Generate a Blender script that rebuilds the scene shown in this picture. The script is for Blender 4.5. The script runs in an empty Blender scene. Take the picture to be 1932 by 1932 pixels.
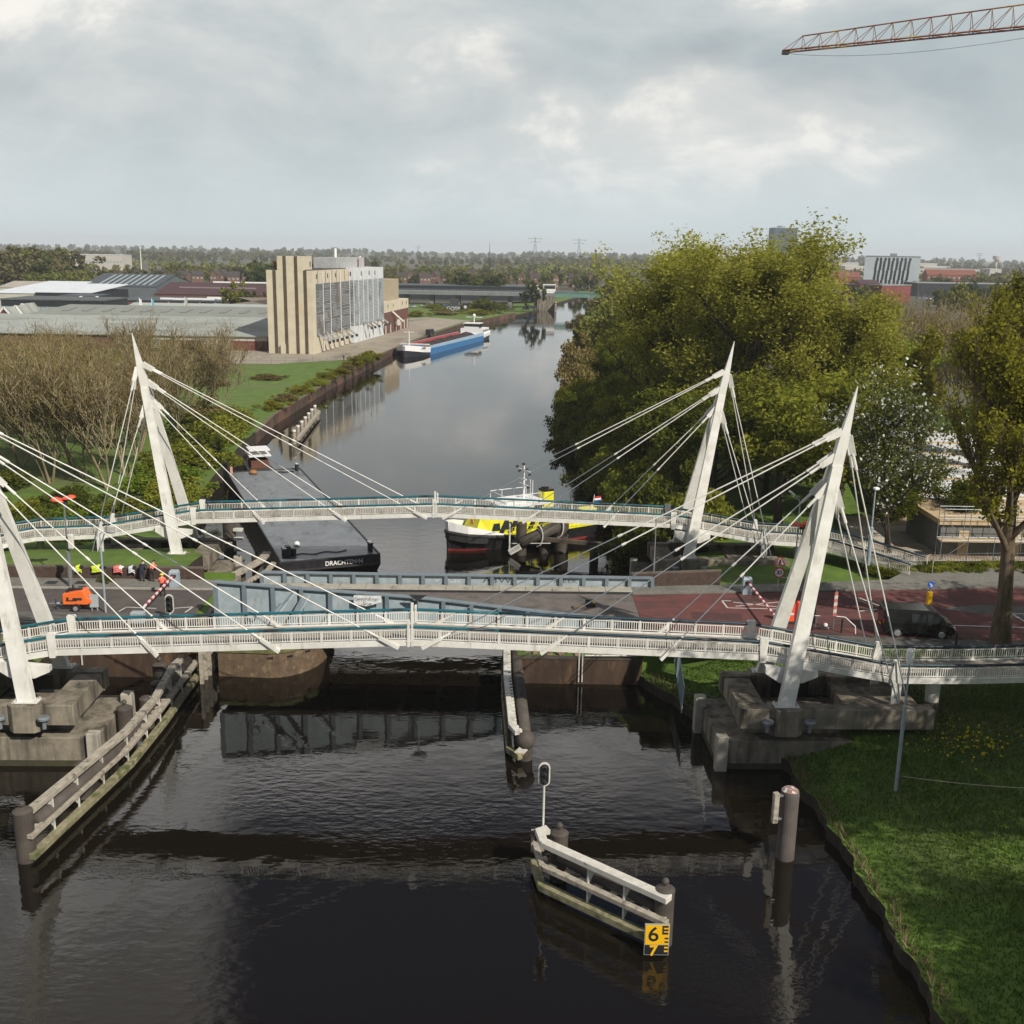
import bpy, math, random
import numpy as np
HAZE = .00011
from mathutils import Vector, Matrix
random.seed(7); rng = np.random.default_rng(7)
R_ = math.radians
scn = bpy.context.scene
COL = scn.collection

# ---------------------------------------------------------------- survey camera (drone) : used for the camera and for measuring positions
F_, ROLL, PITCH, HC = 2020., R_(0.9), math.atan(493/2020), 30.5
SP, CP = math.sin(PITCH), math.cos(PITCH)
def ray(px, py):
    dx, dy = px-966, py-966
    x = dx*math.cos(ROLL)+dy*math.sin(ROLL); y = -dx*math.sin(ROLL)+dy*math.cos(ROLL)
    return x, F_*CP-y*SP, -(y*CP+F_*SP)
def P(px, py, z):
    x, y, d = ray(px, py); t = (z-HC)/d
    return Vector((x*t, y*t, z))
def PY(px, py, Y):
    x, y, d = ray(px, py); t = Y/y
    return Vector((x*t, Y, HC+d*t))

cam_d = bpy.data.cameras.new('camera'); cam = bpy.data.objects.new('camera', cam_d); COL.objects.link(cam)
cam.location = (0, 0, HC)
fw = Vector((0, CP, -SP)); up = Vector((0, SP, CP)); rt = Vector((1, 0, 0))
M3 = Matrix((rt, up, -fw)).transposed()
cam.rotation_euler = (M3 @ Matrix.Rotation(ROLL, 3, 'Z')).to_euler()
cam_d.sensor_fit = 'HORIZONTAL'; cam_d.sensor_width = 36; cam_d.lens = 36*F_/1932
cam_d.clip_start = .5; cam_d.clip_end = 30000
scn.camera = cam
scn.view_settings.view_transform = 'Standard'; scn.view_settings.look = 'None'
scn.view_settings.gamma = 1; scn.view_settings.exposure = 0.0
scn.cycles.max_bounces = 6; scn.cycles.diffuse_bounces = 2; scn.cycles.glossy_bounces = 3
scn.cycles.transmission_bounces = 3; scn.cycles.transparent_max_bounces = 6; scn.cycles.volume_bounces = 0
scn.cycles.use_denoising = True; scn.cycles.caustics_reflective = False; scn.cycles.caustics_refractive = False

# ---------------------------------------------------------------- things, parts
def tag(o, label=None, cat=None, group=None, kind=None):
    if label: o['label'] = label
    if cat: o['category'] = cat
    if group: o['group'] = group
    if kind: o['kind'] = kind
    return o
def thing(name, label, cat, loc=(0, 0, 0), rz=0., group=None):
    o = bpy.data.objects.new(name, None); o.empty_display_size = .5
    COL.objects.link(o); o.location = loc; o.rotation_euler = (0, 0, rz)
    return tag(o, label, cat, group)
def dup(root, loc, rz=0., label=None, group=None, sc=None):
    def cp(o, par):
        c = o.copy(); COL.objects.link(c)
        if par is not None: c.parent = par
        for ch in o.children: cp(ch, c)
        return c
    r = cp(root, None); r.location = loc; r.rotation_euler = (0, 0, rz)
    if label: r['label'] = label
    if group: r['group'] = group
    if sc is not None: r.scale = (sc, sc, sc) if isinstance(sc, (int, float)) else sc
    return r
def origin(o):
    v = Vector((0, 0, 0))
    while o is not None: v += Vector(o.location); o = o.parent
    return v

class MB:
    """mesh collector; w=True: coordinates are world coordinates (the parent's origin is taken off)"""
    def __init__(s, w=False): s.v = []; s.f = []; s.m = []; s.w = w; s.mi = 0
    def add(s, vs, fs):
        b = len(s.v); s.v += [tuple(v) for v in vs]; s.f += [tuple(b+i for i in f) for f in fs]; s.m += [s.mi]*len(fs); return s
    def box(s, c, d, rz=0., rx=0., ry=0.):
        x, y, z = d[0]/2, d[1]/2, d[2]/2
        vs = [Vector(p) for p in ((-x,-y,-z),(x,-y,-z),(x,y,-z),(-x,y,-z),(-x,-y,z),(x,-y,z),(x,y,z),(-x,y,z))]
        if rx or ry or rz:
            m = Matrix.Rotation(rz, 3, 'Z') @ Matrix.Rotation(ry, 3, 'Y') @ Matrix.Rotation(rx, 3, 'X'); vs = [m @ v for v in vs]
        return s.add([v+Vector(c) for v in vs], [(0,3,2,1),(4,5,6,7),(0,1,5,4),(1,2,6,5),(2,3,7,6),(3,0,4,7)])
    def b2(s, x0, x1, y0, y1, z0, z1): return s.box(((x0+x1)/2,(y0+y1)/2,(z0+z1)/2), (x1-x0,y1-y0,z1-z0))
    def prism(s, poly, z0, z1):
        n = len(poly)
        vs = [(p[0], p[1], z0) for p in poly]+[(p[0], p[1], z1) for p in poly]
        return s.add(vs, [tuple(range(n-1,-1,-1)), tuple(range(n,2*n))]+[(i,(i+1)%n,n+(i+1)%n,n+i) for i in range(n)])
    def sheet(s, poly, z=None):
        return s.add([(p[0], p[1], p[2] if z is None else z) for p in poly], [tuple(range(len(poly)))])
    def loft(s, rings, close=True, cap=True):
        n = len(rings[0]); b = []
        for r in rings: b += list(r)
        fs = []
        for k in range(len(rings)-1):
            for i in range(n if close else n-1):
                j = (i+1) % n; fs.append((k*n+i, k*n+j, (k+1)*n+j, (k+1)*n+i))
        if cap: fs.append(tuple(range(n-1,-1,-1))); fs.append(tuple(range((len(rings)-1)*n, len(rings)*n)))
        return s.add(b, fs)
    def beam(s, a, b, w, h, w2=None, h2=None, upv=(0,0,1)):
        a, b = Vector(a), Vector(b); d = (b-a).normalized(); u = Vector(upv)
        sd = d.cross(u)
        if sd.length < 1e-4: sd = d.cross(Vector((1,0,0)))
        sd.normalize(); u = sd.cross(d).normalized(); w2 = w if w2 is None else w2; h2 = h if h2 is None else h2
        R = []
        for p, ww, hh in ((a,w,h),(b,w2,h2)):
            R.append([p-sd*ww/2-u*hh/2, p+sd*ww/2-u*hh/2, p+sd*ww/2+u*hh/2, p-sd*ww/2+u*hh/2])
        return s.loft(R)
    def tube(s, pts, r, n=8, cap=True):
        pts = [Vector(p) for p in pts]; rs = r if isinstance(r, (list, tuple)) else [r]*len(pts)
        rings = []; ref = None
        for i, p in enumerate(pts):
            d = (pts[min(i+1, len(pts)-1)]-pts[max(i-1, 0)]).normalized()
            if ref is None: ref = Vector((0,0,1)) if abs(d.z) < .9 else Vector((1,0,0))
            sd = d.cross(ref).normalized(); u = sd.cross(d); ref = u if abs(d.dot(ref)) > .95 else ref
            rings.append([p+sd*rs[i]*math.cos(2*math.pi*k/n)+u*rs[i]*math.sin(2*math.pi*k/n) for k in range(n)])
        return s.loft(rings, cap=cap)
    def cyl(s, c, r, z0, z1, n=16, r2=None):
        r2 = r if r2 is None else r2
        return s.loft([[(c[0]+q*math.cos(2*math.pi*k/n), c[1]+q*math.sin(2*math.pi*k/n), z) for k in range(n)] for q, z in ((r,z0),(r2,z1))])
    def lathe(s, c, prof, n=16):
        return s.loft([[(c[0]+max(q,.001)*math.cos(2*math.pi*k/n), c[1]+max(q,.001)*math.sin(2*math.pi*k/n), c[2]+z) for k in range(n)] for q, z in prof])
    def sphere(s, c, r, n=10, sq=(1,1,1)):
        return s.loft([[(c[0]+sq[0]*r*math.sin(t)*math.cos(2*math.pi*k/n), c[1]+sq[1]*r*math.sin(t)*math.sin(2*math.pi*k/n), c[2]-sq[2]*r*math.cos(t)) for k in range(n)]
                       for t in [max(.02, min(math.pi-.02, math.pi*i/6)) for i in range(7)]])
    def mesh(s, name, mats, off=None, smooth=False):
        me = bpy.data.meshes.new(name)
        vs = s.v if off is None else [(v[0]-off[0], v[1]-off[1], v[2]-off[2]) for v in s.v]
        me.from_pydata(vs, [], s.f)
        for m in (mats if isinstance(mats, (list, tuple)) else [mats]): me.materials.append(m)
        if any(s.m): me.polygons.foreach_set('material_index', s.m)
        if smooth: me.polygons.foreach_set('use_smooth', [True]*len(me.polygons))
        me.update(); return me
    def build(s, name, mats, parent=None, smooth=False, bevel=0, at=None):
        off = None
        if s.w and parent is not None: off = origin(parent)
        elif s.w and at is not None: off = Vector(at)
        o = bpy.data.objects.new(name, s.mesh(name, mats, off, smooth)); COL.objects.link(o)
        if parent is not None: o.parent = parent
        elif at is not None: o.location = at
        if bevel:
            m = o.modifiers.new('bevel', 'BEVEL'); m.width = bevel; m.segments = 1; m.limit_method = 'ANGLE'
        return o

def text(name, body, size, m, parent, loc, xdir=(1,0,0), updir=(0,0,1), ext=.004, world=False, bold=0., wide=1.):
    cu = bpy.data.curves.new('t', 'FONT'); cu.body = body; cu.size = size; cu.align_x = 'CENTER'; cu.align_y = 'CENTER'
    cu.extrude = ext; cu.offset = bold
    to = bpy.data.objects.new('t', cu); COL.objects.link(to)
    dg = bpy.context.evaluated_depsgraph_get(); me = bpy.data.meshes.new_from_object(to.evaluated_get(dg))
    bpy.data.objects.remove(to); me.materials.clear(); me.materials.append(m); me.name = name
    x = Vector(xdir).normalized(); z = x.cross(Vector(updir)).normalized(); y = z.cross(x)
    mm = Matrix((x*wide, y, z)).transposed().to_4x4(); mm.translation = Vector(loc)-(origin(parent) if world else Vector((0,0,0)))
    me.transform(mm)
    o = bpy.data.objects.new(name, me); COL.objects.link(o); o.parent = parent
    return o

# ---------------------------------------------------------------- materials
MATS = {}
def mat(name, c1, c2=None, scale=3., rough=.7, metal=0., bump=0., stretch=(1,1,1), rng_=(.35,.65), c3=None, s3=.3, r3=(.5,.62), spec=.4, st3=(1,1,1), bscale=None):
    if name in MATS: return MATS[name]
    m = bpy.data.materials.new(name); m.use_nodes = True; nt = m.node_tree; N = nt.nodes; L = nt.links
    b = N['Principled BSDF']; b.inputs['Roughness'].default_value = rough; b.inputs['Metallic'].default_value = metal
    b.inputs['Specular IOR Level'].default_value = spec
    c2 = c2 or tuple(x*.8 for x in c1)
    tc = N.new('ShaderNodeTexCoord')
    def noise(sc, st, det=5):
        mp = N.new('ShaderNodeMapping'); mp.inputs['Scale'].default_value = st; L.new(tc.outputs['Object'], mp.inputs['Vector'])
        n = N.new('ShaderNodeTexNoise'); n.inputs['Scale'].default_value = sc; n.inputs['Detail'].default_value = det; n.inputs['Roughness'].default_value = .6
        L.new(mp.outputs[0], n.inputs['Vector']); return n
    n1 = noise(scale, stretch); r = N.new('ShaderNodeValToRGB'); L.new(n1.outputs['Fac'], r.inputs[0])
    r.color_ramp.elements[0].position, r.color_ramp.elements[1].position = rng_
    r.color_ramp.elements[0].color = (*c1, 1); r.color_ramp.elements[1].color = (*c2, 1)
    out = r.outputs[0]
    if c3:
        n3 = noise(s3, st3); q = N.new('ShaderNodeValToRGB'); L.new(n3.outputs['Fac'], q.inputs[0])
        q.color_ramp.elements[0].position, q.color_ramp.elements[1].position = r3
        mx = N.new('ShaderNodeMixRGB'); L.new(q.outputs[0], mx.inputs[0]); L.new(out, mx.inputs[1]); mx.inputs[2].default_value = (*c3, 1); out = mx.outputs[0]
    L.new(out, b.inputs['Base Color'])
    if bump:
        nb = noise(bscale or scale*4, (1,1,1)); bp = N.new('ShaderNodeBump'); bp.inputs['Strength'].default_value = min(1, bump); bp.inputs['Distance'].default_value = .05
        L.new(nb.outputs['Fac'], bp.inputs['Height']); L.new(bp.outputs[0], b.inputs['Normal'])
    MATS[name] = m; return m
def leaf(name, c1, c2, trans=.35, c3=None):
    if name in MATS: return MATS[name]
    m = bpy.data.materials.new(name); m.use_nodes = True; nt = m.node_tree; N = nt.nodes; L = nt.links
    N.remove(N['Principled BSDF']); out = N['Material Output']
    g = N.new('ShaderNodeNewGeometry'); r = N.new('ShaderNodeValToRGB'); L.new(g.outputs['Random Per Island'], r.inputs[0])
    r.color_ramp.elements[0].color = (*c1, 1); r.color_ramp.elements[1].color = (*c2, 1)
    if c3: e = r.color_ramp.elements.new(.9); e.color = (*c2, 1); r.color_ramp.elements[-1].color = (*c3, 1)
    oi = N.new('ShaderNodeObjectInfo'); hs = N.new('ShaderNodeHueSaturation'); mr = N.new('ShaderNodeMapRange')
    mr.inputs['To Min'].default_value = .8; mr.inputs['To Max'].default_value = 1.2
    L.new(oi.outputs['Random'], mr.inputs[0]); L.new(mr.outputs[0], hs.inputs['Value']); L.new(r.outputs[0], hs.inputs['Color'])
    d = N.new('ShaderNodeBsdfDiffuse'); t = N.new('ShaderNodeBsdfTranslucent'); mx = N.new('ShaderNodeMixShader'); mx.inputs[0].default_value = trans
    L.new(hs.outputs[0], d.inputs[0]); L.new(hs.outputs[0], t.inputs[0]); L.new(d.outputs[0], mx.inputs[1]); L.new(t.outputs[0], mx.inputs[2]); L.new(mx.outputs[0], out.inputs[0])
    MATS[name] = m; return m

white = mat('white_paint', (.72,.71,.67), (.60,.59,.54), .9, .45, c3=(.30,.27,.21), s3=1.5, r3=(.56,.80), st3=(1,1,.28))
white_dirty = mat('dirty_white_paint', (.66,.65,.6), (.5,.49,.43), 1.5, .55, c3=(.2,.18,.12), s3=1.6, r3=(.52,.75), st3=(1,1,.5))
white_clean = mat('clean_white', (.78,.78,.77), (.72,.72,.71), 2, .4)
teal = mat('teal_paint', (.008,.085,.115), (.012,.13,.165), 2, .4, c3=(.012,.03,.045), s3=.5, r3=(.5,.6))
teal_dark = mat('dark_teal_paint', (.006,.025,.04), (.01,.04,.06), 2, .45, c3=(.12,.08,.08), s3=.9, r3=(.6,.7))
steel = mat('galvanised_steel', (.30,.33,.35), (.22,.25,.27), 4, .45, .5)
steel_blue = mat('pale_blue_steel', (.34,.40,.43), (.26,.32,.35), 1.5, .5, c3=(.20,.19,.17), s3=1., r3=(.58,.75), st3=(1,1,.25))
grey_paint = mat('grey_paint', (.34,.38,.40), (.28,.32,.34), 3, .5)
concrete = mat('weathered_concrete', (.27,.235,.18), (.17,.15,.115), 1.1, .9, bump=.4, c3=(.045,.04,.03), s3=1.1, r3=(.44,.68), st3=(1,1,.16))
algae = mat('waterline_algae', (.035,.035,.018), (.06,.055,.03), 2., .8, bump=.3)
concrete_lt = mat('pale_concrete', (.42,.39,.32), (.32,.30,.25), 1.5, .9, bump=.3, c3=(.16,.14,.11), s3=1., r3=(.55,.75), st3=(1,1,.2))
rust_wall = mat('rusty_sheet_pile', (.075,.045,.028), (.035,.022,.015), .9, .85, bump=.5, stretch=(1,1,.3), c3=(.17,.10,.05), s3=1.3, r3=(.56,.75), st3=(1,1,.3))
brown_brick = mat('dark_brown_brick', (.085,.055,.042), (.05,.032,.026), 2.5, .9, bump=.3)
timber = mat('grey_timber', (.42,.38,.31), (.27,.24,.19), 2.2, .85, bump=.4, stretch=(1,1,2), c3=(.10,.085,.06), s3=2.4, r3=(.55,.7))
timber_moss = mat('mossy_timber', (.30,.27,.17), (.15,.14,.075), 2.5, .9, bump=.5, c3=(.07,.095,.025), s3=1.2, r3=(.52,.66))
pile_m = mat('dark_steel_pile', (.085,.072,.06), (.05,.043,.037), 1.2, .7, bump=.3, c3=(.17,.08,.045), s3=1.2, r3=(.62,.75))
black_paint = mat('black_paint', (.012,.012,.014), (.025,.025,.028), 2, .4)
rubber = mat('black_rubber', (.02,.02,.02), (.035,.035,.035), 4, .8)
dark_metal = mat('dark_metal', (.05,.052,.055), (.035,.036,.04), 4, .5, .3)
red_paint = mat('red_paint', (.50,.03,.03), (.42,.03,.03), 3, .5)
orange_paint = mat('orange_paint', (.80,.16,.03), (.72,.14,.03), 3, .45)
orange_fl = mat('orange_plastic', (.85,.10,.04), (.75,.08,.035), 2, .5)
yellow = mat('yellow_paint', (.72,.68,.03), (.64,.60,.03), 2, .45)
yellow_sign = mat('yellow_sign_paint', (.80,.46,.01), (.74,.42,.01), 2, .45)
glass_dk = mat('dark_glass', (.02,.025,.03), (.03,.035,.04), 2, .08, spec=.8)
rope_m = mat('pale_rope', (.6,.55,.42), (.45,.4,.3), 3, .9)
# ---------------------------------------------------------------- sky and sun
SUN_AZ, SUN_EL = math.atan2(.64, -.77), R_(39)
w = bpy.data.worlds.new('World'); scn.world = w; w.use_nodes = True
nt = w.node_tree; N = nt.nodes; L = nt.links; N.clear()
wo = N.new('ShaderNodeOutputWorld'); bg = N.new('ShaderNodeBackground'); bg.inputs['Strength'].default_value = .1; L.new(bg.outputs[0], wo.inputs[0])
sky = N.new('ShaderNodeTexSky'); sky.sky_type = 'NISHITA'; sky.sun_disc = False; sky.sun_elevation = SUN_EL; sky.sun_rotation = SUN_AZ; sky.air_density = 1.2; sky.dust_density = 2
tc = N.new('ShaderNodeTexCoord'); sep = N.new('ShaderNodeSeparateXYZ'); L.new(tc.outputs['Generated'], sep.inputs[0])
def math_(op, a, b=None, c=None, clamp=False):
    n = N.new('ShaderNodeMath'); n.operation = op; n.use_clamp = clamp
    for i, v in enumerate((a, b, c)):
        if v is None: continue
        if isinstance(v, (int, float)): n.inputs[i].default_value = v
        else: L.new(v, n.inputs[i])
    return n.outputs[0]
def sm(v, a, b):
    n = N.new('ShaderNodeMapRange'); n.interpolation_type = 'SMOOTHSTEP'; L.new(v, n.inputs[0]); n.inputs[1].default_value = a; n.inputs[2].default_value = b; return n.outputs[0]
def mixc(f, a, b):
    n = N.new('ShaderNodeMixRGB')
    for i, v in enumerate((f, a, b)):
        if isinstance(v, tuple): n.inputs[i].default_value = (*v, 1)
        elif isinstance(v, (int, float)): n.inputs[i].default_value = v
        else: L.new(v, n.inputs[i])
    return n.outputs[0]
def wnoise(scale, st, loc=(0,0,0), det=7, rough=.55, dist=0.):
    mp = N.new('ShaderNodeMapping'); mp.inputs['Scale'].default_value = st; mp.inputs['Location'].default_value = loc; L.new(tc.outputs['Generated'], mp.inputs[0])
    n = N.new('ShaderNodeTexNoise'); n.inputs['Scale'].default_value = scale; n.inputs['Detail'].default_value = det; n.inputs['Roughness'].default_value = rough; n.inputs['Distortion'].default_value = dist
    L.new(mp.outputs[0], n.inputs[0]); return n.outputs['Fac']
Z = sep.outputs[2]; X = sep.outputs[0]; Y = sep.outputs[1]
nA = wnoise(3.4, (1,1,1.9), (3.3,1.2,.4), 9, .56, .35)
nB = wnoise(7.5, (1,1,1.9), (1.7,4.2,2.0), 9, .58, .35)
nC = wnoise(2.2, (1,1,1.6), (7.7,2.2,5.1), 6, .5, .2)
shade = math_('ADD', math_('MULTIPLY', nA, .65), math_('MULTIPLY', nB, .35))
cloud = mixc(sm(shade, .36, .62), (4.8,5.45,5.7), (7.5,7.6,7.4))
cloud = mixc(sm(math_('MULTIPLY', nB, nA), .265, .37), cloud, (9.6,9.35,8.8))
# haze veil near the horizon
cloud = mixc(sm(Z, .13, .0), cloud, (6.1,6.9,7.2))
# overhead: bright band, darker zenith, gaps of blue; rear sky dimmed to lower fill
high = mixc(sm(nB, .36, .62), (9.0,9.0,9.2), (18,17.4,16.5)); cloud = mixc(sm(Z, .22, .34), cloud, high); cloud = mixc(sm(Z, .47, .60), cloud, (6.4,6.2,6.0)); cloud = mixc(sm(Z, .60, .75), cloud, (2.6,2.7,2.9)); cloud = mixc(math_('MULTIPLY', sm(Y, .15, -.25), sm(Z, .05, .2)), cloud, (2.0,2.3,2.9))
gapn = math_('ADD', math_('MULTIPLY', nC, .9), math_('MULTIPLY', nB, .18))
gap_hi = math_('MULTIPLY', sm(Z, .40, .52), sm(math_('ADD', math_('SUBTRACT', X, math_('MULTIPLY', Y, -.30)), math_('MULTIPLY', nB, .12)), .03, .09))
gap_lo = math_('MULTIPLY', math_('MULTIPLY', sm(gapn, .60, .70), sm(Z, .08, .18)), .35)
gap = math_('MAXIMUM', gap_lo, gap_hi, clamp=True)
blue = mixc(1., sky.outputs[0], (1,1,1)); 
mb = N.new('ShaderNodeMixRGB'); mb.blend_type = 'MULTIPLY'; mb.inputs[0].default_value = 1; L.new(sky.outputs[0], mb.inputs[1]); mb.inputs[2].default_value = (.34,.38,.46,1)
final = mixc(gap, cloud, mb.outputs[0])
# below the horizon the dome is dull ground haze
L.new(mixc(sm(Z, -.02, -.2), final, (1.2,1.3,1.2)), bg.inputs[0])

sd = bpy.data.lights.new('sun', 'SUN'); sd.energy = 5.0; sd.angle = R_(.55); sd.color = (1,.93,.82)
so = bpy.data.objects.new('sun', sd); COL.objects.link(so)
to_sun = Vector((math.sin(SUN_AZ)*math.cos(SUN_EL), math.cos(SUN_AZ)*math.cos(SUN_EL), math.sin(SUN_EL)))
so.rotation_euler = to_sun.to_track_quat('Z', 'Y').to_euler(); so.location = (60,-60,90)

# ---------------------------------------------------------------- ground sheet with the canal cut into it
def lerp_tab(tab, y):
    if y <= tab[0][0]: return tab[0][1]
    for (a, va), (b, vb) in zip(tab, tab[1:]):
        if y <= b: return va+(vb-va)*(y-a)/(b-a)
    return tab[-1][1]
BL = [(-60,-46),(57,-46),(58,-31.8),(72.95,-31.8),(73,-22.6),(84,-22.6),(84.05,-27),(90,-27),(98,-30.5),(106,-33.7),(131,-37.8),(154,-40.1),(186,-42.3),(236,-41),(285,-38),(315,-36.5),(392,-27.5),(441,-19.8),(480,-10),(543,7.4),(640,24),(760,46),(900,76)]
BR = [(-60,17.8),(42,17.7),(52.6,17.4),(59.6,16.8),(65,13.3),(72.95,9.3),(73,.5),(84,.5),(84.05,8.5),(92,12.5),(117,14.2),(136,12.9),(162,11.6),(193,11.8),(260,13.5),(340,18),(430,24.5),(515,33.5),(560,42),(640,60),(760,84),(900,114)]
def bankL(y): return lerp_tab(BL, y)
def bankR(y): return lerp_tab(BR, y)+(.14*math.sin(y*1.3)+.08*math.sin(y*3.1+1)+.03*math.sin(y*7.1) if y < 72 else 0)
def sst(a, b, x):
    t = max(0., min(1., (x-a)/(b-a))); return t*t*(3-2*t)
def land(x, y):
    if x < -10:
        base = 1.9
        park = 2.6+1.9*sst(104, 86, y)-.5*sst(-60,-38,x)*sst(86,110,y)
        h = base+(park-base)*sst(190, 130, y)
        if 73 <= y < 84: h = 4.1
        if y < 73: h = 3.0 if y > 57 else 2.5
        if y >= 84: h = h
        return h
    d = x-bankR(y)
    if y < 73:
        h = .75+1.55*sst(0, 7, d)+1.9*sst(60, 72, y)*sst(3, 12, d)
        return min(h, 4.1)
    if y < 84: return 1.95 if x < 8.8 else 4.1
    h = 1.0+2.4*sst(0, 6, d)
    h = h+(3.6-h)*sst(110, 86, y)*sst(2, 6, d)
    return h+( (1.9-h)*sst(120, 200, y) if d > 0 else 0)
ys = sorted(set([-60,-20,0,20,30]+[34+.3*i for i in range(128)]+[57,57.02,58,72.95,73,78,83.95,84,84.05]+[85+2.5*i for i in range(20)]+[136+8*i for i in range(14)]+[250+15*i for i in range(28)]+[680,720,760,820,900,900.1,1000,1150,1400,1800,2400,3300,4500,7000,9500]))
offs = [0,.35,.9,1.8,3,4.5,6.5,9,12,16,21,27,35,46,60,80,110,160,240,380,600,1000,1800,3200,6000,9000]
gm = MB(); rows = []
for y in ys:
    a, b = bankL(y), bankR(y)
    if y > 900: a = b = (bankL(900)+bankR(900))/2
    row = [(a-o, y, land(a-o-.01, y) if y <= 900 else 1.9) for o in reversed(offs)]
    bed = -3. if y <= 900 else 1.89
    row += [(a+.02, y, bed), ((a+b)/2, y, bed), (b-.02, y, bed)]
    row += [(b+o, y, land(b+o+.01, y) if y <= 900 else 1.9) for o in offs]
    rows.append(row)
nc = len(rows[0])
gm.v = [p for r in rows for p in r]
gm.f = [(i*nc+j, i*nc+j+1, (i+1)*nc+j+1, (i+1)*nc+j) for i in range(len(rows)-1) for j in range(nc-1)]
no_ = len(offs); gm.m = [1 if no_-1 <= f % (nc-1) <= no_+2 else 0 for f in range(len(gm.f))]
grass_m = mat('grass', (.060,.108,.015), (.112,.185,.024), .45, .95, bump=.8, rng_=(.3,.7), c3=(.12,.115,.05), s3=.05, r3=(.52,.72), bscale=6)
earth_m = mat('bank_earth', (.045,.033,.022), (.025,.02,.014), 1.2, .95, bump=.6)
tag(gm.build('ground', [grass_m, earth_m]), 'grassy canal banks and flat land on both sides of the water', 'ground', kind='structure')

# water
wm = bpy.data.materials.new('canal_water'); wm.use_nodes = True; nt2 = wm.node_tree; b = nt2.nodes['Principled BSDF']
b.inputs['Base Color'].default_value = (.0075,.0055,.0035,1); b.inputs['Roughness'].default_value = .02; b.inputs['IOR'].default_value = 1.5
tcw = nt2.nodes.new('ShaderNodeTexCoord')
def wn(sc, st, det=3, rot=0.):
    mp = nt2.nodes.new('ShaderNodeMapping'); mp.inputs['Scale'].default_value = st; mp.inputs['Rotation'].default_value = (0,0,rot); nt2.links.new(tcw.outputs['Object'], mp.inputs[0])
    n = nt2.nodes.new('ShaderNodeTexNoise'); n.inputs['Scale'].default_value = sc; n.inputs['Detail'].default_value = det; nt2.links.new(mp.outputs[0], n.inputs[0]); return n.outputs['Fac']
def m2(op, a, b_):
    n = nt2.nodes.new('ShaderNodeMath'); n.operation = op
    for i, v in enumerate((a, b_)):
        if isinstance(v, (int, float)): n.inputs[i].default_value = v
        else: nt2.links.new(v, n.inputs[i])
    return n.outputs[0]
big = wn(.05, (1,1.4,1), 2); mr = nt2.nodes.new('ShaderNodeMapRange'); nt2.links.new(big, mr.inputs[0]); mr.inputs[1].default_value = .42; mr.inputs[2].default_value = .62; mr.inputs[3].default_value = .12; mr.inputs[4].default_value = 1.
pos_ = nt2.nodes.new('ShaderNodeSeparateXYZ'); nt2.links.new(tcw.outputs['Object'], pos_.inputs[0]); calm = nt2.nodes.new('ShaderNodeMapRange'); nt2.links.new(pos_.outputs[1], calm.inputs[0]); calm.inputs[1].default_value = 84; calm.inputs[2].default_value = 135; calm.inputs[3].default_value = 1; calm.inputs[4].default_value = .3
hgt = m2('ADD', m2('MULTIPLY', m2('MULTIPLY', wn(1.5, (1,2.0,1), 3, .15), mr.outputs[0]), .55), m2('MULTIPLY', wn(.55, (1,1.6,1), 2, -.2), .5))
bp = nt2.nodes.new('ShaderNodeBump'); bp.inputs['Strength'].default_value = 1.; bp.inputs['Distance'].default_value = .028; nt2.links.new(m2('MULTIPLY', hgt, calm.outputs[0]), bp.inputs['Height']); nt2.links.new(bp.outputs[0], b.inputs['Normal'])
q = MB(); q.sheet([(-60,-60,0),(60,-60,0),(60,300,0),(170,905,0),(60,905,0),(-60,400,0)])
tag(q.build('water', wm), 'dark still canal water', 'water', kind='structure')

# ---------------------------------------------------------------- roads on both sides of the lifting bridge
asph = mat('asphalt', (.085,.072,.066), (.062,.053,.05), 1.2, .9, bump=.3, c3=(.11,.095,.08), s3=.25, r3=(.5,.7))
redas = mat('red_cycle_asphalt', (.15,.048,.042), (.105,.038,.034), .9, .9, bump=.3, c3=(.055,.035,.033), s3=.35, r3=(.48,.66), st3=(.5,1.6,1))
pave = mat('grey_paving', (.20,.19,.165), (.15,.142,.125), 3, .9, bump=.4, c3=(.10,.1,.085), s3=.4, r3=(.5,.7))
pave_dk = mat('dark_paving', (.12,.115,.105), (.085,.08,.075), 2, .9, bump=.4)
kerb_m = mat('kerb_stone', (.36,.34,.30), (.27,.25,.22), 3, .9)
line_m = mat('road_marking', (.62,.60,.56), (.45,.43,.40), 5, .8)
def strip(name, m, poly, z, label):
    return tag(MB().sheet(poly, z).build(name, m), label, name.split('_')[-1], kind='structure')
def slab(name, m, poly, z0, z1, label):
    return tag(MB().prism(poly, z0, z1).build(name, m), label, name.split('_')[-1], kind='structure')
strip('road', asph, [(-70,74.3),(-23.2,74.3),(-23.2,80.4),(-70,79.6)], 4.2, 'grey asphalt road left of the lifting bridge')
slab('pavement', pave, [(-70,79.6),(-23.2,80.4),(-23.2,82.6),(-70,82.2)], 4.0, 4.32, 'paved footway in front of the brown wall')
slab('pavement_strip', pave_dk, [(-70,73.05),(-22.8,73.05),(-22.8,74.3),(-70,74.3)], 4.0, 4.3, 'dark footway edge above the sheet pile wall')
slab('kerb', kerb_m, [(-70,79.45),(-23.2,80.25),(-23.2,80.4),(-70,79.6)], 4.0, 4.335, 'pale kerb along the left road')
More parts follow.
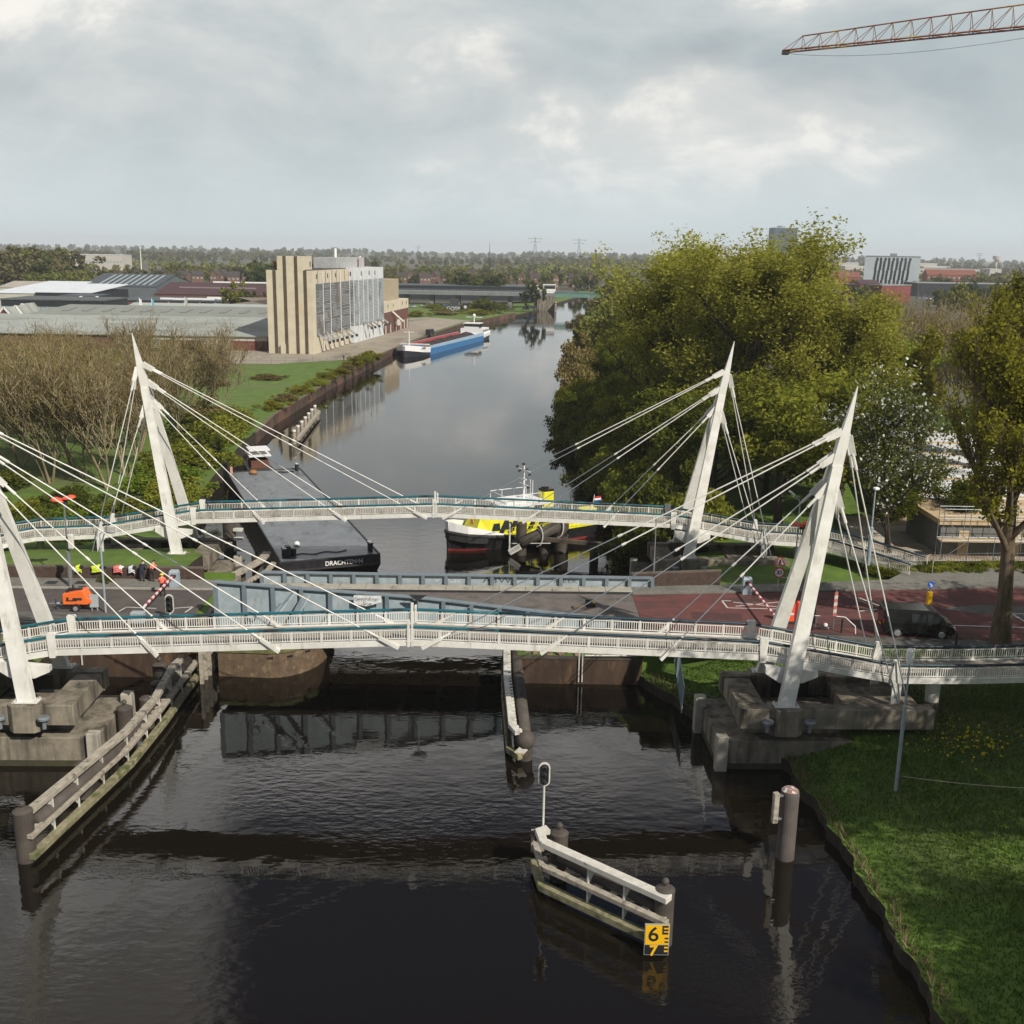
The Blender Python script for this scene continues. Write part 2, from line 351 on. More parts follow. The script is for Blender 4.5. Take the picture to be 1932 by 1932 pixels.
# right side
strip('cycle_road', redas, [(9.63,72.6),(70,69.6),(70,84.4),(42,84.3),(23.5,82.2),(9.63,80.75)], 4.2, 'red asphalt road right of the lifting bridge')
strip('side_road', pave_dk, [(36.5,79.6),(70,78.5),(70,73.8),(40,76.0),(33,78.5)], 4.206, 'grey worn paving on the road behind the van')
slab('footpath', pave, [(9.63,80.75),(23.5,82.2),(42,84.3),(70,84.4),(70,92),(47,89.3),(35.5,90),(31.5,85.6),(22,84),(9.63,82.6)], 3.9, 4.3, 'grey footpath on the far side of the road')
slab('footway', pave_dk, [(9.6,71.0),(70,68.2),(70,69.6),(9.6,72.6)], 3.8, 4.28, 'narrow footway between the road and the near grass strip')
for nm_, pl_, lb_ in (('road_patch',[(13.5,75.2),(17.2,75.0),(17.4,76.6),(13.6,76.9)],'darker repair patch on the red asphalt by the bridge end'),('road_patch',[(21.0,74.2),(26.4,73.6),(26.5,74.5),(21.1,75.0)],'long darker repair strip on the red asphalt left of the van')):
    strip(nm_, mat('dark_red_patch',(.085,.035,.033),(.065,.03,.03),1.5,.9), pl_, 4.205, lb_)
for x_, y_ in ((-36.5,81.2),(-34.2,81.3)): strip('manhole_cover', dark_metal, [(x_-.45,y_-.4),(x_+.45,y_-.4),(x_+.45,y_+.4),(x_-.45,y_+.4)], 4.326, 'square cover in the left footway')
for k_ in range(3): strip('road_joint', mat('tar',(.03,.028,.027),None,3,.8), [(-60+k_*13,74.4),(-59.85+k_*13,74.4),(-59.85+k_*13+.3,79.6+.1*k_),(-60+k_*13+.3,79.6+.1*k_)], 4.2045, 'dark tar joint across the left road')
def lineseg(a, b, wd, z=4.212):
    a, b = Vector(a), Vector(b); d = (b-a).normalized(); n = Vector((-d.y, d.x))*wd/2
    return [(p.x, p.y, z) for p in (a-n, b-n, b+n, a+n)]
mk = MB()
for a, b_ in [((16.5,79.6),(16.6,77.9)),((16.6,77.9),(20.6,77.8)),((16.5,79.6),(17.2,79.6)),((17.3,79.3),(20.6,78.3)),((17.3,78.3),(20.9,79.5))]: mk.sheet(lineseg(a, b_, .13))
for a, b_ in [((27.6,80.9),(29.2,77.7)),((26.6,77.6),(28.1,78.1)),((32.1,74.7),(60,73.6)),((38.2,77.6),(38.4,75.6)),((38.2,77.6),(50,77.2)),((39.0,77.3),(39.2,75.7)),((40,77.3),(40.2,75.7))]:
    mk.sheet(lineseg(a, b_, .16, 4.214))
tag(mk.build('road_markings', line_m), 'worn white lines painted on the red asphalt', 'road marking', kind='structure')
mk2 = MB()
for a, b_ in [((-28.9,74.9),(-28.7,75.8)),((-28.7,75.9),(-26.4,75.7)),((-25.4,75.7),(-23.8,76.2)),((-23.8,76.2),(-24.0,74.9))]: mk2.sheet(lineseg(a, b_, .12, 4.204))
tag(mk2.build('road_lines', line_m), 'white lines painted on the grey road left of the bridge', 'road marking', kind='structure')
# ---------------------------------------------------------------- the two cable-stayed footbridges
ZP = [(-33.5,4.95),(-29.5,5.15),(-21.3,6.6),(0,7.4),(21.3,6.6),(29.5,5.15),(33.5,4.95)]
def zdeck(x): return lerp_tab(ZP, x)
TILT = .185
def mast_x(z): return 22.6+(z-4.17)*TILT
def footbridge(C, rot, label, near, left_ext, right_ext):
    br = thing('footbridge', label, 'footbridge', (C[0], C[1], 0), rot, 'cable stayed footbridges')
    inv = Matrix.Rotation(-rot, 3, 'Z')
    def loc(p): v = inv @ Vector((p[0]-C[0], p[1]-C[1], 0)); return (v.x, v.y, p[2])
    ctr = [loc(p) for p in reversed(left_ext)]+[(x, 0, zdeck(x)) for x in (-29.5,-26.8,-24,-21.3,-16,-10.7,-5.3,0,5.3,10.7,16,21.3,24,26.8,29.5)]+[loc(p) for p in right_ext]
    # resample
    pts = []
    for a, b in zip(ctr, ctr[1:]):
        a, b = Vector(a), Vector(b); n = max(1, round((b-a).length/1.8))
        pts += [a+(b-a)*i/n for i in range(n)]
    pts.append(Vector(ctr[-1]))
    nor = []
    for i in range(len(pts)):
        d = pts[min(i+1, len(pts)-1)]-pts[max(0, i-1)]; d.z = 0; d.normalize(); nor.append(Vector((-d.y, d.x, 0)))
    HW = 1.62
    def side(off, dz): return [p+n*off+Vector((0,0,dz)) for p, n in zip(pts, nor)]
    # deck: slab, walkway, fascias
    o = MB(); L_, Rr = side(HW-.12, 0), side(-HW+.12, 0)
    o.loft([[l+Vector((0,0,.06)), r+Vector((0,0,.06)), r+Vector((0,0,.28)), l+Vector((0,0,.28))] for l, r in zip(L_, Rr)])
    for i in range(1, len(pts)-1, 1):
        o.beam(L_[i]+Vector((0,0,.02)), Rr[i]+Vector((0,0,.02)), .12, .08)
    o.build('deck', mat('bridge_deck', (.30,.27,.23),(.22,.20,.17),1.5,.9), br)
    for s, nm in ((-1,'near'),(1,'far')):
        A, B = side(s*(HW-.12), 0), side(s*HW, 0)
        g = MB(); g.loft([[a, b, b+Vector((0,0,.36)), a+Vector((0,0,.36))] for a, b in zip(A, B)])
        gd = g.build('edge_girder', white, br)
        rl = MB(); cl = side(s*(HW-.03), 0)
        kinks = [-29.5,-21.3,0,21.3,29.5]
        for i in range(len(cl)-1):
            a, b = cl[i], cl[i+1]; d = b-a; ln = d.length
            rl.beam(a+Vector((0,0,.47)), b+Vector((0,0,.47)), .05, .05); rl.beam(a+Vector((0,0,1.0)), b+Vector((0,0,1.0)), .05, .05)
            n = int(ln/.14)
            for k in range(n):
                p = a+d*((k+.5)/n); rl.box(p+Vector((0,0,.735)), (.042,.03,.53))
            rl.box(a+Vector((0,0,.72)), (.07,.07,.9)); rl.box(a+Vector((0,0,1.08)), (.09,.05,.12))
            if i % 3 == 0: rl.box(a+Vector((0,0,.68)), (.16,.08,.68))
        ra = rl.build('railing', white if near else white_dirty, br)
        hd = MB(); i0 = 0
        hp = side(s*(HW-.03), 1.2)
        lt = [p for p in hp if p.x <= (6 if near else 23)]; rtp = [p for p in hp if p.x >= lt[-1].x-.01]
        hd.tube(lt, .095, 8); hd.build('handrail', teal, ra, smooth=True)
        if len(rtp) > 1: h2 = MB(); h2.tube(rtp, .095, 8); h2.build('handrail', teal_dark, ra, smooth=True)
        for kx in kinks:
            z = zdeck(kx); y = s*(HW-.03)
            pb = MB()
            if kx == 0:
                pb.box((kx-.11, y, z+.78), (.16,.2,1.66)); pb.box((kx+.11, y+.01, z+.72), (.14,.2,1.5)); pb.box((kx, y, z+.3), (.5,.16,.12))
            elif abs(kx) < 25:
                pb.loft([[(kx-a,y-.13,zz),(kx+a,y-.13,zz),(kx+a,y+.13,zz),(kx-a,y+.13,zz)] for a, zz in ((.17,z-.1),(.2,z+.4),(.27,z+1.38),(.22,z+1.45))])
            else:
                pb.loft([[(kx-a,y-.16,zz),(kx+a,y-.16,zz),(kx+a,y+.16,zz),(kx-a,y+.16,zz)] for a, zz in ((.3,z-.05),(.28,z+.5),(.13,z+1.5))])
            pb.build('post', white, br)
    # pylons
    for sx in (-1, 1):
        py = MB()
        zj, zt, zf = 19.6, 23.1, 4.17
        for s in (-1, 1):
            rings = []
            for z, wx, wy in ((zf,.94,.46),(7.5,.90,.44),(13,.76,.40),(zj-1.2,.64,.32)):
                x = mast_x(z)*sx; y = s*(2.6*(1-(z-zf)/(zj-zf))+.12)
                rings.append([(x-wx/2,y-wy/2,z),(x+wx/2,y-wy/2,z),(x+wx/2,y+wy/2,z),(x-wx/2,y+wy/2,z)])
            lg = MB(); lg.loft(rings)
            # base plate and bolts
            x = mast_x(zf)*sx; y = s*2.72
            lg.box((x,y,zf+.03),(1.5,.8,.06))
            for bx in (-.65,.65):
                for by in (-.3,0,.3): lg.cyl((x+bx,y+by), .05, zf+.06, zf+.16, 6)
            py_leg = lg
            rings_leg = py_leg
            if s == -1: pyl = MB()
            globals()['_lg%d' % s] = py_leg
        pyl = MB()
        rings = []
        for z, wx, wy in ((zj-1.25,.66,.62),(zj+.2,.58,.46),(zj+1.2,.43,.34),(zt-.6,.15,.13),(zt,.05,.05)):
            x = (mast_x(z)+.02)*sx
            rings.append([(x-wx/2,-wy/2,z),(x+wx/2,-wy/2,z),(x+wx/2,wy/2,z),(x-wx/2,wy/2,z)])
        pyl.loft(rings)
        pm = pyl.build('pylon', white, br)
        _lg_1 = globals()['_lg-1']; _lg_2 = globals()['_lg1']
        _lg_1.build('leg', white, pm); _lg_2.build('leg', white, pm)
        # front stays
        for za, ax in ((20.4,1.0),(18.9,8.1),(17.2,15.3)):
            for s in (-1, 1):
                yl = max(.2, 2.6*(1-(za-zf)/(zj-zf))+.1)
                a = Vector((mast_x(za)*sx-.3*sx, s*yl*.9, za)); b = Vector((ax*sx, s*(HW+.10), zdeck(ax)+.1))
                d = (b-a).normalized()
                bk = MB(); bk.beam(a-d*.1, a+d*.95, .08, .46, .08, .34); bk.build('bracket', white, pm)
                c = MB(); L0 = (b-a).length
                c.tube([a+d*.9, a+d*1.7], .09, 8); c.tube([a+d*1.65, a+d*L0*.52], .041, 6); c.cyl
                c.mi = 1 if sx > 0 else 0
                c.tube([a+d*L0*.52, b-d*1.0], .034 if sx > 0 else .039, 6)
                c.mi = 0; c.tube([a+d*(L0*.52-.15), a+d*(L0*.52+.15)], .08, 6)
                c.tube([b-d*1.6, b-d*.75], .075, 8)
                for q in (-.09,.09): c.beam(b-d*1.0+Vector((0,s*q,0)), b+d*.35+Vector((0,s*q,0)), .05, .2)
                c.build('stay_cable', [white, steel], br)
        for za, sl in ((20.1,0),(16.9,.5)):
            for s in (-1, 1):
                yl = max(.16, 2.6*(1-(za-zf)/(zj-zf))+.1)
                a = Vector((mast_x(za)*sx+.3*sx, s*yl*.9, za)); b = Vector(((30.5-sl)*sx, s*2.35, 2.95)); d = (b-a).normalized(); L0 = (b-a).length
                bk = MB(); bk.beam(a-d*.1, a+d*1.15, .10, .42, .10, .34); bk.build('bracket', white, pm)
                c = MB(); c.tube([a+d*1.0, a+d*2.0], .10, 8); c.tube([a+d*1.9, a+d*L0*.62], .041, 6)
                c.mi = 1; c.tube([a+d*L0*.62, b-d*.9], .046, 6); c.mi = 2; c.tube([b-d*1.0, b], .08, 8); c.box(b+Vector((0,0,.1)), (.3,.3,.3))
                c.build('stay_cable', [white, steel, dark_metal], br)
        # tie down plate from the deck to the foundation and haunch brackets at the legs
        h = MB(); xx = 29.6*sx
        for s in (-1, 1): h = MB(); h.loft([[(xx-.28,s*1.75-.06,zz),(xx+.28,s*1.75-.06,zz),(xx+.28,s*1.75+.06,zz),(xx-.28,s*1.75+.06,zz)] for zz in (2.9, zdeck(29.5)+.1)]); h.build('tie_down', white, br)
        h = MB(); xa = mast_x(6.3)*sx
        for s in (-1, 1):
            y0 = s*1.66; y1 = s*2.1
            h = MB(); h.loft([[(xa-1.6,y,5.95),(xa-.7,y,5.35),(xa+.7,y,5.35),(xa+1.6,y,5.75),(xa+1.6,y,6.1),(xa-1.6,y,6.4)] for y in (y0,y1)]); h.build('haunch_bracket', white, br)
    return br
E_left = [(-44,61.0,4.4),(-41,61.1,4.9)]
near_b = footbridge((-6.0,62.05), R_(1.4), 'near white footbridge with pylons cut by the left edge, in front of the road', True,
    [(-40.5,61.15,4.95),(-46,61,4.5)], [(26,62.95,5.1),(28.6,63.25,5.02),(31.5,63.6,5.0),(36,64.1,5.0),(44,65.2,5.0)])
far_b = footbridge((-6.9,93.9), R_(1.5), 'farther white footbridge spanning behind the road bridge, both pylons whole', False,
    [(-42.4,92.6,4.95),(-44.4,91.8,4.75),(-46.2,90.2,4.45),(-48.2,86.6,4.1),(-49.5,82,4.3)], [(26.6,94.7,4.95),(29.5,93.2,4.75),(34.9,88.4,4.0)])

# concrete foundations : one for each pylon
def pier(C, rot, sx, label, low):
    pr = thing('concrete_pier', label, 'bridge pier', (C[0], C[1], 0), rot, 'concrete pylon foundations')
    def bx(m, x0, x1, y0, y1, z0, z1): m.b2(min(x0*sx,x1*sx), max(x0*sx,x1*sx), y0, y1, z0, z1)
    m = MB()
    poly = [(18.7,-2.75),(31.2,-2.75),(31.2,3.6),(18.7,3.6)]
    poly = [(x*sx,y) for x,y in poly]; poly = poly if sx > 0 else poly[::-1]
    m.prism(poly, -3, 1.85); pf_ = m.build('platform', concrete, pr, bevel=.05)
    m = MB(); m.prism([(x+(.02 if x > 25*sx or (sx < 0 and x > -25) else -.02), y+(.02 if y > 0 else -.02)) for x, y in poly], -1, .38); m.build('waterline_band', algae, pf_)
    f = MB(); bx(f, 18.5, 19.2, -3.1, -2.5, -2, 2.25); f.build('corner_pad', concrete_lt, pr, bevel=.04); f = MB(); bx(f, 18.2, 18.9, 2.2, 2.9, -2, 2.5); f.build('corner_pad', concrete_lt, pr, bevel=.04)
    for s in (-1, 1):
        q = MB(); y0, y1 = (s*3.05, s*2.1) if s < 0 else (s*2.1, s*3.05)
        bx(q, 19.8, 31.6, y0, y1, 2.75, 4.05)
        q.build('beam', concrete, pr, bevel=.05)
        hd = [(21.6,s*2.05),(21.6,s*3.1),(22.0,s*3.5),(23.2,s*3.5),(23.6,s*3.1),(23.6,s*2.05)]
        hd = [(x*sx,y) for x,y in hd]
        h = MB(); h.prism(hd if s*sx > 0 else hd[::-1], 2.45, 4.15); h.build('foot_block', concrete, pr, bevel=.03)
        for xo in (-1.25, 1.3):
            bl = MB(); c = ((22.6+xo)*sx, s*3.55, 2.9)
            bl.lathe(c, [(.12,-.1),(.12,.45),(.36,.5),(.36,.62),(.28,.68),(.01,.69)], 14); bl.beam((c[0],c[1],3.1),(c[0],s*3.0,3.1),.2,.2); bl.build('bollard', steel if s < 0 else dark_metal, pr, smooth=False)
    c = MB(); bx(c, 19.9, 21.5, -2.09, 2.09, 2.8, 3.95); bx(c, 26.6, 31.2, -2.09, 2.09, 2.8, 3.7); bx(c, 20.5, 30, -1.6, 1.7, 1.86, 2.79); c.build('cross_slab', concrete, pr)
    d = MB(); bx(d, 23.0, 25.4, 1.98, 2.09, 2.3, 3.85); d.build('recess_shade', black_paint, pr)  # solid black block: the shade of a hollow put into its colour
    return pr
pier((-6.0,62.05), R_(1.4), 1, 'shaded concrete foundation under the nearest right pylon, beside the dark grass bank', True)
pier((-6.0,62.05), R_(1.4), -1, 'sunlit stained concrete foundation in the water at the left edge of the picture', True)
pier((-6.9,93.9), R_(1.5), 1, 'concrete foundation under the far right pylon behind the speed limit sign', False)
pier((-6.9,93.9), R_(1.5), -1, 'concrete foundation under the far left pylon behind the workers at the wall', False)
col = thing('bridge_column', 'round white column holding up the near footbridge above the dark grass', 'column', (26.7,63.0,2.6))
m = MB(True); m.cyl((26.7,63.0),.42,3.3,5.0,18,.46); m.build('shaft', white_dirty, col, smooth=False); m = MB(True); m.cyl((26.7,63.0),.44,1.5,3.3,18); m.build('base', concrete, col)
col2 = thing('bridge_column', 'grey concrete column under the end of the far footbridge, right of the speed sign', 'column', (26.2,94.6,2.6))
m = MB(True); m.cyl((26.2,94.6),.32,1.5,5.0,14); m.build('shaft', concrete_lt, col2)
col3 = thing('bridge_column', 'concrete column under the left approach of the far footbridge', 'column', (-42.2,92.4,2.6))
m = MB(True); m.cyl((-42.2,92.4),.32,1.5,5.0,14); m.build('shaft', concrete_lt, col3)

# ---------------------------------------------------------------- the lifting road bridge
rb = thing('road_bridge', 'low grey steel lifting bridge carrying the road across the canal', 'road bridge', (-5,78,4.2), 0)
m = MB(True); m.prism([(-21.6,74.9),(9.6,75.2),(9.6,80.9),(-21.6,80.4)], 3.75, 4.2); m.build('roadway', mat('bridge_asphalt', (.15,.13,.115),(.11,.098,.09),1.,.9,c3=(.08,.07,.065),s3=.5,r3=(.52,.65)), rb)
m = MB(True)
for i in range(14):
    x0 = -20+i*2.12; y0 = 80.5+(x0+21)*.016
    m.prism([(x0,y0),(x0+2.09,y0+.03),(x0+2.09,y0+1.5),(x0,y0+1.47)], 3.9, 4.34+.02*random.random())
m.build('footway', concrete_lt, rb)
m = MB(True); m.prism([(-21.6,80.36),(9.6,80.86),(9.6,80.96),(-21.6,80.46)], 3.8, 4.36); m.build('kerb', dark_metal, rb)
def girder(nm, xs, fy, ztop, zbot, panel, sgn):
    m = MB(True); N_ = len(xs)
    m.loft([[(x,fy(x),zbot(x)),(x,fy(x)+.06,zbot(x)),(x,fy(x)+.06,ztop(x)),(x,fy(x),ztop(x))] for x in xs])
    g = m.build(nm, steel_blue, rb)
    m = MB(True)
    m.loft([[(x,fy(x)-.28,ztop(x)-.002),(x,fy(x)+.3,ztop(x)-.002),(x,fy(x)+.3,ztop(x)+.07),(x,fy(x)-.28,ztop(x)+.07)] for x in xs])
    m.loft([[(x,fy(x)-.28,zbot(x)-.06),(x,fy(x)+.3,zbot(x)-.06),(x,fy(x)+.3,zbot(x)+.002),(x,fy(x)-.28,zbot(x)+.002)] for x in xs])
    n = int((xs[-1]-xs[0])/panel)
    for i in range(n+1):
        x = xs[0]+.05+(xs[-1]-xs[0]-.1)*i/n
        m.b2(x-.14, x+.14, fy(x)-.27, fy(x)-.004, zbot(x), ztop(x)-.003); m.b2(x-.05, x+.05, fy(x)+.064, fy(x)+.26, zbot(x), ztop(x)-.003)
    m.build('stiffener', mat('shade_blue_steel', (.17,.21,.24),(.13,.165,.19),1.5,.5), g)  # pale blue steel darkened: shade put into the colour of ribs and flanges
    return g
gx = [-21.4+i*1.29 for i in range(25)]
girder('side_girder', gx, lambda x: 73.9+.037*(x+21.4), lambda x: lerp_tab([(-21.4,6.9),(-6.5,5.75),(4.1,4.5),(10.4,3.95)], x), lambda x: 3.25+.012*(x+21.4), 1.95, -1)
girder('side_girder', [-20.0+i*1.31 for i in range(25)], lambda x: 82.1+.016*(x+20), lambda x: 5.15-.004*(x+20), lambda x: 3.5, 1.75, 1)
m = MB(True)
for y in (76.5,79.2): m.b2(-15, 9.4, y-.2, y+.2, 2.9, 3.74)
for i in range(9): m.b2(-14+i*2.8, -13.7+i*2.8, 74.3, 81.8, 3.0, 3.73)
m.build('floor_beam', dark_metal, rb)
m = MB(True)
for x, z in ((-15.6,6.35),(-16.6,5.4),(-12.9,4.9)):
    m.beam((x,73.75,z),(x-1.5,72.9,z-1.9),.35,.12)
m.beam((-14.7,73.6,6.2),(-15.8,72.6,4.2),.75,.1); m.build('brace', steel_blue, rb)
m = MB(True); m.tube([(-18.8+.35*math.cos(t),73.4,4.45+.35*math.sin(t)) for t in [i*.4 for i in range(17)]], .05, 6); m.build('ring', dark_metal, rb)
graf_w = mat('white_spray_paint', (.55,.56,.57), (.34,.38,.41), 5, .8); graf_k = mat('black_spray_paint', (.03,.03,.035), (.11,.13,.15), 5, .8)
gp = [o for o in rb.children if o.name.startswith('side_girder')][1]
for tx, px, mm, sz in (('WGH',848,graf_w,.72),('A3Wg',943,graf_k,.72),('SPEEK',1068,graf_k,.5)):
    p = PY(px, 1102 if px < 1000 else 1104, 81.7); x = p.x
    yf = 82.1+.016*(x+20)
    text('graffiti', tx, sz, mm, gp, (x, yf-.008, 4.70), (1,.016,0), (0,0,1), .004, True, -.004, 1.5)
# marks on the near girder hang: banner
bn = thing('banner', 'white cloth banner with a bridge name hung on the near girder', 'banner', (-10.4,73.9,6.0))
m = MB(True); rows_ = []
for j in range(7):
    t = j/6; rows_.append([(-11.35+2.0*i/12, 74.02-.06*math.sin(i*.8+j*.5)*t-.26, 6.12-.02*i/12*1-.68*t-.16*t*math.sin(i/12*math.pi*1.2)+.10*(i/12)*t) for i in range(13)])
for r0, r1 in zip(rows_, rows_[1:]):
    m.add(r0+r1, [(i+1, i, 13+i, 14+i) for i in range(12)])
cl = m.build('cloth', mat('white_cloth', (.72,.73,.72),(.62,.64,.64),3,.9), bn, smooth=True)
text('lettering', 'Gerrit Krol-', .36, black_paint, cl, (-10.38,73.62,5.91), (1,0,-.02), (0,0,1), .003, True, -.002, .98)
text('lettering', 'brug', .36, black_paint, cl, (-10.35,73.60,5.56), (1,0,-.02), (0,0,1), .003, True, -.002, .98)
# road lamp with a dark hood standing on the span + tool cases
lp = thing('lane_signal', 'dark triangular signal board on a thin post amid the lifting bridge', 'signal', (-7.5,74.6,4.2))
q = PY(1100*.6641+270*.2406, 1450*.6641-33+0, 74.6)
m = MB(True); m.tube([(-6.7,73.5,3.2),(-6.7,73.5,6.0)], .05, 6); m.tube([(-6.7,73.5,3.2),(-6.4,73.5,3.0)], .06, 6); m.build('post', steel, lp)
m = MB(True); m.loft([[(-7.35,y,6.3),(-6.7,y,5.85),(-6.05,y,6.3)] for y in (73.45,73.55)]); m.build('board', dark_metal, lp)
cs = thing('tool_case', 'open black and yellow tool case lying on the bridge roadway', 'tool case', (4.4,77.3,4.2))
c0 = P(1100*.6641+1590*.2406, 1400*.6641+890*.2406, 4.2)
m = MB(True); m.box((c0.x,c0.y,4.36),(.7,.5,.3),.2); m.build('case', black_paint, cs); m = MB(True); m.box((c0.x-.03,c0.y+.22,4.56),(.66,.06,.3),.2,.5); m.build('lid', black_paint, cs); m = MB(True); m.box((c0.x+.28,c0.y-.05,4.53),(.16,.3,.04),.2); m.build('label_plate', yellow_sign, cs)
cs.location = (c0.x, c0.y, 4.2)
for o_ in cs.children: o_.location = Vector((4.4,77.3,4.2))-Vector((c0.x,c0.y,4.2))
c1 = P(1100*.6641+1505*.2406, 1400*.6641+905*.2406, 4.2)
pl = tag(MB(True).box((c1.x,c1.y,4.3),(.95,.5,.18),.1).b2(c1.x-.5,c1.x+.5,c1.y-.02,c1.y+.02,4.21,4.27).build('wooden_crate', mat('brown_wood',(.16,.12,.08),(.10,.075,.05),4,.8), None, at=(c1.x,c1.y,4.2), bevel=.02), 'flat brown crate beside the black tool case on the bridge', 'crate')

# masonry under and beside the road bridge
cp_ = thing('round_pier', 'rounded brown masonry pier in the water below the lifting bridge tail', 'bridge pier', (-17,77,0))
poly = [(-21.2,73.0)]+[(-17.6+3.6*math.cos(R_(-100+i*12)), 77.4+5.0*math.sin(R_(-100+i*12))*.92) for i in range(12)]+[(-14.6,83.5),(-21.2,83.5)]
m = MB(True); m.prism(poly, -3, 1.9); m.build('wall', mat('brown_masonry',(.15,.10,.06),(.09,.062,.042),1.5,.9,bump=.5,c3=(.20,.16,.09),s3=2.,r3=(.55,.7)), cp_)
m = MB(True); m.prism([(-17.6+(x+17.6)*1.02,77.4+(y-77.4)*1.02) for x,y in poly], 1.904, 2.2); m.build('coping', mat('mossy_coping',(.16,.17,.055),(.10,.095,.045),1.6,.9,bump=.4), cp_)
for i in range(5):
    a = R_(-86+i*22); m = MB(True); m.box((-17.6+3.58*math.cos(a),77.4+4.58*math.sin(a),1.55),(.4,.14,.12),a+math.pi/2); m.build('drain_slot', black_paint, cp_)
def wallthing(name, label, cat, poly, z0, z1, m_, cap=None, caph=.12):
    cx = sum(p[0] for p in poly)/len(poly); cy = sum(p[1] for p in poly)/len(poly)
    t = thing(name, label, cat, (cx,cy,z0))
    m = MB(True); m.prism(poly, z0, z1); m.build('wall_face', m_, t)
    if cap: m = MB(True); m.prism([(cx+(x-cx)*1.004+(.05 if x>cx else -.05), cy+(y-cy)*1.02+(.05 if y>cy else -.05)) for x,y in poly], z1+.003, z1+caph); m.build('cap', cap, t)
    return t
wallthing('quay_wall', 'rusty brown sheet pile quay wall below the road on the left', 'quay wall', [(-40,72.6),(-22.4,72.6),(-22.4,72.95),(-40,72.95)], -3, 4.0, rust_wall, dark_metal)
m = MB(True); m.beam((-30.9,72.5,3.6),(-30.9,72.5,.9),.12,.06); t_ = thing('mooring_scale', 'narrow white strip fixed upright on the rusty quay wall', 'gauge', (-30.9,72.5,.9)); m.build('strip', white_dirty, t_)
wallthing('quay_wall', 'side of the quay under the left road end facing the lifting span', 'quay wall', [(-22.55,72.6),(-22.2,72.6),(-22.2,84.3),(-22.55,84.3)], -3, 4.14, concrete)
wallthing('quay_wall', 'low dark rust stained quay wall on the right below the near footbridge', 'quay wall', [(.3,72.6),(9.6,72.6),(9.6,72.95),(.3,72.95)], -3, 1.9, rust_wall, pile_m)
wallthing('quay_wall', 'dark abutment wall under the right end of the lifting bridge', 'quay wall', [(8.9,73.2),(9.5,73.2),(9.5,84),(8.9,84)], 1.5, 4.12, brown_brick)
m = MB(True)
for i in range(60):
    x = .8+8*random.random(); y = 73.3+2.2*random.random(); m.box((x,y,2.0+.08*random.random()),(.2+.5*random.random(),.2+.3*random.random(),.14),random.random()*3,.2*random.random())
tag(m.build('rubble', mat('pale_rubble',(.33,.27,.18),(.20,.11,.08),1.5,.9,bump=.4)), 'loose stone and earth on the ledge below the bridge deck', 'rubble', kind='stuff')
rl_ = thing('pipe_rail', 'white pipe rail on brackets along the low right quay wall', 'railing', (7,72.5,1.9))
m = MB(True); m.tube([(5.4,72.5,2.25),(9.2,72.5,2.3)], .06, 6); m.build('rail', white_dirty, rl_)
for x in (5.0,5.25): m = MB(True); m.tube([(x,72.5,2.4),(x,72.5,.2)], .05, 6); m.build('post', white_dirty, rl_)
# wall behind the left footway
wallthing('retaining_wall', 'long dark brown brick wall behind the left footway with workers leaning on it', 'wall', [(-70,82.25),(-24.9,82.75),(-24.9,83.15),(-70,82.65)], 4.0, 5.15, brown_brick, mat('brick_coping',(.13,.10,.08),(.09,.07,.055),2,.9), .1)
wallthing('retaining_wall', 'dark brown low wall on the right between the girder end and the signal box', 'wall', [(9.8,83.0),(17.2,84.1),(17.2,84.5),(9.8,83.4)], 3.6, 5.2, brown_brick, mat('brick_coping',(.13,.10,.08),(.09,.07,.055),2,.9), .1)
# ---------------------------------------------------------------- guide fenders (jetties), dolphins, piles
def pile_part(par, x, y, r, z1, knob=True, z0=-3.):
    m = MB(True); m.lathe((x,y,0), [(r,z0),(r,z1-.12),(r*1.04,z1-.10),(r*1.04,z1),(r*.7,z1+.10),(.06,z1+.17),(.01,z1+.17)], 20); p = m.build('pile', pile_m, par, smooth=False)
    if knob: m = MB(True); m.tube([(x,y,z1+.1),(x,y,z1+.28)], .07, 8); m.sphere((x,y,z1+.38), .17, 12); m.build('knob', pile_m, p, smooth=True)
    return p
def plank(par, name, pts, z, wd, ht, m_, jag=0., seed=1):
    rr = random.Random(seed); m = MB(True); q = [Vector((p[0],p[1],z)) for p in pts]
    nn = []
    for i in range(len(q)):
        d = (q[min(i+1,len(q)-1)]-q[max(i-1,0)]).normalized(); nn.append(Vector((-d.y,d.x,0)))
    m.loft([[p-n*wd/2-Vector((0,0,ht/2)), p+n*wd/2-Vector((0,0,ht/2)), p+n*wd/2+Vector((0,0,ht/2)), p-n*wd/2+Vector((0,0,ht/2))] for p, n in zip(q, nn)])
    if jag:
        for a, b, n in zip(q, q[1:], nn):
            k = int((b-a).length/jag)
            for i in range(k):
                c = a+(b-a)*((i+.5)/k)
                m.box(c+n*(wd/2+.09)+Vector((0,0,ht*.12)), (jag*.52,.2,ht*.7), math.atan2((b-a).y,(b-a).x))
    return m.build(name, m_, par, bevel=.025)
def along(pts, t):
    q = [Vector((p[0],p[1],0)) for p in pts]; L0 = [(b-a).length for a, b in zip(q, q[1:])]; s = t*sum(L0)
    for a, b, l in zip(q, q[1:], L0):
        if s <= l: return a+(b-a)*s/l, (b-a).normalized()
        s -= l
    return q[-1], (q[-1]-q[-2]).normalized()
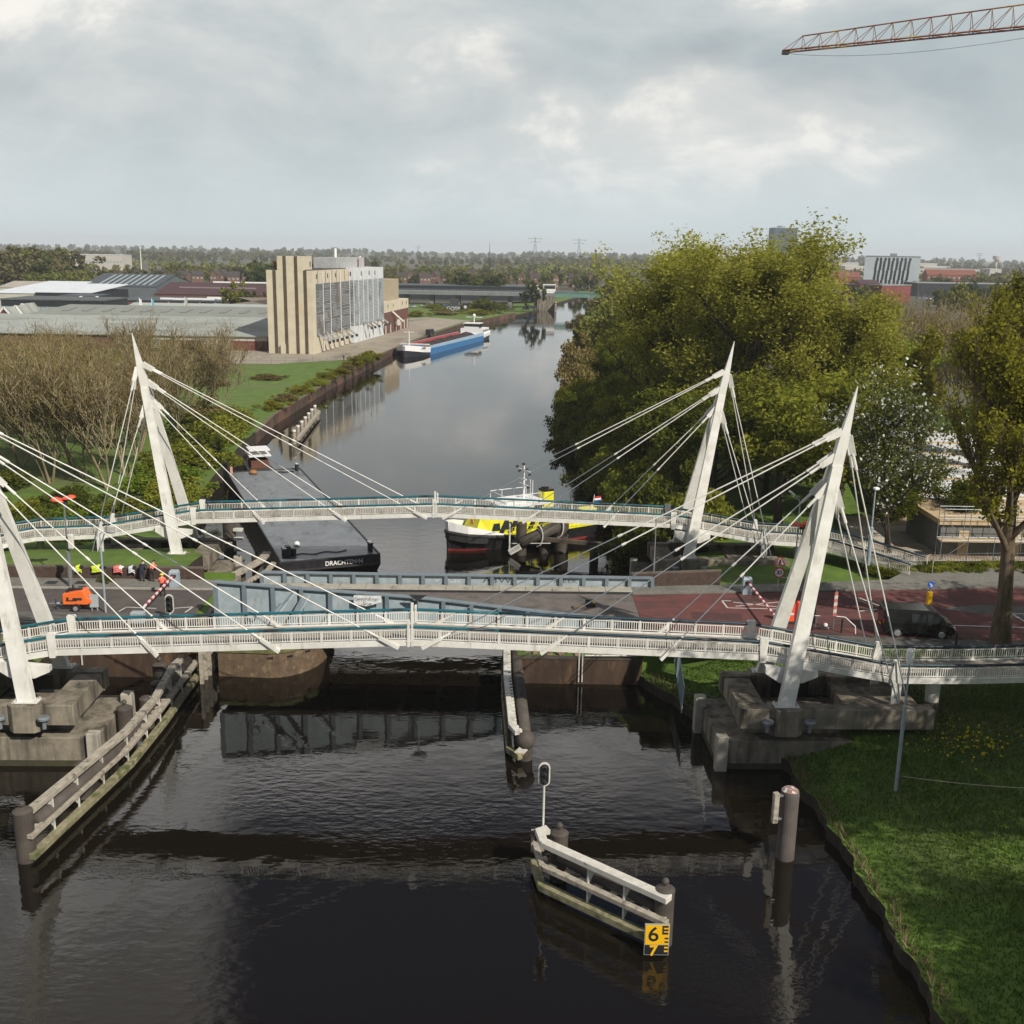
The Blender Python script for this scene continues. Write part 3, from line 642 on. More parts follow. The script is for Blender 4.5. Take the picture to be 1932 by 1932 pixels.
def bracket_set(par, pts, ts, zs, nsign):
    for t in ts:
        p, d = along(pts, t); n = Vector((-d.y,d.x,0))*nsign
        m = MB(True)
        m.box(p+n*.12+Vector((0,0,(zs[0]+zs[-1])/2)), (.09,.07,zs[-1]-zs[0]), math.atan2(d.y,d.x)); m.build('strut', white_dirty, par)
        for z in zs[:-1]:
            m = MB(True); a = p+n*.15+Vector((0,0,z+.12))
            m.loft([[a, a+n*.05+Vector((0,0,.62)), a+n*.62+Vector((0,0,.62))], [a+d*.06, a+d*.06+n*.05+Vector((0,0,.62)), a+d*.06+n*.62+Vector((0,0,.62))]]); m.build('gusset', white_dirty, par)
jl = thing('guide_fender', 'long timber guide fender in the water at the lower left, mossy lowest beam', 'guide fender', (-23,60,0))
Lp = [(-24.0,48.3),(-22.55,58.4),(-22.4,64.2),(-22.5,72.2)]
plank(jl, 'top_beam', [(-24.15,48.9),(-22.55,58.2),(-22.4,62.9),(-22.95,68.3),(-22.8,69.5)], 2.62, .46, .3, timber, seed=2)
plank(jl, 'middle_beam', Lp, 1.5, .36, .26, timber, .62, 3)
plank(jl, 'lower_beam', Lp, .38, .42, .36, timber_moss, 0, 4)
bracket_set(jl, Lp, (.10,.2,.31,.43,.56,.66,.76,.86), (.55,1.5,2.5), 1)
for x, y, z in ((-24.4,48.7,2.75),(-24.1,62.2,2.3),(-24.2,69.3,2.35)): pile_part(jl, x, y, .48, z)
for x, y in ((-24.0,55.2),(-23.5,64.4),(-23.6,66.9)): pile_part(jl, x, y, .42, 2.0, False)
m = MB(True); m.tube([(-24.2,49.6,1.6),(-23.1,57.2,1.6),(-23.2,64.5,1.6),(-23.0,71.6,1.7)], .40, 14); m.build('pipe', pile_m, jl, smooth=True)
tl = thing('timber_fender', 'pale timber fender frame at the far end of the left jetty under the bridge', 'guide fender', (-22.3,74,0))
for i in range(5):
    m = MB(True); m.b2(-22.15+.06*i, -21.9+.06*i, 71.5+.8*i, 71.72+.8*i, -.5, 2.6-.05*i); m.build('post', timber, tl)
plank(tl, 'beam', [(-22.35,72.3),(-21.6,77.2)], .5, .4, .35, timber_moss); plank(tl, 'beam', [(-22.4,71.6),(-22.0,75.5)], 2.4, .5, .16, mat('rusty_plank',(.24,.13,.07),(.17,.12,.08),2,.85))

jm = thing('guide_fender', 'narrow notched guide fender with a thick dark pipe in midstream', 'guide fender', (.3,66,0))
Mp = [(-.35,76.0),(-.25,69.5),(.15,61.2),(.55,60.2)]
plank(jm, 'top_beam', Mp, 1.95, .34, .3, white_dirty, .5, 5)
plank(jm, 'lower_beam', [(-.45,76),(-.35,69.5),(.05,61.0),(.75,60.0)], .45, .4, .4, timber_moss)
plank(jm, 'face_board', [(-.5,76),(-.4,69.5),(.0,61.1)], 1.15, .10, 1.3, mat('dark_timber',(.06,.05,.04),(.035,.03,.025),2,.9))
m = MB(True); m.tube([(.35,76,1.55),(.5,72.5,1.55),(1.0,60.8,1.5)], .42, 16); m.mi = 0; m.build('pipe', pile_m, jm, smooth=True)
m = MB(True); m.sphere((1.05,60.6,1.3), .62, 14); m.build('pile_head', pile_m, jm, smooth=True); pile_part(jm, 1.05, 60.75, .45, 1.2, False)
m = MB(True); m.beam((.55,60.25,.5),(1.0,60.2,1.0),.12,.5); m.build('gusset', white_dirty, jm)
pile_part(jm, .6, 71.5, .4, 1.2, False)

jd = thing('dolphin', 'angled timber fender on two dark piles nearest the viewer in midstream', 'dolphin', (4,45,0))
Dp = [(1.42,48.5),(1.72,46.4),(7.2,42.0)]
plank(jd, 'top_beam', [(2.05,47.9),(1.62,47.7),(1.78,46.7),(7.25,42.15)], 2.6, .5, .3, mat('white_worn_timber',(.62,.60,.54),(.50,.48,.42),2.5,.8,c3=(.22,.19,.15),s3=2.2,r3=(.6,.72)), seed=8)
plank(jd, 'middle_beam', Dp, 1.5, .34, .26, timber, .8, 9)
plank(jd, 'lower_beam', Dp, .42, .44, .36, timber_moss)
bracket_set(jd, Dp, (.52,.74), (.55,1.5,2.5), 1)
pile_part(jd, 2.6, 47.75, .44, 2.55); pile_part(jd, 7.15, 42.75, .44, 2.75)
m = MB(True); m.tube([(2.7,47.2,1.6),(6.9,43.0,1.6)], .36, 14); m.build('pipe', pile_m, jd, smooth=True)
m = MB(True); m.beam((1.30,48.3,1.15),(1.30,48.3,2.35),.16,.16); m.build('end_post', timber, jd)
ds = thing('depth_gauge', 'yellow and black water gauge board with a 6 above a 7', 'gauge board', (6.7,41.6,.2))
m = MB(True); m.box((6.71,41.62,.96),(1.10,.05,1.56)); bd = m.build('frame', grey_paint, ds)
m = MB(True); m.b2(6.19,7.23,41.575,41.59,.72,1.70); m.build('yellow_field', yellow_sign, bd)
m = MB(True); m.b2(6.19,7.23,41.575,41.59,.22,.69); m.build('black_field', black_paint, bd)
text('numeral', '6', 1.0, black_paint, bd, (6.55,41.568,1.21), (1,0,0), (0,0,1), .004, True, .012)
text('numeral', '7', .72, yellow_sign, bd, (6.57,41.568,.40), (1,0,0), (0,0,1), .004, True, .02)
mk_ = MB(True)
for z0, z1, x0 in ((1.22,1.68,6.92),): mk_.b2(6.93,7.0,41.568,41.574,1.24,1.68); mk_.b2(7.0,7.2,41.568,41.574,1.24,1.34); mk_.b2(7.0,7.2,41.568,41.574,1.41,1.5); mk_.b2(7.0,7.2,41.568,41.574,1.58,1.68)
mk_.build('scale_letter', black_paint, bd)
for z_ in (1.0,.82): MB(True).b2(7.05,7.22,41.568,41.574,z_,z_+.08).build('scale_mark', black_paint, bd)
for z_ in (.54,.36): MB(True).b2(7.05,7.22,41.568,41.574,z_,z_+.08).build('scale_mark', yellow_sign, bd)
def signal(label, x, y, z0, zp, hd_w=.46, hd_h=1.2, face=1):
    t = thing('signal_light', label, 'signal light', (x,y,z0))
    m = MB(True); m.tube([(x,y,z0),(x,y,zp)], .055, 8); m.build('pole', white_dirty, t)
    zc = zp+hd_h/2
    def plate(w_, h_, y0, y1):
        r = w_/2; pts = [(r*math.cos(a), (h_/2-r)+r*math.sin(a)) for a in [math.pi*i/8 for i in range(9)]]+[(r*math.cos(a), -(h_/2-r)+r*math.sin(a)) for a in [math.pi+math.pi*i/8 for i in range(9)]]
        return MB(True).loft([[(x+p[0], yy, zc+p[1]) for p in pts] for yy in (y0,y1)])
    b_ = plate(hd_w*1.25, hd_h*1.08, y+.0, y+.04).build('backboard', white_dirty, t); h_ = plate(hd_w*.95, hd_h*.92, y-.06, y-.004).build('housing', black_paint, t)
    for dz in (-.33,0,.33):
        m = MB(True); c = Vector((x,y-.06,zc+dz*hd_h)); n = 10
        m.loft([[(c.x+.13*math.cos(math.pi*k/n), yy, c.z+.13*math.sin(math.pi*k/n)) for k in range(n+1)]+[(c.x+.115*math.cos(math.pi*k/n), yy, c.z+.115*math.sin(math.pi*k/n)) for k in range(n,-1,-1)] for yy in (c.y, c.y-.22)])
        m.build('hood', dark_metal, h_)
        m = MB(True); m.lathe((0,0,0), [(.1,0),(.1,.01),(.01,.03)], 12); lens = m
        lens.v = [(c.x+v[0], c.y-.005-v[2], c.z+v[1]) for v in lens.v]; lens.build('lens', glass_dk, h_)
    return t
signal('boat signal with three dark lamps on a thin pole over the near dolphin', 1.8, 48.2, 2.0, 4.85)
signal('black three lamp signal with a white border above the left road end', -24.55, 73.2, 4.3, 4.75, .5, 1.35)
mp_ = thing('mooring_pile', 'stout round grey pile with a timber rubbing block beside the dark grass bank', 'mooring pile', (14.5,50,0))
m = MB(True); m.lathe((14.5,50,0), [(.47,-3),(.47,3.7),(.44,3.85),(.30,3.95),(.01,3.99)], 22); m.build('shaft', mat('grey_pile',(.115,.10,.09),(.08,.07,.065),1.1,.8,bump=.2), mp_, smooth=False)
m = MB(True); m.lathe((14.48,49.98,3.76), [(.43,.1),(.31,.21),(.01,.25)], 18); m.build('cap', mat('droppings',(.25,.14,.12),(.6,.6,.58),5,.9,rng_=(.5,.6)), mp_)
m = MB(True); m.box((13.72,49.72,3.0),(.30,.26,1.7),.25); b_ = m.build('rubbing_block', timber, mp_, bevel=.03)
for z in (2.35,3.65): m = MB(True); m.box((13.95,49.78,z),(.3,.12,.1),.25); m.build('lug', steel, b_)

# far left dolphin and fender beside the flat barge
fl = thing('dolphin', 'dark pile with white timber rungs left of the flat black barge', 'dolphin', (-27.5,100.3,0))
pile_part(fl, -27.4, 100.4, .62, 4.6, False)
for z in (.8,1.9,3.0,3.9): m = MB(True); m.b2(-26.9,-26.0,99.8,100.3,z-.12,z+.12); m.build('rung', white_dirty, fl)
m = MB(True); m.b2(-27.9,-27.0,99.6,101,2.6,2.7); m.build('band', white_dirty, fl)
ff = thing('guide_fender', 'weathered timber guide fender between the barge and the left abutment', 'guide fender', (-23.3,92,0))
Fp = [(-23.0,97.0),(-23.0,94.4),(-24.6,88.6),(-24.9,85.0)]
plank(ff, 'top_beam', Fp, 2.5, .75, .28, timber); plank(ff, 'middle_beam', [(x+.5,y) for x,y in Fp], 1.5, .36, .26, timber, .6); plank(ff, 'lower_beam', [(x+.5,y) for x,y in Fp], .4, .4, .36, timber_moss)
for x, y in ((-23.9,96.6),(-24.5,92.6),(-25.6,86.5)): pile_part(ff, x, y, .5, 2.3, y > 96)
# right dolphin group in front of the yellow boat
rd = thing('dolphin', 'group of dark piles joined by a thick pipe in front of the yellow boat', 'dolphin', (2,107,0))
pile_part(rd, 1.0, 106.6, .55, 3.3, False); pile_part(rd, 3.4, 107.2, .5, 1.4, False); pile_part(rd, 5.2, 108.0, .75, 4.0, False)
m = MB(True); m.tube([(.9,105.9,1.4),(5.2,107.9,2.9)], .62, 16); m.build('pipe', pile_m, rd, smooth=True)
for t in (.45,.95):
    c = Vector((.9,105.9,1.4)).lerp(Vector((5.2,107.9,2.9)), t); m = MB(True); m.tube([c+Vector((.55*math.cos(a)-.2,-.75*math.cos(a*.5),1.15*math.sin(a))) for a in [-1.6+.32*i for i in range(11)]], .08, 6); m.build('hoop', white_dirty, rd)
m = MB(True); m.tube([(-.2,106.0,0.2),(-.2,106.0,3.4)], .09, 6); m.build('ladder_post', white_dirty, rd)
m = MB(True); m.beam((-.2,105.8,.4),(.9,105.6,1.1),.2,.6); m.build('gusset', white_dirty, rd)
gw = thing('catwalk', 'narrow dark catwalk on piles from the dolphin to the right pier', 'catwalk', (7,105,1.4))
plank(gw, 'beam', [(3.0,106.4),(9.0,104.6),(13.5,102.0)], 1.75, .5, .4, mat('catwalk_wood',(.11,.085,.06),(.06,.05,.04),2,.9))
pile_part(gw, 8.4, 104.7, .45, 1.5, False); m = MB(True); m.tube([(0,106,1.3),(4,105.6,1.5)], .05, 6); m.build('rail', white_dirty, gw)
rb2 = tag(MB(True).sphere((.4,88.6,.7), 1.0, 14, (1,1,.9)).build('fender_ball', mat('grey_ball',(.26,.24,.22),(.2,.18,.16),2,.8), None, True, at=(.4,88.6,.7)), 'round grey ball fender on a pile just behind the bridge parapet', 'fender')
wf = thing('mooring_fender', 'row of white capped posts joined by a beam in the far left water', 'mooring', (-35.5,182,0))
for i in range(7):
    x, y = -34.9-1.8*i/6, 168.5+28*i/6
    m = MB(True); m.cyl((x,y), .28, -2, 2.0, 10); p = m.build('post', timber, wf); m = MB(True); m.cyl((x,y), .3, 2.0, 2.25, 10); m.build('cap', white_clean, p)
plank(wf, 'beam', [(-34.2,168),(-36.0,197)], .9, .5, .6, timber)

# ---------------------------------------------------------------- vessels
def hull_loft(st, n_up=1):
    """st: list of (x, half width top, half width bottom, z deck, z bottom)"""
    m = MB(); m.loft([[(x,-ht,zd),(x,-hb,zb),(x,hb,zb),(x,ht,zd)] for x, ht, hb, zd, zb in st]); return m
# flat barge (pontoon) : local +x runs away from the camera
bl_d = Vector((-.36,.933,0)).normalized(); brz = math.atan2(bl_d.y, bl_d.x)
bc = Vector((-17.0,97.2,0))
bg_ = thing('pontoon_barge', 'flat black deck barge moored on the left with a white port name on its end', 'barge', bc, brz)
BW, BLn, BZ = 4.75, 43.5, 1.95
m = MB(); m.loft([[(x,-BW,zb),(x,BW,zb),(x,BW,BZ-.02),(x,-BW,BZ-.02)] for x, zb in ((0,1.0),(2.6,-.9),(BLn-2.6,-.9),(BLn,1.0))]); m.build('hull', black_paint, bg_)
m = MB(); m.b2(.1,BLn-.1,-BW+.12,BW-.12,BZ-.05,BZ+.004)
m.build('deck', mat('steel_deck',(.15,.165,.18),(.10,.115,.125),.9,.38,c3=(.06,.065,.07),s3=.8,r3=(.56,.66),st3=(.6,1.4,1)), bg_)
m = MB()
for y in (-BW+.06, BW-.06): m.b2(0,BLn,y-.06,y+.06,BZ-.02,BZ+.12)
for x in (.06,BLn-.06): m.b2(x-.06,x+.06,-BW+.12,BW-.12,BZ-.02,BZ+.10)
m.b2(-.05,.01,-BW,BW,1.02,1.2)
m.build('edge_rail', dark_metal, bg_)
for x, y in ((1.2,-4.1),(BLn-1.5,-4.1),(1.6,4.1)):
    for q in (0,.55):
        m = MB(); m.lathe((x+q,y,BZ), [(.2,0),(.2,.75),(.26,.78),(.26,.9),(.01,.93)], 12); b_ = m.build('bollard', dark_metal, bg_)
        m = MB(); m.lathe((x+q,y,BZ), [(.22,.935),(.01,.95)], 10); m.build('cap', white_clean, b_)
m = MB(); m.box((2.2,3.7,BZ+.5),(.9,.5,1.0)); m.cyl((2.2,3.2),.3,BZ,BZ+.7,10); m.build('winch', dark_metal, bg_, bevel=.08)
m = MB(); m.sphere((5.4,2.3,BZ+.22), .3, 10); m.build('buoy', white_clean, bg_, smooth=True)
m = MB(); m.tube([(2.2+.25*math.sin(i*.9),3.0-i*.33,BZ+.06) for i in range(16)], .05, 5); m.tube([(BLn-2+.3*math.sin(i*1.3),-1.5-i*.25,BZ+.08) for i in range(9)], .1, 5); m.build('rope', dark_metal, bg_)
m = MB(); m.box((BLn-1.2,4.3,BZ+.5),(.3,.3,.9)); m.build('post', mat('pale_red',(.6,.3,.25),None,2,.6), bg_)
m = MB(); m.sphere((BLn-1.6,1.6,BZ+.2),.7,10,(1,.8,.4)); m.build('tarpaulin', mat('orange_brown',(.35,.17,.06),(.25,.12,.05),3,.8), bg_, smooth=True)
text('lettering', 'DRACHTEN·N', .60, white_clean, bg_, (-.055,-1.2,1.50), (0,-1,0), (0,0,1), .01, False, .012, .95)
lt_ = bg_.children[-1]
# the end plate of the barge is vertical above z=1 : lettering lies on it
# small push boat behind the barge
pb_ = thing('push_boat', 'small brown work boat with a white wheelhouse roof behind the flat barge', 'boat', (-35.6,146.5,0), R_(112))
hull_loft([(-4.2,1.4,1.2,.9,-.5),(-3,1.75,1.5,.9,-.5),(2,1.75,1.4,1.0,-.5),(4.5,.4,.2,1.4,-.2)]).build('hull', mat('brown_hull',(.06,.04,.035),(.04,.03,.025),2,.5), pb_)
m = MB(); m.b2(-2.4,.6,-1.2,1.2,.92,2.0); c_ = m.build('cabin', mat('brown_cabin',(.14,.06,.04),None,2,.5), pb_); m = MB(); m.b2(-2.2,.4,-1.1,1.1,2.003,2.6); m.build('windows', glass_dk, c_)
m = MB(); m.b2(-2.9,1.0,-1.5,1.5,2.6,2.75); m.b2(-1.6,.2,-.9,.9,2.75,3.0); m.build('roof', white_clean, c_)
m = MB(); m.b2(-2.6,.6,-1.4,1.4,3.35,3.5); m.tube([(-2,1,2.7),(-2,1,3.9)],.05,5); m.build('radar', white_clean, c_)
# survey boat, yellow
rw_b, rw_s = Vector((-6.7,107.6,0)), Vector((9.0,116.5,0))
dv = (rw_b-rw_s); rwl = dv.length
rw = thing('patrol_boat', 'yellow and white patrol boat with black diagonal stripes lying at the dolphin', 'boat', (rw_b+rw_s)/2, math.atan2(dv.y, dv.x))
hl = rwl/2
st = [(-hl,1.9,1.5,1.5,.3),(-hl+1,2.45,2.0,1.45,-.6),(-2,2.65,2.3,1.35,-.6),(3,2.6,2.1,1.5,-.6),(5.5,2.35,1.5,1.75,-.6),(7.5,1.75,.8,1.95,-.6),(hl-.5,.9,.25,2.1,-.5),(hl,.35,.05,2.15,-.3)]
hull_loft(st).build('hull', black_paint, rw)
m = MB(); m.loft([[(x,-(hb+(ht-hb)*.34)-.02,.22),(x,-hb-.02-(ht-hb)*.2,-.05),(x,hb+.02+(ht-hb)*.2,-.05),(x,hb+(ht-hb)*.34+.02,.22)] for x,ht,hb,zd,zb in st]); m.build('boot_stripe', mat('dull_red',(.30,.04,.035),None,2,.6), rw)
m = MB()
m.loft([[(x,-ht-.06,zd),(x,-ht+.02,zd+bh),(x,-ht+.10,zd+bh),(x,-ht+.08,zd)] for x,ht,hb,zd,bh in ((3.0,2.58,0,1.5,.05),(5.5,2.35,0,1.75,.55),(7.5,1.75,0,1.95,.85),(hl-.5,.9,0,2.1,.95),(hl,.35,0,2.15,1.0))])
m.loft([[(x,ht+.06,zd),(x,ht-.02,zd+bh),(x,ht-.10,zd+bh),(x,ht-.08,zd)] for x,ht,hb,zd,bh in ((3.0,2.58,0,1.5,.05),(5.5,2.35,0,1.75,.55),(7.5,1.75,0,1.95,.85),(hl-.5,.9,0,2.1,.95),(hl,.35,0,2.15,1.0))])
m.loft([[(hl+.02,y,2.15),(hl+.06,y,3.15),(hl-.04,y,3.15),(hl-.06,y,2.15)] for y in (-.36,0,.36)])
bw = m.build('bow_bulwark', white_clean, rw)
m = MB(); m.tube([(x,-ht-.02,zd-.12) for x,ht,hb,zd,zb in st[2:]]+[(hl+.12,0,2.0)]+[(x,ht+.02,zd-.12) for x,ht,hb,zd,zb in st[:1:-1]], .2, 8); m.build('rubbing_strake', rubber, rw)
m = MB()
for s in (-1,1): m.loft([[(x,s*(ht+.1),zd-.9),(x,s*(ht+.16),zd-.2),(x,s*(ht-.1),zd-.2),(x,s*(ht-.3),zd-.9)] for x,ht,hb,zd,zb in st[4:]])
m.build('bow_fender', rubber, rw)
m = MB(); m.loft([[(x,-ht+.1,zd-.02),(x,ht-.1,zd-.02),(x,ht-.1,zd+.01),(x,-ht+.1,zd+.01)] for x,ht,hb,zd,zb in st]); m.build('deck', yellow, rw)
# trunk cabin
ca = MB(); ca.loft([[(x,-w_,zb_),(x,w_,zb_),(x2,w2,zt_),(x2,-w2,zt_)] for x,x2,w_,w2,zb_,zt_ in ((-6.5,-6.3,1.75,1.6,1.45,2.4),(-3,-3,1.9,1.7,1.45,2.6),(-2.6,-2.6,1.9,1.7,1.45,3.2),(4.9,4.8,1.85,1.6,1.55,3.3),(6.5,5.8,1.45,1.2,1.75,3.3))]); cab = ca.build('trunk_cabin', yellow, rw)
m = MB(); m.loft([[(x,-w_,3.32-.03*abs(x-3)),(x,w_,3.32-.03*abs(x-3)),(x,w_,3.36-.03*abs(x-3)),(x,-w_,3.36-.03*abs(x-3))] for x,w_ in ((-2,1.55),(4.7,1.5),(5.7,1.1))]); m.build('roof_panel', mat('grey_panel',(.45,.45,.46),None,2,.5), cab)
m = MB()
for i in range(5): m.b2(.6+i*.0, 3.9, -1.0+i*.12, -.95+i*.12, 3.35, 3.5)
m.build('gangplank', dark_metal, cab)
m = MB(); m.lathe((0,0,0), [(.40,0),(.40,.05),(.26,.08),(.26,.02)], 18); m.v = [(6.10+v[2], v[0], 2.72+v[1]) for v in m.v]; m.build('life_ring', mat('ring_orange',(.75,.28,.08),(.7,.45,.25),4,.6), cab)
m = MB(); m.lathe((0,0,0), [(.18,0),(.18,.05),(.01,.06)], 12); m.v = [(6.13+v[2], v[0], 2.72+v[1]) for v in m.v]; m.build('emblem', mat('ring_gold',(.55,.35,.12),None,4,.6), cab)
for s in (1,-1):
    def sy(x, z): return s*(1.87-(z-1.5)*.13+.015)
    for x0, x1 in ((3.75,4.75),(2.3,3.3)):
        k = 0
        m = MB(); q = [(x0,sy(x0,2.0)+s*.03,2.0),(x1,sy(x1,2.0)-s*k,2.0),(x1-.3,sy(x1,2.75)-s*k,2.75),(x0-.3+.3,sy(x0,2.75),2.75)]; m.loft([q,[(a,b+s*.03,c) for a,b,c in q]]); m.build('window', glass_dk, cab)
    for i in range(6):
        x0 = 4.0-i*1.15; m = MB(); q = [(x0,sy(x0,1.6),1.6),(x0-.6,sy(x0,1.6),1.6),(x0-1.5,sy(x0,3.05),3.05),(x0-.9,sy(x0,3.05),3.05)]; m.loft([q,[(a,b+s*.02,c) for a,b,c in q]]); m.build('stripe', black_paint, cab)
wh = MB(); wh.loft([[(x,-w_,zb_),(x,w_,zb_),(x2,w2,zt_),(x2,-w2,zt_)] for x,x2,w_,w2,zb_,zt_ in ((-6.2,-6.0,1.7,1.5,3.0,4.3),(-1.0,-1.6,1.7,1.4,3.2,4.3))]); whp = wh.build('wheelhouse', yellow, rw)
m = MB(); m.loft([[(x,-w_,3.5),(x,w_,3.5),(x2,w2,4.15),(x2,-w2,4.15)] for x,x2,w_,w2 in ((-5.8,-5.7,1.68,1.56),(-1.12,-1.5,1.68,1.48))]); m.build('window_band', glass_dk, whp)
m = MB(); m.b2(-6.6,-.8,-2.0,2.0,4.3,4.5); m.b2(-5.8,-1.6,-1.3,1.3,4.5,4.75); m.build('roof', white_clean, whp)
m = MB()
for s in (-1,1):
    m.tube([(-5.6,s*1.6,5.5),(-1.2,s*1.6,5.5)], .035, 5)
    for x in (-5.6,-4.1,-2.6,-1.2): m.tube([(x,s*1.6,4.5),(x,s*1.6,5.5)], .035, 5)
m.tube([(-1.2,-1.6,5.5),(-1.2,1.6,5.5)],.035,5); m.build('roof_rail', white_clean, whp)
m = MB(); m.tube([(-4.4,0,4.7),(-4.4,0,10.3)], [.13,.07], 8); m.tube([(-4.4,-1.3,9.5),(-4.4,1.3,9.5)], .05, 6); m.tube([(-4.4,-.9,7.6),(-4.4,.9,7.6)], .05, 6); m.tube([(-4.9,.5,4.7),(-4.9,.5,8.3)],.04,5); m.tube([(-4.9,1.0,4.7),(-4.9,1.0,8.3)],.04,5)
for i in range(8): m.tube([(-4.9,.5,5+.4*i),(-4.9,1.0,5+.4*i)],.025,4)
ms = m.build('mast', white_clean, rw)
for y, z in ((-1.3,9.7),(-.8,9.2),(1.3,9.2),(.7,9.8),(.05,10.3),(1.0,7.4)):
    m = MB(); m.box((-4.3,y,z),(.24,.22,.26)); m.build('lamp', dark_metal, ms)
m = MB(); m.beam((-4.3,-.9,8.2),(-4.0,1.1,8.5),.14,.16); m.build('radar', white_clean, ms)
m = MB(); m.box((-7.2,0,4.4),(1.3,1.3,1.8)); fn = m.build('funnel', yellow, rw, bevel=.1); m = MB(); m.box((-7.2,0,5.4),(1.2,1.2,.25)); m.box((-6.9,-.66,4.6),(.35,.05,1.1)); m.box((-6.9,.2,5.65),(.7,.4,.3)); m.build('funnel_cap', black_paint, fn)
for o_ in (whp, ms, fn): o_.location.x += 4.3
ms.scale = (1,1,.82)
m = MB(); m.loft([[(-8.9+a,-.6+b,2.3),(-8.9+a,.6-b,2.3),(-8.9+a,.8-b,2.75),(-8.9+a,-.8+b,2.75)] for a,b in ((-.4,.2),(0,0),(1.0,0),(1.5,.3))]); m.build('dinghy', yellow, rw)
m = MB()
for s in (-1,1):
    for i in range(9): m.tube([(-6.5+i*1.15,s*2.5,1.4),(-6.5+i*1.15,s*2.5,2.3)], .03, 4)
    m.tube([(-6.5,s*2.5,2.3),(2.7,s*2.5,2.3)], .03, 4); m.tube([(-6.5,s*2.5,1.9),(2.7,s*2.5,1.9)], .025, 4)
m.build('side_rail', yellow, rw)
text('lettering', 'RWS 88', .42, dark_metal, bw, (hl-1.55,1.46,2.48), (-.85,.62,0), (0,0,1), .01)
fl_ = MB(); fl_.tube([(-hl+.2,0,1.5),(-hl-.2,0,4.2)], .03, 5); fs = fl_.build('flag_staff', white_clean, rw)
for i, cm in enumerate((mat('flag_red',(.45,.03,.04),None,3,.8), white_clean, mat('flag_blue',(.03,.06,.25),None,3,.8))):
    m = MB(); m.b2(-hl-1.1,-hl-.2,-.015,.015,3.75-i*.22,3.96-i*.22); m.build('flag_band', cm, fs)
m = MB(); m.cyl((hl-.6,0), .14, 2.1, 2.9, 8); m.build('capstan', dark_metal, rw)
# loaded cargo ship at the quay
cv = Vector((.245,.97,0)).normalized()
cg = thing('cargo_ship', 'blue and white inland cargo ship loaded with dark coal at the far quay', 'cargo ship', (-32.0,312,0), math.atan2(cv.y, cv.x))
CL = 80.
st = [(0,.3,.1,3.0,-.5),(1.5,2.0,1.0,2.8,-.8),(5,4.1,3.2,2.3,-.8),(10,4.7,4.6,1.9,-.8),(CL-12,4.7,4.6,1.6,-.8),(CL-3,4.5,3.9,2.0,-.8),(CL,3.6,2.5,2.4,.2)]
hull_loft(st[3:5]).build('hull', mat('ship_blue',(.05,.19,.42),(.04,.16,.37),1,.45,c3=(.12,.22,.34),s3=.6,r3=(.6,.75)), cg)
hull_loft(st[:4]).build('bow', mat('ship_black',(.03,.035,.05),None,1,.5), cg)
m = MB(); m.loft([[(x,-ht-.04,zd-1.1),(x,ht+.04,zd-1.1),(x,ht+.06,zd+.5),(x,-ht-.06,zd+.5)] for x,ht,hb,zd,zb in st[:4]]); bwp = m.build('bow_bulwark', white_clean, cg)
hull_loft(st[4:]).build('stern', mat('ship_black',(.03,.035,.05),None,1,.5), cg)
m = MB(); m.loft([[(x,-ht-.04,zd-.7),(x,ht+.04,zd-.7),(x,ht+.06,zd+.35),(x,-ht-.06,zd+.35)] for x,ht,hb,zd,zb in st[4:]]); m.build('stern_bulwark', white_clean, cg)
m = MB()
for s in (-1,1): m.b2(10,CL-12,s*4.55-.12,s*4.55+.12,1.6,2.7)
m.build('coaming', mat('ship_light',(.35,.50,.62),None,1,.5), cg)
m = MB(); m.b2(10.5,CL-12.2,4.2,4.38,1.6,2.68); m.b2(10.5,CL-12.2,-4.38,4.19,1.0,1.3); m.build('hold_lining', mat('hold_red',(.42,.06,.05),(.33,.05,.045),1,.7), cg)
co = MB(); nx, ny = 46, 9; g = []
for i in range(nx+1):
    for j in range(ny+1):
        x = 11+i*(CL-24)/nx; y = -4.25+j*8.4/ny; e = min(1,(i/3.))*min(1,(nx-i)/3.)
        z = 1.5+e*(1.35*math.exp(-((y+.6)/2.7)**2)*(1+.25*math.sin(x*.75)*math.sin(x*.31+1)))+.25*random.random()*e-(.35 if y > 3 else 0)
        g.append((x,y,z))
co.v = g; co.f = [(i*(ny+1)+j,(i+1)*(ny+1)+j,(i+1)*(ny+1)+j+1,i*(ny+1)+j+1) for i in range(nx) for j in range(ny)]; co.m = [0]*len(co.f)
co.build('coal_cargo', mat('coal',(.022,.015,.016),(.04,.026,.026),1.5,.9,bump=.5), cg)
m = MB(); m.b2(6.5,10.2,-3.6,3.6,2.2,2.9); m.build('fore_cabin', mat('ship_deep_blue',(.02,.06,.28),None,1,.5), cg); m = MB(); m.b2(8.6,10.4,-4.4,4.4,2.9,3.2); m.build('hatch_roof', mat('cream',(.66,.62,.52),None,2,.6), cg)
m = MB(); m.tube([(4.5,0,2.5),(4.5,0,7.2)], .12, 6); m.tube([(4.5,-1.6,6.9),(4.5,1.6,6.9)], .1, 5); m.build('fore_mast', white_clean, cg)
m = MB(); m.b2(CL-11.5,CL-2.5,-3.9,3.9,1.9,3.9); ac = m.build('accommodation', white_clean, cg)
for i in range(5):
    m = MB(); m.b2(CL-10.6+i*1.6,CL-9.7+i*1.6,-3.96,-3.91,2.7,3.4); m.build('window', glass_dk, ac)
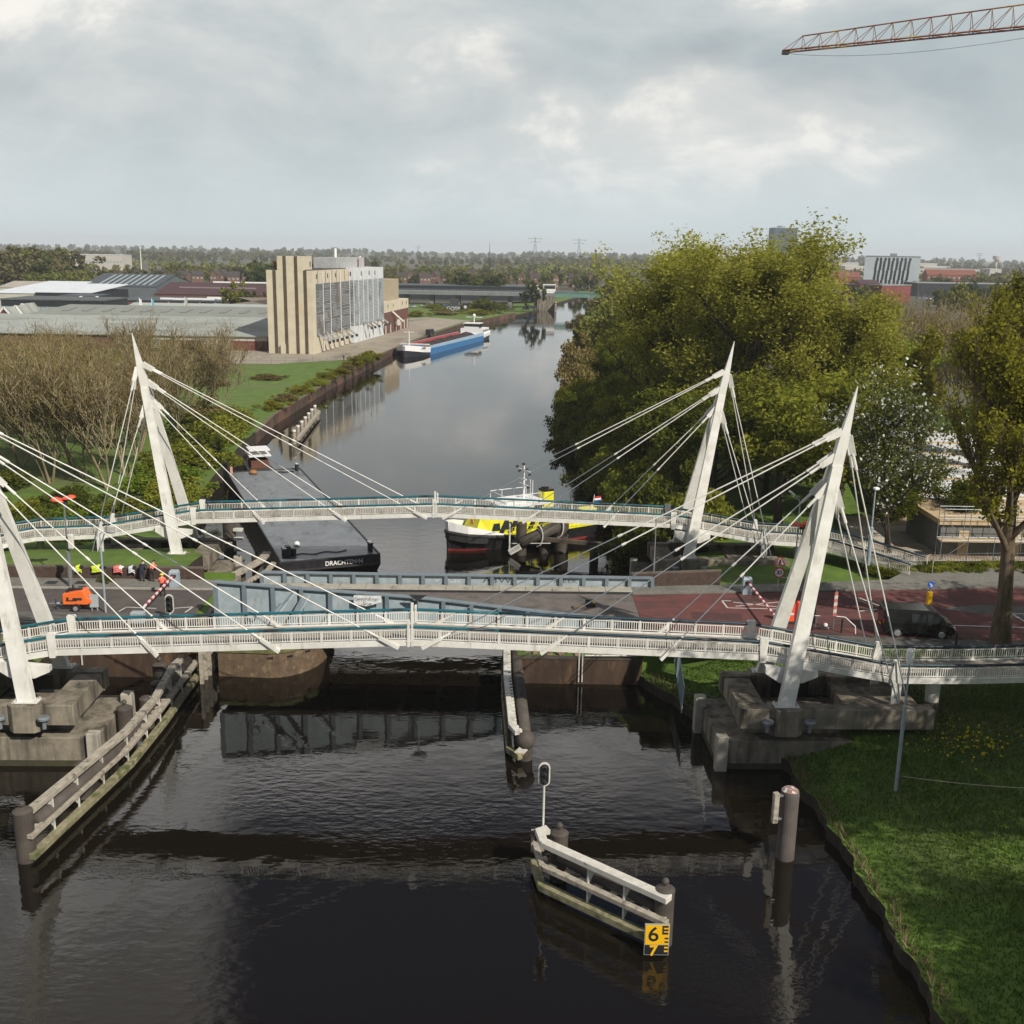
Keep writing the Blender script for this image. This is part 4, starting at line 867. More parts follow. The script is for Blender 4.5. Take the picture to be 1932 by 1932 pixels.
m = MB(); m.b2(CL-11.4,CL-7.2,-2.6,2.6,3.9,5.5); w_ = m.build('wheelhouse', glass_dk, cg); m = MB(); m.b2(CL-11.8,CL-6.8,-3.0,3.0,5.5,5.75); m.b2(CL-11.45,CL-11.3,-2.65,2.65,3.9,4.5); m.build('roof', white_clean, w_)
m = MB(); m.tube([(CL-8,0,5.7),(CL-8,0,8.5)], .14, 6); m.tube([(CL-8,-3,7.6),(CL-8,3,7.6)], .1, 5); m.sphere((CL-8,0,8.2), .6, 8); m.build('aft_mast', white_clean, cg)
text('lettering', 'MAZEL', .8, dark_metal, bwp, (5.2,-4.32,2.35), (.98,-.12,0), (0,0,1), .02)
# ---------------------------------------------------------------- people
skin_m = mat('skin', (.50,.30,.21), (.46,.27,.19), 8, .6); navy = mat('navy_cloth', (.012,.016,.035), (.02,.024,.05), 6, .9); dark_cl = mat('dark_trousers', (.015,.016,.022), (.025,.026,.03), 6, .9)
hiviz_o = mat('orange_hivis', (.90,.17,.10), (.80,.13,.08), 6, .8); hiviz_y = mat('yellow_hivis', (.66,.80,.04), (.55,.68,.04), 6, .8)
def person(label, loc, rz, J, cols, group=None):
    """J: joint name -> (x,y,z) facing -y... ; one continuous skinned body"""
    t = thing('person', label, 'person', loc, rz, group)
    names = ['pelvis','chest','neck','head','crown']; E = [('pelvis','waist'),('waist','chest'),('chest','neck'),('neck','head'),('head','crown'),('head','nose')]
    for s in 'LR':
        E += [('chest','sh'+s),('sh'+s,'el'+s),('el'+s,'wr'+s),('wr'+s,'palm'+s),('pelvis','hip'+s),('hip'+s,'kn'+s),('kn'+s,'an'+s),('an'+s,'toe'+s)]
    RAD = dict(pelvis=.15,waist=.135,chest=.165,neck=.06,head=.098,crown=.075,nose=.025,sh=.075,el=.05,wr=.035,palm=.04,hip=.10,kn=.066,an=.05,toe=.045)
    J = dict(J)
    J['waist'] = tuple((a+b)/2 for a, b in zip(J['pelvis'], J['chest']))
    for s in 'LR':
        w_, e_ = Vector(J['wr'+s]), Vector(J['el'+s]); d = (w_-e_).normalized(); J['palm'+s] = tuple(w_+d*.09)
        sd = d.cross(Vector((0,0,1)));  sd = sd.normalized() if sd.length > .1 else Vector((1,0,0))
        for k, (o_, l_) in enumerate(((-.036,.075),(-.012,.09),(.012,.085),(.036,.065))):
            a = w_+d*.11+sd*o_; b_ = a+d*l_*.55; c_ = b_+d*l_*.4+Vector((0,0,-.025)); J[f'f{k}a{s}'], J[f'f{k}b{s}'], J[f'f{k}c{s}'] = tuple(a), tuple(b_), tuple(c_)
            E += [('palm'+s,f'f{k}a{s}'),(f'f{k}a{s}',f'f{k}b{s}'),(f'f{k}b{s}',f'f{k}c{s}')]
        a = w_+d*.05+sd*.055; b_ = a+d*.05+sd*.02; J['tha'+s], J['thb'+s] = tuple(a), tuple(b_); E += [('wr'+s,'tha'+s),('tha'+s,'thb'+s)]
    idx = {n: i for i, n in enumerate(J)}
    me = bpy.data.meshes.new('body'); me.from_pydata([J[n] for n in J], [(idx[a], idx[b_]) for a, b_ in E], [])
    o = bpy.data.objects.new('body', me); COL.objects.link(o)
    o.modifiers.new('s', 'SKIN'); o.modifiers.new('ss', 'SUBSURF').levels = 1
    sk = me.skin_vertices[0].data
    for n, i in idx.items():
        r = RAD.get(n) or RAD.get(n[:-1]) or .0105; sk[i].radius = (r, r*(.85 if n in ('chest','waist','pelvis') else 1)); sk[i].use_root = (n == 'pelvis')
    dg = bpy.context.evaluated_depsgraph_get(); m2_ = bpy.data.meshes.new_from_object(o.evaluated_get(dg)); bpy.data.objects.remove(o)
    zone = {}
    def part_of(n):
        b_ = n[:-1] if n[-1] in 'LR' else n
        if b_ in ('chest','waist','sh','el'): return 0
        if b_ in ('pelvis','hip','kn'): return 1
        if b_ in ('an','toe'): return 2
        return 3
    segs = [(Vector(J[a]), Vector(J[b_]), part_of(a), part_of(b_)) for a, b_ in E]
    m2_.materials.clear()
    for c in cols: m2_.materials.append(c)
    mi = []
    for p in m2_.polygons:
        c = p.center; best = None
        for a, b_, pa, pb in segs:
            d = b_-a; t_ = max(0, min(1, (c-a).dot(d)/max(1e-9, d.length_squared))); dd = (a+d*t_-c).length
            if best is None or dd < best[0]: best = (dd, pa if t_ < .6 else pb)
        mi.append(best[1])
    m2_.polygons.foreach_set('material_index', mi); m2_.polygons.foreach_set('use_smooth', [True]*len(mi))
    ob = bpy.data.objects.new('body', m2_); COL.objects.link(ob); ob.parent = t
    return t, J
def head_cap(t, J, name, m_, grow=1.12, low=-.02):
    h = Vector(J['head']); c = Vector(J['crown']); u = (c-h).normalized(); ctr = h+u*.06
    mb = MB(); n = 12; rings = []
    ax = Vector((1,0,0)); ay = u.cross(ax).normalized(); ax = ay.cross(u)
    for k in range(6):
        a = math.pi/2*k/5.02; rr = .112*grow*math.cos(a); zz = low+.125*grow*math.sin(a)
        rings.append([ctr+ax*rr*math.cos(2*math.pi*i/n)+ay*rr*1.1*math.sin(2*math.pi*i/n)+u*zz for i in range(n)])
    mb.loft(rings); ob = mb.build(name, m_, t, smooth=True)
    return ob
def face(t, J, fwd):
    h = Vector(J['head'])+Vector((0,0,.02)); f = Vector(fwd).normalized(); s = f.cross(Vector((0,0,1))).normalized()
    for k in (-1,1):
        m = MB(); m.sphere(h+f*.088+s*.035*k+Vector((0,0,.02)), .016, 6); m.build('eye', black_paint, t)
        m = MB(); m.sphere(h+s*.105*k, .03, 6, (.5,1,1.2)); m.build('ear', skin_m, t)
    m = MB(); m.box(h+f*.092-Vector((0,0,.045)), (.05,.012,.012), math.atan2(s.y, s.x)); m.build('mouth', mat('lip',(.30,.12,.1),None,4,.6), t)
def lean_pose(dx=0.):  # leaning with the forearms on a wall that is in front (+y)
    J = dict(pelvis=(0,0,.95), chest=(.02,.30,1.22), neck=(.03,.44,1.36), head=(.03,.55,1.46), crown=(.03,.60,1.57), nose=(.03,.66,1.44))
    J.update(shL=(-.19,.34,1.27), elL=(-.28,.56,1.06), wrL=(-.06,.72,1.10), shR=(.22,.34,1.27), elR=(.30,.56,1.06), wrR=(.10,.74,1.12))
    J.update(hipL=(-.10,0,.90), knL=(-.12,.05,.48), anL=(-.13,-.02,.08), toeL=(-.14,.14,.04), hipR=(.10,0,.90), knR=(.14,.02,.48), anR=(.17,-.08,.08), toeR=(.19,.08,.04))
    return J
def work_pose():
    J = dict(pelvis=(0,0,.96), chest=(0,.10,1.36), neck=(0,.15,1.53), head=(0,.20,1.63), crown=(0,.22,1.74), nose=(-.02,.31,1.60))
    J.update(shL=(-.21,.12,1.43), elL=(-.27,.22,1.15), wrL=(-.12,.42,1.08), shR=(.21,.12,1.43), elR=(.28,.20,1.15), wrR=(.14,.42,1.05))
    J.update(hipL=(-.10,0,.92), knL=(-.13,.05,.50), anL=(-.15,-.02,.08), toeL=(-.17,.15,.04), hipR=(.10,0,.92), knR=(.14,.08,.50), anR=(.15,.04,.08), toeR=(.17,.2,.04))
    return J
hair_dk = mat('dark_hair', (.02,.014,.01), (.03,.02,.015), 9, .8)
boots = mat('black_boots', (.012,.012,.013), None, 5, .6)
a1 = P(1048*.2406, 996.15+478*.2406, 4.32); a2 = P(1128*.2406, 996.15+476*.2406, 4.32); a3 = P(1278*.2406, 996.15+538*.2406, 4.2)
t, J = person('person in dark blue overalls leaning forward on the brown wall', (a1.x, 81.85, 4.33), .05, lean_pose(), [navy,navy,boots,skin_m]); head_cap(t, J, 'hair', hair_dk); face(t, J, (0,1,-.1))
t, J = person('person in a bright orange jacket and dark trousers leaning on the wall', (a2.x, 81.88, 4.33), -.08, lean_pose(), [hiviz_o,dark_cl,boots,skin_m]); head_cap(t, J, 'hair', hair_dk); face(t, J, (0,1,-.1))
t, J = person('person in a yellow helmet and orange jacket standing by the striped boom', (a3.x, a3.y, 4.2), .25, work_pose(), [hiviz_o,dark_cl,boots,skin_m])
h_ = head_cap(t, J, 'helmet', mat('helmet_yellow',(.85,.62,.03),None,3,.35), 1.25); face(t, J, (0,1,-.2))
m = MB(); hh = Vector(J['head']); m.lathe((hh.x,hh.y+.05,hh.z+.055), [(.15,0),(.165,.012),(.13,.03)], 14); m.build('helmet_brim', mat('helmet_yellow',(.85,.62,.03),None,3,.35), h_)
mqs = MB(); 
for s in (-1,1): mqs.tube([(s*.09,.265,1.42),(s*.10,.20,1.20),(s*.09,.15,1.02)], .018, 5)
for (px_, lab, c) in ((649,'small figure in dark clothes standing on the far quay edge',dark_cl),(656,'small figure in pale clothes standing on the far quay edge',mat('pale_cloth',(.45,.42,.36),None,4,.9))):
    p = P(px_, 681, 1.95); t, J = person(lab, p, 1.0+.7*(px_ == 656), work_pose(), [c,dark_cl,boots,skin_m]); head_cap(t, J, 'hair', hair_dk)

# clothing left on the wall
def jacket(label, px, py, m_, sx=.5, seed=1, m2_=None):
    c = P(px*.2406, 996.15+py*.2406, 5.27); rr = random.Random(seed); n = 14; k = 8; rows_ = []
    c.y = 82.35+.0109*(c.x+47)
    for j in range(k+1):
        v = j/k
        row = []
        for i in range(n+1):
            u = i/n*2-1; yy = (-.34+.62*v)
            z = 0 if yy > -.08 else -( -.08-yy)*2.0
            z += .13*(1-u*u)*(.7+.3*rr.random())+.03*math.sin(u*5+j)
            row.append((c.x+u*sx*(1-.15*math.sin(v*7)), c.y+max(yy,-.13), 5.28+z))
        rows_.append(row)
    m = MB(True)
    for a, b_ in zip(rows_, rows_[1:]):
        N0 = len(m.v); m.add(a+b_, [(i,i+1,n+2+i,n+1+i) for i in range(n)])
    if m2_:
        m.m = [1 if (f % n) > n*.62 and (f//n) > 1 else 0 for f in range(len(m.f))]
    o = m.build('jacket', [m_, m2_ or m_], None, True, at=(c.x,c.y,5.25))
    md = o.modifiers.new('thick','SOLIDIFY'); md.thickness = .05
    return tag(o, label, 'jacket')
jacket('yellow hi-vis jacket hung on the brown wall, leftmost of the clothes', 515, 378, hiviz_y, .28, 1, navy)
jacket('yellow and dark jackets heaped on the brown wall behind the trailer', 678, 375, hiviz_y, .55, 2, navy)
jacket('pink and white jacket heaped on the brown wall beside the lamp post', 850, 368, mat('pink_red',(.75,.20,.18),None,4,.8), .40, 3, white_clean)
jacket('small pale cloth lying on the brown wall left of the leaning workers', 950, 378, mat('pale_cloth2',(.66,.68,.70),None,4,.8), .28, 4, dark_cl)

# ---------------------------------------------------------------- compressor trailer
tr = thing('light_trailer', 'orange compressor trailer with a drawbar parked on the left road', 'trailer', (-32.0,75.3,4.2), .03); tr.scale = (.84,.84,.84)
m = MB(); m.loft([[(x,-.68,z0),(x,.68,z0),(x,.62,z1),(x,-.62,z1)] for x,z0,z1 in ((-1.1,.62,1.55),(-.2,.62,1.75),(.55,.62,1.85),(.7,.62,1.8),(1.0,.62,1.25),(1.35,.75,1.05))]); bd = m.build('body', orange_paint, tr, bevel=.04)
m = MB(); m.b2(-1.0,1.2,-.5,.5,.45,.615); m.build('chassis', dark_metal, tr)
for s in (-1,1):
    wl = MB(); wl.v = []; 
    def wheel(par, x, y, z, r, wd, nm='wheel'):
        a = MB(); a.lathe((0,0,0), [(r*.62,-wd/2),(r*.93,-wd/2),(r,-wd*.32),(r,wd*.32),(r*.93,wd/2),(r*.62,wd/2)], 20); a.v = [(x+v[0],y+v[2],z+v[1]) for v in a.v]; w_ = a.build(nm, rubber, par, smooth=False)
        b = MB(); b.lathe((0,0,0), [(.02,-wd*.58),(r*.3,-wd*.6),(r*.5,-wd*.53),(r*.64,-wd*.56),(r*.66,-wd*.4),(r*.66,wd*.4),(r*.64,wd*.56),(r*.5,wd*.53),(r*.3,wd*.6),(.02,wd*.58)], 16); b.v = [(x+v[0],y+v[2],z+v[1]) for v in b.v]; b.build('rim', mat('rim_silver',(.55,.56,.57),(.4,.41,.42),6,.35,.6), w_)
        return w_
    wheel(tr, 0.05, s*.78, .32, .32, .2)
    m = MB(); m.loft([[(.05+.42*math.cos(a),s*.78+q,.32+.40*math.sin(a)) for a in [math.pi*i/8 for i in range(9)]]+[(.05+.37*math.cos(a),s*.78+q,.32+.35*math.sin(a)) for a in [math.pi*i/8 for i in range(8,-1,-1)]] for q in (-.13,.13)]); m.build('mudguard', black_paint, tr)
m = MB(); m.tube([(-1.0,.4,.5),(-2.1,0,.5)],.05,6); m.tube([(-1.0,-.4,.5),(-2.1,0,.5)],.05,6); m.tube([(-2.1,0,.5),(-2.5,0,.5)],.06,6); m.build('drawbar', steel, tr)
m = MB(); m.tube([(-1.9,-.12,.06),(-1.9,-.12,1.0)],.04,6); m.tube([(-1.35,.3,.1),(-1.35,.3,1.1)],.04,6); m.sphere((-1.9,-.12,.1),.1,8); m.build('jockey_leg', dark_metal, tr)
m = MB(); m.b2(-.8,.15,-.70,-.685,.95,1.05); m.b2(-.2,.6,-.705,-.69,1.05,1.25); m.b2(-.75,-.55,-.705,-.69,.95,1.3); m.build('marking', dark_metal, bd)
m = MB(); m.b2(-.75,.45,-.15,.15,1.72,1.95); m.cyl((-.35,0),.07,1.9,2.25,8); m.b2(-.9,-.7,-.3,.3,1.5,1.85); m.build('engine_top', black_paint, bd)
bp_ = thing('sign_board', 'grey sign board leaning behind the orange trailer', 'sign board', (-30.9,75.1,4.2))
m = MB(True); m.box((-30.7,75.0,4.95),(.62,.06,.95),.15,-.12); m.build('panel', grey_paint, bp_); m = MB(True); m.tube([(-30.5,75.0,4.2),(-30.5,75.05,5.1)],.04,5); m.build('leg', grey_paint, bp_); m = MB(True); m.tube([(-30.9,75.0,4.2),(-30.9,75.05,5.0)],.04,5); m.build('leg', grey_paint, bp_)

# ---------------------------------------------------------------- barriers, lamps, signs
def barrier(label, base, endpx, face_x):
    t = thing('road_barrier', label, 'barrier', base)
    b = Vector(base)
    m = MB(True); m.loft([[(b.x+sx*.36,b.y+sy*.28,b.z+z) for sx,sy in ((-1,-1),(1,-1),(1,1),(-1,1))] for z in (0,1.25)]+[[(b.x+sx*.30,b.y+sy*.2,b.z+1.4) for sx,sy in ((-1,-1),(1,-1),(1,1),(-1,1))]]); m.build('housing', mat('housing_grey',(.34,.40,.45),(.27,.33,.38),3,.5), t)
    a = b+Vector((.02,-.32,1.02)); e = P(endpx[0], endpx[1], b.z+1.0)
    m = MB(True); d = e-a; n = 16
    for i in range(n):
        m.mi = i % 2; m.beam(a+d*i/n, a+d*(i+1)/n, .12, .14)
    m.build('boom', [red_paint, white_clean], t)
    m = MB(True); m.lathe((a.x,a.y+.05,a.z), [(.2,-.1),(.2,.1)], 10); m.build('hinge', dark_metal, t)
    return t, e
_, e1 = barrier('lowered red and white striped boom with a grey housing left of the bridge', (-26.55,80.75,4.25), (1130*.2406, 996.15+618*.2406), 1)
_, e2 = barrier('lowered red and white striped boom with a blue-grey housing right of the bridge', (18.8,81.5,4.2), (1700*.6641+1388*.2406, 962.95+832*.2406), -1)
rp = thing('boom_rest', 'pale grey box with a post that catches the left striped boom', 'boom rest', (e1.x-.3,e1.y-.5,4.2))
m = MB(True); m.box((e1.x-.35,e1.y-.4,4.6),(.95,.6,.8)); m.build('box', grey_paint, rp, bevel=.04); m = MB(True); m.tube([(e1.x,e1.y,4.2),(e1.x,e1.y,5.1)],.05,6); m.build('post', grey_paint, rp)
def pole_lamp(name, label, x, y, z0, z1, r0, r1, head=None, lower=None, cat='street lamp', m_=None):
    t = thing(name, label, cat, (x,y,z0)); m_ = m_ or mat('pole_grey',(.36,.42,.47),(.28,.33,.37),3,.5,.2)
    m = MB(True); top = z1
    m.tube([(x,y,z0),(x,y,z0+(lower or 1.2)),(x,y,z0+(lower or 1.2)+.06),(x,y,top)], [r0,r0,r1,r1*.8], 10); m.build('pole', m_, t)
    if head == 'cap':
        m = MB(True); m.lathe((x,y,z1), [(.05,-.35),(.17,-.33),(.21,0),(.21,.42),(.15,.5),(.01,.52)], 14); m.build('lamp_head', white_clean, t)
    elif head == 'goose':
        m = MB(True); m.tube([(x,y,z1),(x-.1,y-.05,z1+.35),(x-.55,y-.1,z1+.8)], r1*.75, 8); m.build('arm', m_, t)
        m = MB(True); m.beam((x-.5,y-.1,z1+.75),(x-.95,y-.15,z1+1.1),.30,.16); m.build('lamp_head', white_clean, t, bevel=.04)
    elif head == 'flat':
        m = MB(True); m.box((x+.05,y-.1,z1+.06),(.5,.34,.2),.5,.2); m.build('lamp_head', white_clean, t, bevel=.04)
    elif head == 'dish':
        m = MB(True); m.tube([(x,y,z1),(x+.35,y-.05,z1+.25),(x+.7,y-.1,z1+.25)], .04, 6); m.build('arm', m_, t)
        m = MB(True); m.sphere((x+.85,y-.1,z1+.22),.3,10,(1.2,.8,.45)); m.build('lamp_head', mat('lamp_grey',(.30,.32,.33),None,3,.5), t, smooth=True)
    return t
pole_lamp('street_lamp', 'tall pale lamp post with a white head standing in the dark grass at lower right', 21.4,53.8,1.9,9.7,.10,.055,'cap',5.0)
pole_lamp('street_lamp', 'thin lamp post with a small grey dish standing on the left road edge', -29.7,74.5,4.2,10.2,.075,.055,'dish',5)
pole_lamp('street_lamp', 'curved lamp post with a pale head between the two right pylons', 23.2,84.1,4.2,11.0,.09,.06,'goose',2)
pole_lamp('street_lamp', 'straight lamp post with a small white head beside the footbridge ramp', 31.0,89.4,3.6,11.2,.17,.075,'flat',4.2)
pole_lamp('pole', 'slender dark pole without a lamp left of the far right pylon', 11.7,84.2,4.2,9.6,.07,.05,None,2,'pole',mat('pole_dull',(.20,.22,.23),None,3,.5))
pole_lamp('lane_post', 'thin grey post behind the leaning right pylon at the road edge', 22.4,74.8,4.2,7.0,.06,.05,None,1,'post',dark_metal)
def hood_pole(label, x, y, z0, z1, k, m_, thick):
    t = thing('signal_pole', label, 'signal', (x,y,z0))
    m = MB(True); m.tube([(x,y,z0),(x,y,z0+3),(x,y,z0+3.05),(x,y,z1)], [thick,thick,thick*.45,thick*.4], 8); m.build('pole', m_, t)
    m = MB(True); m.box((x,y,z1+.1),(.5,.3,.4)); m.build('head', dark_metal, t)
    for s in (-1,1):
        m = MB(True); c = Vector((x+s*.42,y,z1+.28+s*.1)); ring = [(c.x+.55*math.cos(a)*1.0, c.y+.4*math.sin(a), c.z+s*.10*math.cos(a)*.8) for a in [2*math.pi*i/12 for i in range(12)]]
        m.loft([ring, [(p[0]*.9+c.x*.1,p[1]*.9+c.y*.1,p[2]+.14) for p in ring], [(p[0]*.4+c.x*.6,p[1]*.4+c.y*.6,p[2]+.22) for p in ring]]); m.build('hood', orange_fl, t)
    return t
hood_pole('grey post topped by two flat orange hoods above the left road', -34.6,80.3,4.2,11.05,1,mat('post_grey',(.17,.18,.18),None,3,.6), .17)
hood_pole('dark post topped by two flat orange hoods behind the near right pylon', PY(1514,1000,86).x,86,4.2,PY(1514,996,86).z,1,dark_metal,.1)
ct = thing('control_cabinet', 'pale cabinet fixed to the orange hooded post over the left wall', 'cabinet', (-34.3,80.2,6.2))
m = MB(True); m.box((-34.2,80.05,8.05),(.45,.3,1.2)); m.build('box', white_dirty, ct, bevel=.08); m = MB(True); m.box((-34.35,80.22,8.05),(.2,.1,.5)); m.build('clamp', steel, ct)
ct.location = (-34.2,80.1,7.4)
for o_ in ct.children: o_.location = Vector((-34.3,80.2,6.2))-Vector((-34.2,80.1,7.4))
# speed sign with warning triangle
sg = thing('road_sign', 'round red ringed 30 sign under a warning triangle on the right verge', 'road sign', (21.4,82.3,4.2))
m = MB(True); m.tube([(21.5,82.4,4.0),(21.5,82.4,7.0)],.04,6); m.build('post', mat('post_pale',(.45,.44,.36),None,3,.6), sg)
def disc(c, r, y0, y1, n=24): return MB(True).loft([[(c[0]+r*math.cos(2*math.pi*i/n), yy, c[1]+r*math.sin(2*math.pi*i/n)) for i in range(n)] for yy in (y0,y1)])
cz = 5.75
d1 = disc((21.5,cz),.44,82.32,82.35).build('speed_disc', red_paint, sg); disc((21.5,cz),.34,82.31,82.317).build('field', white_clean, d1)
text('numeral', '30', .46, black_paint, d1, (21.5,82.303,cz), (1,0,0), (0,0,1), .003, True, .012)
def tri(cx, cz, r, y0, y1): return MB(True).loft([[(cx+r*math.sin(2*math.pi*i/3), yy, cz+r*math.cos(2*math.pi*i/3)) for i in range(3)] for yy in (y0,y1)])
d2 = tri(21.5,6.62,.55,82.32,82.35).build('warning_triangle', red_paint, sg); tri(21.5,6.62,.38,82.31,82.317).build('field', white_clean, d2)
m = MB(True); m.b2(21.44,21.56,82.30,82.307,6.5,6.85); m.b2(21.4,21.6,82.298,82.306,6.46,6.5); m.build('symbol', black_paint, d2)
rb_ = thing('hand_rail', 'bent pale tube rail on the grass right of the speed sign', 'rail', (22.6,82.6,4.2))
m = MB(True); m.tube([(21.7,82.5,5.3),(22.5,82.5,5.3),(23.1,82.4,4.3)],.035,6); m.build('tube', white_dirty, rb_)
ob_ = thing('road_barricade', 'orange barricade panels half hidden behind the near right pylon leg', 'barricade', P(1700*.6641+1510*.2406, 962.95+885*.2406, 4.2))
o0 = ob_.location.copy()
for k in (0,.75):
    m = MB(True); m.box((o0.x-.1+k,o0.y+.2*k,5.1),(.55,.35,1.5)); m.build('panel', orange_fl, ob_, bevel=.05)
    m = MB(True); m.b2(o0.x-.3+k,o0.x+.1+k,o0.y-.19,o0.y-.18,4.9,5.05); m.build('stripe', white_clean, ob_)
m = MB(True); m.box((o0.x+.25,o0.y,4.3),(1.5,.5,.2)); m.build('foot', rubber, ob_)
rw_p = thing('marker_post', 'tall red and white marker board beside the rail left of the van', 'marker post', (23.4,73.4,4.2))
m = MB(True); m.tube([(23.4,73.45,4.1),(23.4,73.45,7.2)],.035,6); m.build('post', steel, rw_p)
m = MB(True)
for i in range(7): m.mi = i % 2; m.loft([[(23.28,y,5.2+.26*i),(23.52,y,5.26+.26*i),(23.52,y,5.52+.26*i),(23.28,y,5.46+.26*i)] for y in (73.38,73.41)])
m.build('board', [mat('pink_red2',(.55,.16,.15),None,3,.6), white_dirty], rw_p)
hr = thing('hand_rail', 'sloping pale handrail at the footway beside the van', 'rail', (24,73,4.2))
m = MB(True); m.tube([(23.5,73.3,5.25),(24.1,73.1,5.25),(24.7,72.6,4.75),(24.75,72.55,4.1)],.04,6); m.build('tube', white_clean, hr)
sc_ = thing('kick_scooter', 'small scooter with a pale rear wheel standing on the near footway', 'scooter', (22.2,73.2,4.25))
m = MB(True); m.b2(21.7,22.9,73.15,73.3,4.38,4.46); m.build('deck', dark_metal, sc_); m = MB(True); m.tube([(22.0,73.2,4.45),(22.1,73.2,5.3)],.03,6); m.tube([(21.9,73.2,5.3),(22.3,73.2,5.3)],.03,6); m.build('handlebar', steel, sc_)
for x in (21.75,22.95):
    w_ = wheel(sc_, x, 73.22, 4.4, .13, .08); w_.location = -origin(sc_)
m = MB(True); m.sphere((22.75,73.2,4.6),.16,8); m.build('light', white_clean, sc_)
for i, p_ in enumerate([(270,935),(500,950),(1092,1010),(1397,1058)]):
    p = P(2209*.6641+p_[0]*.2406, 962.95+p_[1]*.2406, 4.28); d_ = ['thin black post on the footway by the scooter','thin black post on the footway under the sloping rail','thin black post in the grass in front of the van','thin black post on the footway right of the van'][i]
    m = MB(True); m.lathe(p, [(.06,-.3),(.06,.85),(.075,.88),(.05,.98),(.01,1.0)], 10); tag(m.build('bollard', black_paint, None, at=p), d_, 'bollard', 'black footway posts')
yb = thing('traffic_bollard', 'yellow traffic bollard with a small blue keep right disc on the road', 'bollard', (32.3,78.8,4.2))
m = MB(True); m.loft([[(32.3-a,y,4.2+z),(32.3+a,y,4.2+z)]+[] for a,z,y in ()]) if False else m.box((32.3,78.8,4.85),(.36,.3,1.3)); m.build('body', yellow_sign, yb, bevel=.04)
m = MB(True); m.tube([(32.3,78.8,5.5),(32.3,78.8,6.3)],.05,6); m.build('post', steel, yb); d_ = disc((32.3,6.05),.27,78.7,78.74).build('disc', mat('sign_blue',(.03,.12,.50),None,3,.5), yb)
m = MB(True); m.beam((32.18,78.69,6.16),(32.4,78.69,5.93),.02,.07); m.beam((32.41,78.69,5.92),(32.24,78.69,5.92),.02,.06); m.beam((32.41,78.69,5.92),(32.41,78.69,6.08),.06,.02); m.build('arrow', white_clean, d_)

# ---------------------------------------------------------------- van : local +x is the front
vn = thing('van', 'dark grey crew van with pale steel wheels parked on the red road', 'van', (29.1,72.75,4.22), R_(-6)); vn.scale = (1.08,1.04,1.04)
vm = mat('van_grey', (.012,.012,.013), (.009,.009,.01), 2, .22, .0, spec=.5)
L2, W2 = 2.3, .95
prof = [(-2.3,.42,.98,1.90),(-2.22,.34,1.0,1.95)]
m = MB()
def vsec(x, zb, zs, zt, wb, ws, wt): return [(x,-wb,zb),(x,-ws,zs),(x,-wt,zt),(x,wt,zt),(x,ws,zs),(x,wb,zb)]
m.loft([vsec(-2.32,.45,.95,1.80,.88,.90,.74), vsec(-2.25,.32,1.0,1.93,.93,.95,.80), vsec(-1.2,.30,1.0,1.97,.95,.95,.82), vsec(.5,.30,1.0,1.95,.95,.95,.82), vsec(.95,.30,1.0,1.86,.95,.95,.78), vsec(1.5,.30,1.02,1.42,.95,.95,.80), vsec(1.68,.30,1.0,1.22,.95,.94,.82), vsec(2.1,.30,.85,1.05,.93,.92,.78), vsec(2.3,.34,.68,.86,.82,.80,.66), vsec(2.36,.40,.55,.66,.7,.68,.6)])
vb = m.build('body', vm, vn, bevel=.03)
for s in (-1,1):
    def sw(x, z): return s*(.95-(z-1.0)*.137+.006)
    for nm, q in (('window',[(-.55,1.12),(.32,1.12),(.30,1.68),(-.55,1.70)]),('side_window',[(.46,1.10),(1.42,1.08),(1.18,1.42),(.86,1.68),(.46,1.68)])):
        m = MB(); pts = [(x,sw(x,z)-(s*.02 if x > .9 and z > 1.3 else 0),z) for x,z in q]; m.loft([pts,[(x,y+s*.012,z) for x,y,z in pts]]); m.build(nm, glass_dk, vb)
    m = MB(); m.b2(.43,.445,min(s*.955,s*.97),max(s*.955,s*.97),.42,1.1); m.build('door_gap', black_paint, vb)
    m = MB(); m.b2(.5,.72,min(s*.95,s*.985),max(s*.95,s*.985),.99,1.04); m.build('door_handle', black_paint, vb)
    m = MB(); m.box((1.28,s*1.07,1.22),(.16,.24,.22)); m.build('mirror', black_paint, vb, bevel=.03)
    m = MB(); m.b2(-2.33,-2.22,s*.80-.09,s*.80+.09,.95,1.25); m.build('tail_light', mat('lamp_red',(.45,.02,.02),None,3,.3), vn)
    m = MB(); m.loft([[(2.05,s*.72-.18,.86),(2.3,s*.66-.14,.70),(2.3,s*.66+.13,.70),(2.02,s*.72+.2,.86)],[(2.06,s*.72-.18,.97),(2.26,s*.66-.14,.86),(2.26,s*.66+.13,.86),(2.0,s*.72+.2,.97)]]); m.build('headlight', mat('lamp_clear',(.6,.62,.65),None,3,.15), vn)
    for x in (-1.38,1.42): wheel(vn, x, s*.84, .33, .335, .22)
    for x in (-1.38,1.42):
        m = MB(); m.loft([[(x+.40*math.cos(a),s*.945+q,.33+.40*math.sin(a)) for a in [math.pi*i/10 for i in range(11)]]+[(x+.345*math.cos(a),s*.945+q,.33+.345*math.sin(a)) for a in [math.pi*i/10 for i in range(10,-1,-1)]] for q in (0,s*.02)]); m.build('wheel_arch', black_paint, vb)
m = MB(); q = [(.98,-.74,1.85),(1.52,-.80,1.40),(1.52,.80,1.40),(.98,.74,1.85)]; m.loft([q,[(a+.02,b_,c+.02) for a,b_,c in q]]); m.build('windscreen', glass_dk, vb)
m = MB(); m.b2(2.33,2.38,-.4,.4,.52,.62); m.build('grille', dark_metal, vn); m = MB(); m.b2(-2.36,-2.34,-.26,.26,.62,.73); m.build('number_plate', yellow_sign, vn)
